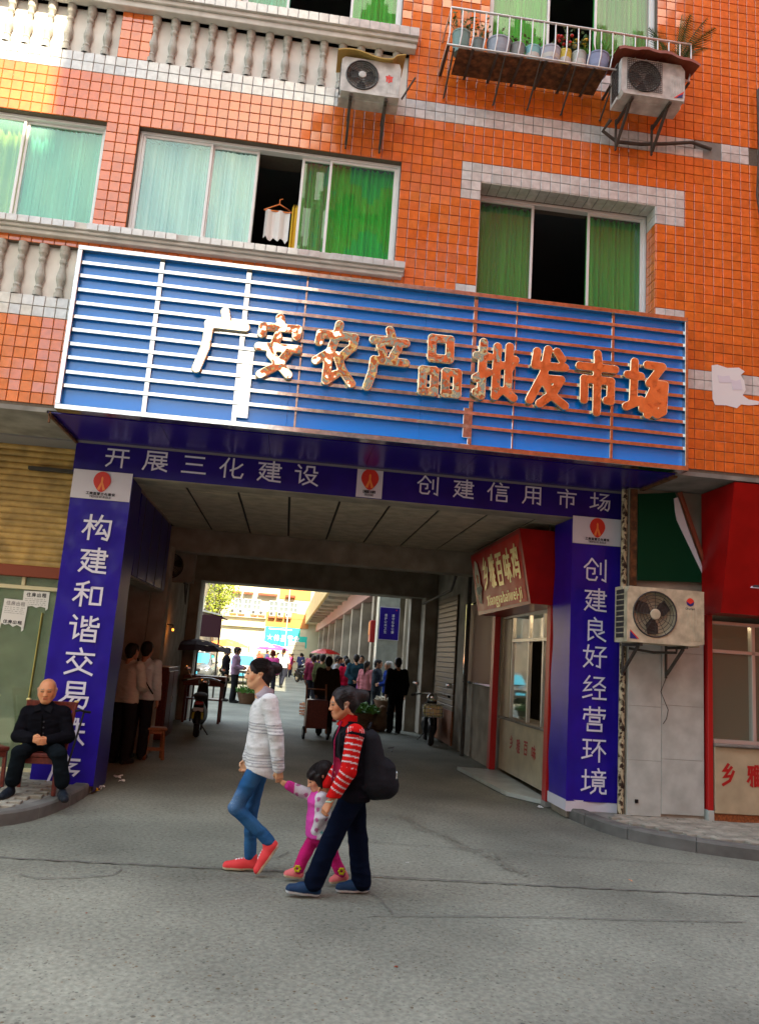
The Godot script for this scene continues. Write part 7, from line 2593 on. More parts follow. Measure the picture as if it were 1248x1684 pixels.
# the bare figure: one surface from neck to feet, with head and hands joined on
func body_shape(J: Dictionary, skin: Color, head: Shape, head_at: Transform3D, hand: Shape, R: float, cell: float) -> Shape:
	var lo := Vector3(1e9, 1e9, 1e9)
	var hi := -lo
	for k in J:
		if J[k] is Vector3:
			lo = Vector3(minf(lo.x, J[k].x), minf(lo.y, J[k].y), minf(lo.z, J[k].z))
			hi = Vector3(maxf(hi.x, J[k].x), maxf(hi.y, J[k].y), maxf(hi.z, J[k].z))
	var f := Field.new(lo - Vector3(0.14, 0.10, 0.14), hi + Vector3(0.14, 0.14, 0.14), cell)
	var side: Vector3 = (J.shL - J.shR).normalized()
	f.cap(J.neck, J.chest, 0.050 * R, 0.085 * R, 0.03)
	f.cap(J.chest + side * 0.05 * R, J.hip + side * 0.05 * R, 0.085 * R, 0.085 * R, 0.04)
	f.cap(J.chest - side * 0.05 * R, J.hip - side * 0.05 * R, 0.085 * R, 0.085 * R, 0.04)
	for s in ["L", "R"]:
		f.cap(J.chest, J["sh" + s], 0.07 * R, 0.052 * R, 0.03)
		f.cap(J["sh" + s], J["el" + s], 0.046 * R, 0.036 * R, 0.02)
		f.cap(J["el" + s], J["wr" + s], 0.036 * R, 0.025 * R, 0.015)
		f.cap(J["hp" + s], J["kn" + s], 0.072 * R, 0.048 * R, 0.03)
		f.cap(J["kn" + s], J["kn" + s].lerp(J["an" + s], 0.3), 0.048 * R, 0.050 * R, 0.02)
		f.cap(J["kn" + s].lerp(J["an" + s], 0.3), J["an" + s], 0.050 * R, 0.032 * R, 0.02)
	var s := f.into(sh(skin))
	s.add(head, head_at)
	var front: Vector3 = J.get("front", Vector3(0, 0, 1))
	for q in ["L", "R"]:
		var d: Vector3 = (J["wr" + q] - J["el" + q]).normalized()
		var t := aim(J["el" + q], J["wr" + q], J.get("thumb" + q, front), q == "R")
		t.basis = t.basis.scaled(Vector3(R, R, R))
		add_mirrored(s, hand, t)
	return s


# upper garment: torso tube and sleeves. opts: loose, hem (y), cuff (0..1 along the forearm), neck height
func top_shape(J: Dictionary, R: float, cell: float, opts: Dictionary, paint, tint: Color) -> Shape:
	var lo := Vector3(1e9, 1e9, 1e9)
	var hi := -lo
	for k in ["neck", "chest", "hip", "shL", "shR", "elL", "elR", "wrL", "wrR", "hpL", "hpR"]:
		lo = Vector3(minf(lo.x, J[k].x), minf(lo.y, J[k].y), minf(lo.z, J[k].z))
		hi = Vector3(maxf(hi.x, J[k].x), maxf(hi.y, J[k].y), maxf(hi.z, J[k].z))
	lo.y = minf(lo.y, J.hip.y + opts.get("hem", -0.05))
	var f := Field.new(lo - Vector3(0.17, 0.08, 0.17), hi + Vector3(0.17, 0.12, 0.17), cell)
	var side: Vector3 = (J.shL - J.shR).normalized()
	var loose: float = opts.get("loose", 0.015)
	var w: float = opts.get("width", 1.0)
	var hem: Vector3 = J.hip + Vector3(0, opts.get("hem", -0.05), 0)
	f.cap(J.neck + Vector3(0, -0.02, 0), J.chest, 0.058 * R + loose * 0.3, 0.090 * R, 0.03)
	for s in [-1.0, 1.0]:
		f.cap(J.chest + side * s * 0.062 * R * w, J.waist + side * s * 0.055 * R * w, 0.095 * R * w + loose, 0.085 * R * w + loose, 0.05)
		f.cap(J.waist + side * s * 0.055 * R * w, hem + side * s * 0.062 * R * w, 0.085 * R * w + loose, 0.092 * R * w + loose * opts.get("flare", 1.2), 0.05)
	if opts.get("bust", 0.0) > 0.0:
		f.cap(J.chest + J.front * opts.bust - Vector3(0, 0.06, 0) + side * 0.05, J.chest + J.front * opts.bust - Vector3(0, 0.06, 0) - side * 0.05, 0.072 * R, 0.072 * R, 0.06)
	var cuff: float = opts.get("cuff", 0.95)
	for s in ["L", "R"]:
		f.cap(J.chest + (J["sh" + s] - J.chest) * 0.3, J["sh" + s], 0.072 * R, 0.056 * R + loose * 0.6, 0.04)
		if not opts.get("vest", false):
			f.cap(J["sh" + s], J["el" + s], 0.056 * R + loose * 0.6, 0.045 * R + loose * 0.7, 0.02)
			f.cap(J["el" + s], J["el" + s].lerp(J["wr" + s], cuff), 0.045 * R + loose * 0.7, 0.036 * R + loose * 0.6, 0.015)
	f.cut(Vector3(0, -1, 0) + opts.get("hem_slope", Vector3.ZERO), -(hem.y) + (opts.get("hem_slope", Vector3.ZERO) as Vector3).dot(hem))
	# folds: shallow creases across the bends
	var s := f.into(sh(tint), paint)
	creases(s, opts.get("crease", 0.28), opts.get("crease_freq", 4.5))
	return s


func creases(s: Shape, amount: float, freq: float) -> void:      # folds: ridges that run mostly across the limbs, finer wrinkles between
	var fn := FastNoiseLite.new()
	fn.seed = 17
	fn.frequency = freq
	fn.fractal_type = FastNoiseLite.FRACTAL_RIDGED
	fn.fractal_octaves = 2
	for i in s.v.size():
		var p := s.v[i]
		var q := Vector3(p.x * 0.55 + p.y * 0.35, p.y * 1.5 - p.x * 0.3, p.z * 0.6)
		var e := fn.get_noise_3dv(q)
		var g := Vector3(fn.get_noise_3dv(q + Vector3(0.008, 0, 0)) - e, fn.get_noise_3dv(q + Vector3(0, 0.008, 0)) - e, fn.get_noise_3dv(q + Vector3(0, 0, 0.008)) - e)
		var gp := Vector3(g.x * 0.55 - g.y * 0.3, g.x * 0.35 + g.y * 1.5, g.z * 0.6)
		s.v[i] = p + s.n[i] * e * 0.004 * amount / 0.22
		s.n[i] = (s.n[i] - gp * amount * 4.5).normalized()


func relief(s: Shape, deep: float) -> void:                      # cable knit: slanted ribs that meet in chevrons, held apart by plain rows
	var h := func(p: Vector3) -> float:
		var u := p.x * 13.0 + p.z * 5.0
		var v := p.y * 17.0
		var zig := absf(fposmod(v * 0.5, 2.0) - 1.0) * 1.4
		return sin((u + zig) * TAU * 0.5) * (0.45 + 0.55 * sin(v * 0.9))
	for i in s.v.size():
		var p := s.v[i]
		var e: float = h.call(p)
		var gx_: float = h.call(p + Vector3(0.004, 0, 0)) - e
		var gy_: float = h.call(p + Vector3(0, 0.004, 0)) - e
		s.v[i] = p + s.n[i] * e * deep * 0.6
		s.n[i] = (s.n[i] - Vector3(gx_, gy_, 0) * deep / 0.004 * 0.9).normalized()


func trousers_shape(J: Dictionary, R: float, cell: float, thigh: float, calf: float, hemr: float, length: float, tint: Color, paint = null) -> Shape:
	var lo := Vector3(1e9, 1e9, 1e9)
	var hi := -lo
	for k in ["hip", "waist", "hpL", "hpR", "knL", "knR", "anL", "anR"]:
		lo = Vector3(minf(lo.x, J[k].x), minf(lo.y, J[k].y), minf(lo.z, J[k].z))
		hi = Vector3(maxf(hi.x, J[k].x), maxf(hi.y, J[k].y), maxf(hi.z, J[k].z))
	var f := Field.new(lo - Vector3(0.16, 0.08, 0.16), hi + Vector3(0.16, 0.06, 0.16), cell)
	var side: Vector3 = (J.hpL - J.hpR).normalized()
	for s in [-1.0, 1.0]:
		f.cap(J.waist + side * s * 0.05 * R, J.hip + side * s * 0.06 * R, 0.080 * R, 0.100 * R, 0.04)
	for s in ["L", "R"]:
		f.cap(J["hp" + s], J["kn" + s], thigh * R, calf * R, 0.025)
		f.cap(J["kn" + s], J["kn" + s].lerp(J["an" + s], length), calf * R, hemr * R, 0.02)
	var s := f.into(sh(tint), paint)
	creases(s, 0.30, 4.0)
	return s


func put_shoe(parent: Node, m: Shape, at_: Vector3, dir: Vector3, up := Vector3.UP, sc := 1.0) -> void:
	var z := dir.normalized()
	var x := up.cross(z).normalized()
	var y := z.cross(x)
	var o := part("shoe", m, M.shoe, parent)
	o.transform = Transform3D(Basis(x, y, z).scaled(Vector3(sc, sc, sc)), at_)


func head_frame(at_: Vector3, front: Vector3, nod := 0.0, sc := 1.0, tilt := 0.0) -> Transform3D:
	var z := front.normalized()
	var x := Vector3.UP.cross(z).normalized()
	var b := Basis(x, Vector3.UP, z) * Basis(Vector3.RIGHT, nod) * Basis(Vector3.BACK, tilt)
	return Transform3D(b.scaled(Vector3(sc, sc, sc)), at_)


func make_people() -> void:
	var skin_w := Color(0.62, 0.33, 0.18)
	var skin_o := Color(0.50, 0.21, 0.10)
	var hand := hand_shape(skin_w, 0.75, 0.0045)
	# --- young woman in a white knitted sweater, walking towards -x, holding the child's hand
	var w := thing("person", "woman in white knit sweater, blue jeans and red sneakers leading a child", "person", Vector3(-0.12, 0, 2.8))
	var r0 := Vector3(-0.12, 0, 2.8)
	var J := {
		"neck": Vector3(-0.118, 1.335, 2.8), "chest": Vector3(-0.115, 1.185, 2.8), "waist": Vector3(-0.120, 0.96, 2.8), "hip": Vector3(-0.115, 0.83, 2.8),
		"shL": Vector3(-0.085, 1.265, 2.945), "elL": Vector3(-0.010, 1.02, 2.985), "wrL": Vector3(0.030, 0.785, 2.965),
		"shR": Vector3(-0.135, 1.265, 2.655), "elR": Vector3(-0.16, 1.02, 2.60), "wrR": Vector3(-0.22, 0.80, 2.62),
		"hpL": Vector3(-0.115, 0.80, 2.875), "knL": Vector3(-0.265, 0.475, 2.885), "anL": Vector3(0.025, 0.235, 2.885),
		"hpR": Vector3(-0.115, 0.80, 2.725), "knR": Vector3(-0.150, 0.43, 2.73), "anR": Vector3(-0.125, 0.085, 2.73)}
	for k in J: J[k] -= r0
	J.front = Vector3(-1, 0, 0)
	J.thumbL = Vector3(-1, 0, 0.2)
	J.thumbR = Vector3(-1, 0, -0.2)
	var head := head_shape("woman", skin_w, 0.005)
	var ht := head_frame(Vector3(-0.190, 1.462, 2.8) - r0, Vector3(-1, -0.02, 0.10), 0.02, 0.97)
	part("body", body_shape(J, skin_w, head, ht, hand, 0.86, 0.014), M.skin, w)
	var hr := part("hair", hair_shape("bun", 0.0055, Color(0.018, 0.013, 0.014)), M.hair, w)
	hr.transform = ht
	part("strands", strands("bun", Color(0.020, 0.014, 0.013), 320, 5), M.hair, hr)
	var knit := func(p: Vector3, n: Vector3) -> Color:
		var y := p.y
		var white := Color(0.80, 0.80, 0.80)
		# rows of open work: three bands of thin gaps in the knit
		for band in [[1.03, 1.118], [0.78, 0.868]]:
			if y > band[0] and y < band[1] and fposmod(y - band[0], 0.0217) < 0.0085: return Color(0.36, 0.36, 0.38)
		var diamond := absf(fposmod(p.x * 7.0 + y * 9.0, 1.0) - 0.5) + absf(fposmod(p.x * 7.0 - y * 9.0, 1.0) - 0.5)
		if diamond < 0.16 and (y > 1.13 or (y < 1.05 and y > 0.90)): return Color(0.60, 0.60, 0.61)
		return white
	var sw := top_shape(J, 0.84, 0.0082, {"loose": 0.024, "hem": -0.10, "cuff": 0.96, "flare": 1.5, "bust": 0.02, "hem_slope": Vector3(-0.35, 0, 0), "crease": 0.18}, knit, Color(0.8, 0.8, 0.8))
	relief(sw, 0.0035)
	part("sweater", sw, M.knit, w)
	var knit_cuff := sh(Color(0.80, 0.80, 0.80)).tube([J.elL.lerp(J.wrL, 0.86), J.elL.lerp(J.wrL, 1.02)], 0.043, 14, false)
	part("cuff", knit_cuff, M.knit, w)
	var collar := sh(Color(0.60, 0.52, 0.60))
	collar.tube([J.neck + Vector3(0.012, 0.035, 0), J.neck + Vector3(0.0, 0.005, 0), J.neck + Vector3(-0.012, -0.045, 0)], [0.052, 0.062, 0.080], 16, false)
	collar.prism_at(PackedVector2Array([Vector2(0, 0), Vector2(0.075, -0.035), Vector2(0.03, -0.10), Vector2(-0.015, -0.06)]), 0.008, Transform3D(Basis(Vector3.UP, PI) , J.neck + Vector3(0.0, 0.0, 0.062)))
	part("shirt_collar", collar, M.cloth, w)
	var denim := func(p: Vector3, n: Vector3) -> Color:
		var worn := 0.0
		var dk := p.distance_to(J.knL + Vector3(-0.04, 0.06, 0.03))
		if dk < 0.12: worn = (1.0 - dk / 0.12) * 0.6 * (1.0 if int(p.y * 130.0) % 3 == 0 else 0.35)
		var fade := clampf(0.5 + 3.5 * sin(p.y * 21.0) * sin(p.x * 17.0 + p.z * 9.0) * 0.12, 0.0, 1.0)
		return (Color(0.022, 0.095, 0.26).lerp(Color(0.055, 0.18, 0.38), fade)).lerp(Color(0.55, 0.60, 0.66), worn)
	part("jeans", trousers_shape(J, 0.88, 0.0115, 0.086, 0.058, 0.050, 0.93, Color(0.035, 0.135, 0.33), denim), M.cloth, w)
	var sneaker := shoe_shape(0.0065, Color(0.72, 0.055, 0.06), Color(0.72, 0.60, 0.42), 0.255, false)
	put_shoe(w, sneaker, Vector3(-0.075, 0.0, 2.73) - r0, Vector3(-1, 0, 0.03))
	put_shoe(w, sneaker, Vector3(0.085, 0.215, 2.885) - r0, Vector3(-0.55, -0.84, 0.05), Vector3(-0.84, 0.55, 0))

	# --- small child in a pink gilet between them
	var c := thing("person", "small child in pink gilet and magenta trousers holding the woman's hand", "person", Vector3(0.35, 0, 3.0))
	var r1 := Vector3(0.35, 0, 3.0)
	var K := {
		"neck": Vector3(0.35, 0.635, 3.0), "chest": Vector3(0.355, 0.56, 3.0), "waist": Vector3(0.36, 0.43, 3.0), "hip": Vector3(0.36, 0.355, 3.0),
		"shL": Vector3(0.36, 0.60, 3.085), "elL": Vector3(0.37, 0.48, 3.10), "wrL": Vector3(0.34, 0.38, 3.09),
		"shR": Vector3(0.325, 0.60, 2.93), "elR": Vector3(0.21, 0.625, 2.935), "wrR": Vector3(0.115, 0.665, 2.945),
		"hpL": Vector3(0.36, 0.335, 3.04), "knL": Vector3(0.475, 0.215, 3.04), "anL": Vector3(0.555, 0.075, 3.04),
		"hpR": Vector3(0.36, 0.335, 2.96), "knR": Vector3(0.285, 0.20, 2.96), "anR": Vector3(0.235, 0.06, 2.96)}
	for k in K: K[k] -= r1
	K.front = Vector3(-1, 0, 0)
	var hc := head_shape("child", Color(0.58, 0.28, 0.16), 0.005)
	var hct := head_frame(Vector3(0.337, 0.745, 3.0) - r1, Vector3(-1, -0.25, 0.15), 0.30, 0.86)
	part("body", body_shape(K, Color(0.58, 0.28, 0.16), hc, hct, hand, 0.56, 0.009), M.skin, c)
	var hcr := part("hair", hair_shape("bob", 0.006, Color(0.016, 0.012, 0.012)), M.hair, c)
	hcr.transform = hct
	part("strands", strands("bob", Color(0.017, 0.012, 0.012), 320, 6), M.hair, hcr)
	var dots := func(p: Vector3, n: Vector3) -> Color:
		var q := Vector2(fposmod(p.x * 14.0 + p.z * 5.0, 1.0) - 0.5, fposmod(p.y * 14.0, 1.0) - 0.5)
		if p.x < K.wrR.x + 0.045: return Color(0.70, 0.05, 0.30)
		return Color(0.55, 0.16, 0.34) if q.length() < 0.22 else Color(0.74, 0.66, 0.70)
	part("jacket", top_shape(K, 0.60, 0.008, {"loose": 0.018, "hem": -0.02, "cuff": 0.97}, dots, Color(0.74, 0.66, 0.70)), M.cloth, c)
	var gilet := func(p: Vector3, n: Vector3) -> Color:
		if p.x < 0.0: return Color(0.80, 0.09, 0.44)
		var q := Vector2(fposmod(p.x * 16.0, 1.0) - 0.5, fposmod(p.y * 12.0, 1.0) - 0.5)
		return Color(0.10, 0.42, 0.40) if q.length() < 0.16 else Color(0.76, 0.70, 0.72)
	var pinkv := top_shape(K, 0.62, 0.009, {"loose": 0.020, "hem": -0.03, "vest": true}, gilet, Color(0.78, 0.10, 0.42))
	part("gilet", pinkv, M.cloth, c)
	part("trousers", trousers_shape(K, 0.58, 0.008, 0.092, 0.072, 0.066, 0.97, Color(0.70, 0.025, 0.20)), M.cloth, c)
	var flower := sh(Color(0.75, 0.62, 0.03))
	for q in [K.anR, K.anL]:
		for e in 6:
			var a := TAU * e / 6
			flower.ball(q + Vector3(-0.005 + cos(a) * 0.018, 0.035 + sin(a) * 0.018, 0.052), Vector3(0.011, 0.011, 0.006), 7, 5)
	part("yellow_flower", flower, M.cloth, c)
	var kid_shoe := shoe_shape(0.006, Color(0.66, 0.16, 0.16), Color(0.60, 0.45, 0.30), 0.17, true)
	put_shoe(c, kid_shoe, Vector3(0.265, 0.012, 2.96) - r1, Vector3(-1, 0.10, 0.04), Vector3.UP, 0.8)
	put_shoe(c, kid_shoe, Vector3(0.60, 0.03, 3.04) - r1, Vector3(-1, -0.16, 0.04), Vector3.UP, 0.8)

	# --- older woman with a backpack
	var e := thing("person", "older woman in red striped sleeves, dark waistcoat and navy trousers", "person", Vector3(0.52, 0, 3.25))
	var r2 := Vector3(0.52, 0, 3.25)
	var O := {
		"neck": Vector3(0.505, 1.195, 3.25), "chest": Vector3(0.525, 1.045, 3.25), "waist": Vector3(0.555, 0.83, 3.25), "hip": Vector3(0.575, 0.70, 3.25),
		"shL": Vector3(0.545, 1.115, 3.415), "elL": Vector3(0.510, 0.86, 3.465), "wrL": Vector3(0.405, 0.655, 3.45),
		"shR": Vector3(0.52, 1.115, 3.09), "elR": Vector3(0.50, 0.86, 3.05), "wrR": Vector3(0.40, 0.70, 3.05),
		"hpL": Vector3(0.565, 0.67, 3.33), "knL": Vector3(0.435, 0.37, 3.335), "anL": Vector3(0.335, 0.085, 3.335),
		"hpR": Vector3(0.585, 0.67, 3.17), "knR": Vector3(0.640, 0.36, 3.19), "anR": Vector3(0.690, 0.06, 3.19)}
	for k in O: O[k] -= r2
	O.front = Vector3(-1, 0, 0)
	O.thumbL = Vector3(-0.6, 0.2, -0.6)
	var handO := hand_shape(skin_o, 0.85, 0.0045)
	var ho := head_shape("elder", skin_o, 0.005)
	var hot := head_frame(Vector3(0.455, 1.305, 3.25) - r2, Vector3(-1, -0.08, 0.16), 0.10, 0.95)
	part("body", body_shape(O, skin_o, ho, hot, handO, 0.88, 0.014), M.skin, e)
	var her := part("hair", hair_shape("tied", 0.0055, Color(0.020, 0.017, 0.018)), M.hair, e)
	her.transform = hot
	part("strands", strands("tied", Color(0.024, 0.019, 0.018), 320, 7), M.hair, her)
	var axis: Vector3 = (O.elL - O.shL)
	var stripes := func(p: Vector3, n: Vector3) -> Color:
		var red := Color(0.66, 0.012, 0.014)
		var wht := Color(0.76, 0.72, 0.72)
		var up: Vector3 = p - O.shL
		var t := up.dot(axis.normalized())
		if p.z < 0.10 and p.z > -0.10: return red
		if t < 0.03:
			return wht if fposmod(atan2(p.x - O.shL.x, 0.12) * 9.0, 1.0) < 0.22 and t > -0.045 else red
		var run := t
		var lower: Vector3 = p - O.elL
		if t > axis.length() - 0.02: run = axis.length() + maxf(lower.dot((O.wrL - O.elL).normalized()), 0.0)
		if run > axis.length() + 0.17: return red
		return wht if fposmod(run - 0.035, 0.041) < 0.0085 else red
	part("jersey", top_shape(O, 0.90, 0.0072, {"loose": 0.022, "hem": -0.02, "cuff": 0.98, "crease": 0.08}, stripes, Color(0.66, 0.012, 0.014)), M.cloth, e)
	var rn := sh(Color(0.62, 0.012, 0.014)).tube([O.neck + Vector3(0.01, 0.04, 0), O.neck + Vector3(0, -0.01, 0), O.neck + Vector3(-0.005, -0.05, 0)], [0.056, 0.064, 0.085], 16, false)
	part("roll_neck", rn, M.cloth, e)
	var vest_paint := func(p: Vector3, n: Vector3) -> Color:
		if p.x < O.waist.x - 0.085 and p.y < 0.93 and p.y > 0.70: return Color(0.40, 0.016, 0.06)
		return Color(0.009, 0.008, 0.012)
	part("waistcoat", top_shape(O, 0.96, 0.011, {"loose": 0.024, "hem": -0.06, "vest": true}, vest_paint, Color(0.009, 0.008, 0.012)), M.cloth, e)
	part("piping", sh(Color(0.36, 0.02, 0.08)).tube([O.neck + Vector3(-0.055, -0.01, 0.055), O.chest + Vector3(-0.115, 0.0, 0.075), O.waist + Vector3(-0.135, 0.06, 0.07), O.waist + Vector3(-0.14, -0.06, 0.06)], 0.007, 6), M.cloth, e)
	part("trousers", trousers_shape(O, 0.92, 0.012, 0.094, 0.074, 0.076, 0.95, Color(0.007, 0.011, 0.026)), M.cloth, e)
	var flat := shoe_shape(0.0065, Color(0.010, 0.035, 0.085), Color(0.66, 0.66, 0.68), 0.235, true)
	put_shoe(e, flat, Vector3(0.375, 0.0, 3.335) - r2, Vector3(-1, 0.10, 0.04))
	put_shoe(e, flat, Vector3(0.735, 0.0, 3.19) - r2, Vector3(-1, 0.0, 0.04))
	var br := sh(Color(0.45, 0.62, 0.50)).tube([O.wrL + Vector3(0.026, 0.012, 0.0), O.wrL + Vector3(0, 0, 0.034), O.wrL + Vector3(-0.03, -0.006, 0.0), O.wrL + Vector3(0, 0, -0.034), O.wrL + Vector3(0.026, 0.012, 0.0)], 0.006, 6)
	part("bracelet", br, M.paint, e)
	# her backpack
	var bp := thing("backpack", "round black backpack on the older woman's back", "backpack", Vector3(0.74, 0.64, 3.25))
	var bf := Field.new(Vector3(-0.2, -0.04, -0.24), Vector3(0.24, 0.62, 0.24), 0.012)
	bf.cap(Vector3(-0.02, 0.13, -0.07), Vector3(-0.07, 0.42, -0.06), 0.115, 0.075, 0.05)
	bf.cap(Vector3(-0.02, 0.13, 0.07), Vector3(-0.07, 0.42, 0.06), 0.115, 0.075, 0.05)
	bf.cap(Vector3(0.06, 0.12, -0.05), Vector3(0.05, 0.22, -0.05), 0.10, 0.08, 0.03)
	bf.cap(Vector3(0.06, 0.12, 0.05), Vector3(0.05, 0.22, 0.05), 0.10, 0.08, 0.03)
	mat("nylon", 0.006, 0.006, 0.009, 0.8, 0.0, 0.3)
	var bs := bf.into(sh())
	creases(bs, 0.10, 6.0)
	part("bag", bs, M.nylon, bp)
	part("zip", sh().tube([Vector3(0.085, 0.36, -0.10), Vector3(0.115, 0.38, 0.0), Vector3(0.085, 0.36, 0.10)], 0.006, 6), M.ac_grille, bp)
	part("zip_pull", sh().box(Vector3(0.125, 0.20, 0.13), Vector3(0.012, 0.05, 0.01), 0.003), M.chrome, bp)
	for s in [-1.0, 1.0]:
		part("strap", sh().tube([Vector3(-0.12, 0.44, 0.10 * s), Vector3(-0.20, 0.53, 0.115 * s), Vector3(-0.295, 0.46, 0.12 * s), Vector3(-0.30, 0.34, 0.13 * s), Vector3(-0.22, 0.20, 0.15 * s), Vector3(-0.09, 0.09, 0.14 * s)], 0.017, 7), M.nylon, bp)
	part("grab_loop", sh().tube([Vector3(-0.09, 0.50, -0.04), Vector3(-0.07, 0.54, 0.0), Vector3(-0.09, 0.50, 0.04)], 0.010, 6), M.nylon, bp)
	make_old_man(skin_o)
	make_pair()


func make_old_man(skin_: Color) -> void:
	var skin := Color(0.60, 0.26, 0.12)
	var m := thing("person", "bald old man in dark jacket and trousers seated before the blue banner", "person", Vector3(-2.3, 0.115, 0.8))
	var r := Vector3(-2.3, 0.115, 0.8)
	var J := {
		"neck": Vector3(-2.355, 0.965, 0.60), "chest": Vector3(-2.35, 0.82, 0.58), "waist": Vector3(-2.335, 0.62, 0.58), "hip": Vector3(-2.325, 0.535, 0.60),
		"shL": Vector3(-2.185, 0.875, 0.59), "elL": Vector3(-2.085, 0.66, 0.66), "wrL": Vector3(-2.215, 0.635, 0.85),
		"shR": Vector3(-2.525, 0.86, 0.59), "elR": Vector3(-2.565, 0.645, 0.68), "wrR": Vector3(-2.38, 0.645, 0.86),
		"hpL": Vector3(-2.245, 0.535, 0.64), "knL": Vector3(-2.065, 0.53, 1.0), "anL": Vector3(-2.000, 0.23, 0.97),
		"hpR": Vector3(-2.405, 0.535, 0.64), "knR": Vector3(-2.435, 0.52, 0.99), "anR": Vector3(-2.475, 0.22, 0.96)}
	for k in J: J[k] -= r
	J.front = Vector3(0, 0, 1)
	J.thumbL = Vector3(0, 1, 0)
	J.thumbR = Vector3(0, 1, 0)
	var head := head_shape("elder", skin, 0.005)
	var ht := head_frame(Vector3(-2.365, 1.092, 0.615) - r, Vector3(0.16, -0.05, 1), 0.06, 1.08, 0.03)
	part("body", body_shape(J, skin, head, ht, hand_shape(skin, 0.6, 0.0045), 0.96, 0.014), M.skin, m)
	var navy := Color(0.009, 0.010, 0.013)
	var jk := top_shape(J, 1.0, 0.012, {"loose": 0.026, "hem": -0.01, "cuff": 0.98, "crease": 0.34, "crease_freq": 4.0, "width": 1.10}, null, navy)
	part("jacket", jk, M.cloth, m)
	var col := sh(navy * 1.5)
	for s in [-1.0, 1.0]:
		col.prism_at(PackedVector2Array([Vector2(0.012 * s, -0.030), Vector2(0.050 * s, 0.028), Vector2(0.092 * s, 0.0), Vector2(0.080 * s, -0.060)]), 0.010, Transform3D(Basis(Vector3.RIGHT, -0.45), J.neck + Vector3(0.0, -0.030, 0.088)))
	col.tube([J.neck + Vector3(0, 0.015, -0.02), J.neck + Vector3(0, -0.03, -0.015)], [0.062, 0.080], 14, false)
	part("collar", col, M.cloth, m)
	part("placket", sh(navy * 0.6).tube([J.neck + Vector3(0.004, -0.10, 0.118), J.chest + Vector3(0.008, -0.02, 0.140), J.waist + Vector3(0.006, 0.02, 0.150)], 0.006, 6), M.cloth, m)
	for k in 4:
		part("button", sh(Color(0.05, 0.05, 0.055)).ball(J.chest.lerp(J.waist, 0.12 + k * 0.28) + Vector3(0.022, 0.0, 0.140), Vector3(0.009, 0.009, 0.004), 8, 5), M.shoe, m)
	part("trousers", trousers_shape(J, 0.96, 0.012, 0.088, 0.072, 0.072, 0.84, Color(0.008, 0.012, 0.018)), M.cloth, m)
	var shoe := shoe_shape(0.0065, Color(0.010, 0.012, 0.020), Color(0.02, 0.02, 0.025), 0.25, true)
	put_shoe(m, shoe, Vector3(-2.47, 0.118, 0.93) - r, Vector3(-0.10, 0, 1))
	put_shoe(m, shoe, Vector3(-2.01, 0.118, 0.94) - r, Vector3(0.45, 0, 1))
	# the red chair he sits on and the one beside it
	for q in [[Vector3(-2.33, 0.115, 0.66), 0.10, "dark red wooden chair under the seated old man"], [Vector3(-2.98, 0.115, 0.50), 0.75, "empty dark red wooden chair with slanted back beside the old man"]]:
		var ch := thing("wooden_chair", q[2], "chair", q[0], q[1], "red chairs before the shop")
		part("seat", sh().box(Vector3(0, 0.375, 0), Vector3(0.44, 0.04, 0.42), 0.01), M.wood_red, ch)
		part("apron", sh().box(Vector3(0, 0.325, 0.19), Vector3(0.38, 0.06, 0.02), 0.004), M.wood_red, ch)
		for s in [-1.0, 1.0]:
			part("front_leg", sh().bar(Vector3(0.20 * s, 0, 0.19), Vector3(0.19 * s, 0.36, 0.18), 0.035, 0.035, 0.004), M.wood_red, ch)
			part("rear_leg", sh().bar(Vector3(0.20 * s, 0, -0.21), Vector3(0.20 * s, 0.38, -0.18), 0.035, 0.035, 0.004), M.wood_red, ch)
			part("back_post", sh().bar(Vector3(0.20 * s, 0.38, -0.18), Vector3(0.235 * s, 0.86, -0.27), 0.035, 0.03, 0.004), M.wood_red, ch)
			part("finial", sh().ball(Vector3(0.236 * s, 0.868, -0.272), Vector3(0.026, 0.016, 0.02), 10, 6), M.gold_letter, ch)
		part("top_rail", sh().bar(Vector3(-0.23, 0.82, -0.262), Vector3(0.23, 0.82, -0.262), 0.02, 0.09, 0.004), M.wood_red, ch)
		part("back_panel", sh().bar(Vector3(0, 0.46, -0.195), Vector3(0, 0.77, -0.253), 0.30, 0.015), M.black_plastic, ch)
	var cane := thing("walking_cane", "thin black walking cane with curved handle leaning beside the old man", "cane", Vector3(-2.0, 0.115, 0.72))
	part("shaft", sh().tube([Vector3(-0.06, 0.0, 0.12), Vector3(0.035, 0.79, -0.06)], 0.010, 8), M.black_plastic, cane)
	part("handle", sh().tube([Vector3(-0.045, 0.80, -0.02), Vector3(0.0, 0.812, -0.045), Vector3(0.036, 0.80, -0.06), Vector3(0.095, 0.792, -0.085)], 0.013, 8), M.black_plastic, cane)
	part("ferrule", sh().tube([Vector3(-0.06, 0.0, 0.12), Vector3(-0.057, 0.03, 0.113)], 0.014, 8), M.rubber, cane)


func cloth_mat(c: Color) -> StandardMaterial3D:
	var key := "cloth_%d_%d_%d" % [int(c.r * 999), int(c.g * 999), int(c.b * 999)]
	if not M.has(key):
		mat(key, c.r, c.g, c.b, 0.9, 0.0, 0.15)
	return M[key]


var poses := {}


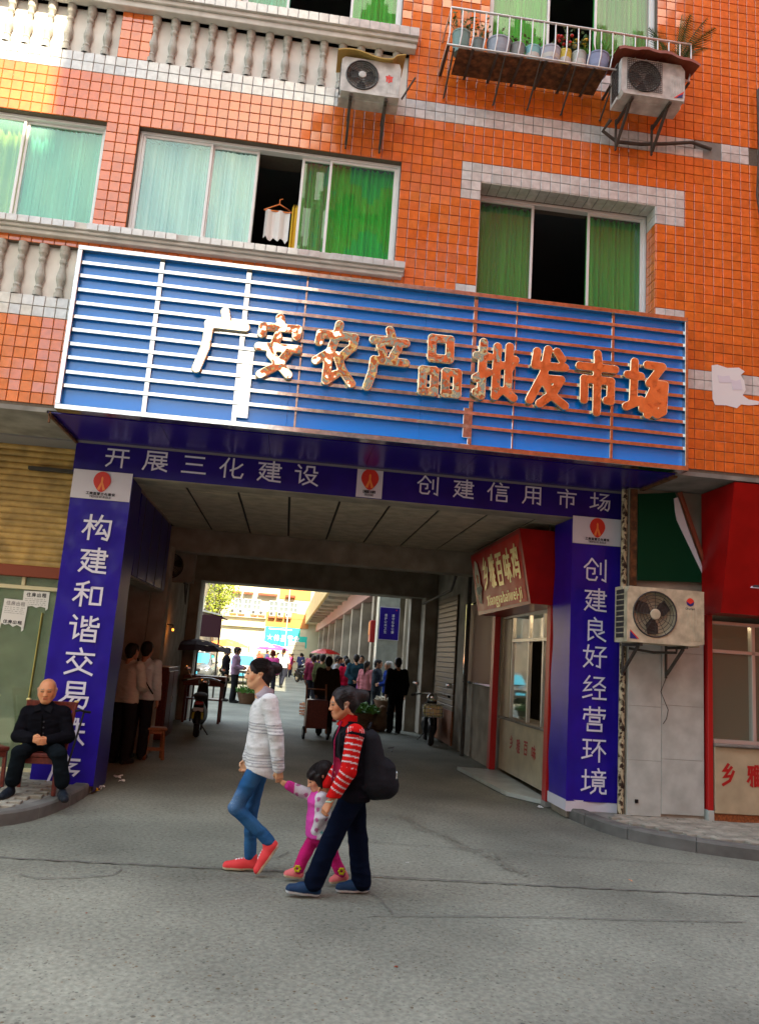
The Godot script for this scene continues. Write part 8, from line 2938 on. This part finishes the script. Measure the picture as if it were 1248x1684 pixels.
# plain figures for the crowd: shared shapes per pose, colours per person. Built facing +z, 1.65 m tall.
func pose(called: String) -> Dictionary:
	if poses.has(called): return poses[called]
	var J := {
		"neck": Vector3(0, 1.40, 0), "chest": Vector3(0, 1.25, 0), "waist": Vector3(0, 1.02, 0), "hip": Vector3(0, 0.89, 0),
		"shL": Vector3(0.17, 1.33, 0), "elL": Vector3(0.22, 1.06, -0.03), "wrL": Vector3(0.22, 0.83, 0.05),
		"shR": Vector3(-0.17, 1.33, 0), "elR": Vector3(-0.22, 1.06, -0.03), "wrR": Vector3(-0.22, 0.83, 0.05),
		"hpL": Vector3(0.085, 0.86, 0), "knL": Vector3(0.095, 0.47, 0.02), "anL": Vector3(0.10, 0.08, -0.01),
		"hpR": Vector3(-0.085, 0.86, 0), "knR": Vector3(-0.095, 0.47, 0.02), "anR": Vector3(-0.10, 0.08, -0.01), "front": Vector3(0, 0, 1)}
	if called == "hold":
		J.elL = Vector3(0.23, 1.07, 0.02); J.wrL = Vector3(0.10, 1.04, 0.24)
		J.elR = Vector3(-0.23, 1.07, 0.02); J.wrR = Vector3(-0.12, 1.02, 0.22)
		J.thumbL = Vector3.UP; J.thumbR = Vector3.UP
	if called == "walk":
		J.knL = Vector3(0.09, 0.50, 0.16); J.anL = Vector3(0.09, 0.09, 0.27)
		J.knR = Vector3(-0.09, 0.47, -0.06); J.anR = Vector3(-0.09, 0.17, -0.34)
		J.elL = Vector3(0.22, 1.08, -0.12); J.wrL = Vector3(0.21, 0.86, -0.10)
		J.elR = Vector3(-0.22, 1.08, 0.06); J.wrR = Vector3(-0.20, 0.90, 0.22)
	if called == "back":
		J.elL = Vector3(0.24, 1.08, -0.06); J.wrL = Vector3(0.08, 0.95, -0.17)
		J.elR = Vector3(-0.24, 1.08, -0.06); J.wrR = Vector3(-0.06, 0.92, -0.17)
	var skin := Color(0.46, 0.22, 0.12)
	if not poses.has("head"):
		poses.head = head_shape("man", skin, 0.007)
		poses.hand = hand_shape(skin, 0.6, 0.006)
		poses.hairs = {"short": hair_shape("short", 0.008, Color(0.02, 0.016, 0.015)).mesh(), "pony": hair_shape("pony", 0.008, Color(0.03, 0.018, 0.014)).mesh(), "bob": hair_shape("bob", 0.008, Color(0.025, 0.017, 0.014)).mesh()}
		poses.shoe = shoe_shape(0.012, Color(0.02, 0.02, 0.02), Color(0.05, 0.05, 0.05), 0.25, true)
	var ht := head_frame(Vector3(0, 1.535, 0.02), Vector3(0, 0, 1), 0.05, 1.0)
	var out := {"J": J, "head": ht}
	out.body = body_shape(J, skin, poses.head, ht, poses.hand, 0.95, 0.018).mesh()
	out.top = top_shape(J, 1.04, 0.016, {"loose": 0.026, "hem": -0.06, "cuff": 0.96}, null, Color(1, 1, 1)).mesh()
	out.trousers = trousers_shape(J, 1.0, 0.016, 0.098, 0.076, 0.070, 0.96, Color(1, 1, 1)).mesh()
	poses[called] = out
	return out


func passer(label: String, at_: Vector3, turn: float, height: float, pose_: String, top: Color, legs: Color, hair: String, hair_tint := Color(1, 1, 1)) -> Node3D:
	var q := pose(pose_)
	var o := thing("person", label, "person", at_, turn, "people in the market passage")
	o.scale = Vector3.ONE * (height / 1.65)
	part("body", q.body, M.skin, o)
	part("top", q.top, cloth_mat(top), o)
	part("trousers", q.trousers, cloth_mat(legs), o)
	var h := part("hair", poses.hairs[hair], M.hair if hair_tint == Color(1, 1, 1) else tinted_hair(hair_tint), o)
	h.transform = q.head
	for s in ["L", "R"]:
		put_shoe(o, poses.shoe, Vector3(q.J["an" + s].x, maxf(q.J["an" + s].y - 0.085, 0.0), q.J["an" + s].z - 0.05), Vector3(0, 0, 1) if q.J["an" + s].y < 0.12 else Vector3(0, -0.7, 0.7), Vector3.UP if q.J["an" + s].y < 0.12 else Vector3(0, 0.7, 0.7))
	return o


func tinted_hair(c: Color) -> StandardMaterial3D:
	return cloth_mat(c)


# two men standing in the shop doorway at the left of the passage
func make_pair() -> void:
	passer("man in cream shirt standing in the dim doorway behind the blue pillar", Vector3(-2.12, 0, -2.35), 2.6, 1.62, "hold", Color(0.55, 0.50, 0.42), Color(0.02, 0.02, 0.022), "short")
	var a := passer("man in white shirt with shoulder strap in the doorway by the stool", Vector3(-2.00, 0, -2.85), 2.9, 1.66, "stand", Color(0.62, 0.62, 0.60), Color(0.015, 0.015, 0.018), "short")
	part("shoulder_strap", sh().tube([Vector3(0.12, 1.40, -0.02), Vector3(0.02, 1.30, -0.14), Vector3(-0.10, 1.08, -0.15), Vector3(-0.2, 0.92, -0.08)], 0.012, 6), M.black_plastic, a)


func make_crowd() -> void:
	passer("woman in lavender jacket looking at her hands beside the basket with sticks", Vector3(-1.48, 0, -16.2), 1.4, 1.70, "hold", Color(0.30, 0.19, 0.28), Color(0.02, 0.02, 0.024), "bob")
	passer("person in long black coat standing behind the lavender woman", Vector3(-1.82, 0, -16.7), 1.5, 1.66, "stand", Color(0.018, 0.016, 0.018), Color(0.014, 0.014, 0.014), "bob")
	var wk := passer("woman in grey cardigan with ponytail and bag walking up the street", Vector3(-0.05, 0, -29.0), PI - 0.25, 1.80, "walk", Color(0.52, 0.53, 0.56), Color(0.018, 0.02, 0.03), "pony")
	part("handbag", sh().box(Vector3(-0.30, 0.88, 0.05), Vector3(0.10, 0.24, 0.30), 0.03), M.wood_red, wk)
	passer("red haired woman in pink top beyond the woman in white", Vector3(-0.42, 0, -19.5), PI - 0.2, 1.68, "stand", Color(0.62, 0.08, 0.30), Color(0.03, 0.03, 0.04), "bob", Color(0.10, 0.02, 0.012))
	passer("woman in dusty pink jacket standing alone in the sunlit street", Vector3(1.35, 0, -33.0), PI - 0.3, 1.66, "hold", Color(0.42, 0.13, 0.18), Color(0.02, 0.02, 0.025), "short")
	passer("person in maroon jacket in the crowd by the hall piers", Vector3(0.95, 0, -17.2), PI, 1.60, "stand", Color(0.16, 0.02, 0.045), Color(0.02, 0.02, 0.025), "bob")
	passer("person in violet blue jacket next to the maroon jacket", Vector3(1.28, 0, -16.8), PI + 0.3, 1.58, "hold", Color(0.035, 0.03, 0.15), Color(0.02, 0.02, 0.025), "short")
	passer("person in black and white patterned top facing the red jacket", Vector3(1.62, 0, -15.4), 1.3, 1.64, "hold", Color(0.36, 0.36, 0.37), Color(0.05, 0.10, 0.22), "bob")
	passer("woman in bright crimson jacket with a brown bag", Vector3(1.86, 0, -14.7), PI + 0.2, 1.58, "stand", Color(0.50, 0.012, 0.045), Color(0.05, 0.10, 0.22), "short")
	passer("tall man in dark teal coat seen from behind", Vector3(2.08, 0, -14.2), PI, 1.72, "back", Color(0.018, 0.05, 0.07), Color(0.012, 0.014, 0.02), "short")
	passer("man in charcoal jacket facing out holding a pink bag", Vector3(2.30, 0, -14.9), -0.2, 1.70, "hold", Color(0.035, 0.032, 0.035), Color(0.02, 0.02, 0.025), "short")
	passer("man in slate jacket beside the white pillar counting money", Vector3(2.42, 0, -11.6), 1.2, 1.62, "hold", Color(0.035, 0.042, 0.055), Color(0.02, 0.025, 0.03), "short")
	passer("white haired person in bright blue jacket by the white pillar", Vector3(2.66, 0, -11.2), -1.4, 1.60, "hold", Color(0.012, 0.03, 0.16), Color(0.015, 0.018, 0.03), "short", Color(0.45, 0.43, 0.40))
	passer("man in black coat seen from behind at the passage's far end", Vector3(2.62, 0, -9.3), PI + 0.15, 1.70, "stand", Color(0.008, 0.008, 0.009), Color(0.008, 0.008, 0.009), "short")
	passer("man in dark brown jacket seen from behind with the hand truck", Vector3(0.93, 0, -7.7), PI - 0.1, 1.62, "stand", Color(0.030, 0.019, 0.010), Color(0.02, 0.02, 0.022), "short")
	passer("seated looking figure in purple bending by the hall piers", Vector3(2.15, 0, -13.0), 2.0, 1.25, "hold", Color(0.18, 0.06, 0.16), Color(0.03, 0.05, 0.06), "bob")
	passer("man in olive jacket looking into the crowd at the hall", Vector3(1.12, 0, -14.6), PI - 0.4, 1.66, "stand", Color(0.07, 0.07, 0.03), Color(0.02, 0.02, 0.025), "short")
	passer("woman in pale grey coat among the shoppers at the hall", Vector3(1.50, 0, -17.8), 2.2, 1.58, "hold", Color(0.40, 0.38, 0.36), Color(0.03, 0.03, 0.04), "pony")
	passer("person in dark navy jacket past the man in teal", Vector3(1.98, 0, -17.0), -2.6, 1.66, "stand", Color(0.015, 0.02, 0.05), Color(0.02, 0.02, 0.025), "short")
	passer("woman in orange brown top further along the piers", Vector3(2.05, 0, -20.5), 1.0, 1.60, "hold", Color(0.34, 0.11, 0.03), Color(0.03, 0.03, 0.04), "bob")
	passer("person in violet shirt walking between piers and crowd", Vector3(1.25, 0, -21.5), PI, 1.64, "walk", Color(0.12, 0.05, 0.20), Color(0.03, 0.03, 0.04), "short")
	passer("woman in rose blouse near the white pillar", Vector3(2.25, 0, -12.7), 2.5, 1.56, "stand", Color(0.45, 0.16, 0.18), Color(0.02, 0.02, 0.03), "pony")
	# the far crowd that reads as one mass of shoppers
	var far := [Color(0.4, 0.08, 0.05), Color(0.05, 0.06, 0.16), Color(0.45, 0.40, 0.36), Color(0.50, 0.20, 0.05), Color(0.03, 0.03, 0.04), Color(0.30, 0.05, 0.16)]
	var tones := ["brick red", "navy", "pale grey", "orange brown", "black", "plum"]
	var doing := ["standing", "holding something", "walking"]
	for k in 14:
		passer("far shopper in %s top %s before the far building" % [tones[k % 6], doing[k / 6]], Vector3(-1.6 + (k * 0.37) + 0.1 * sin(k * 3.0), 0, -42.0 - (k * 5 % 11)), k * 1.3, 1.60 + 0.06 * sin(k * 2.0), ["stand", "hold", "walk"][k / 6], far[k % 6], Color(0.03, 0.03, 0.05), ["short", "bob"][k % 2])
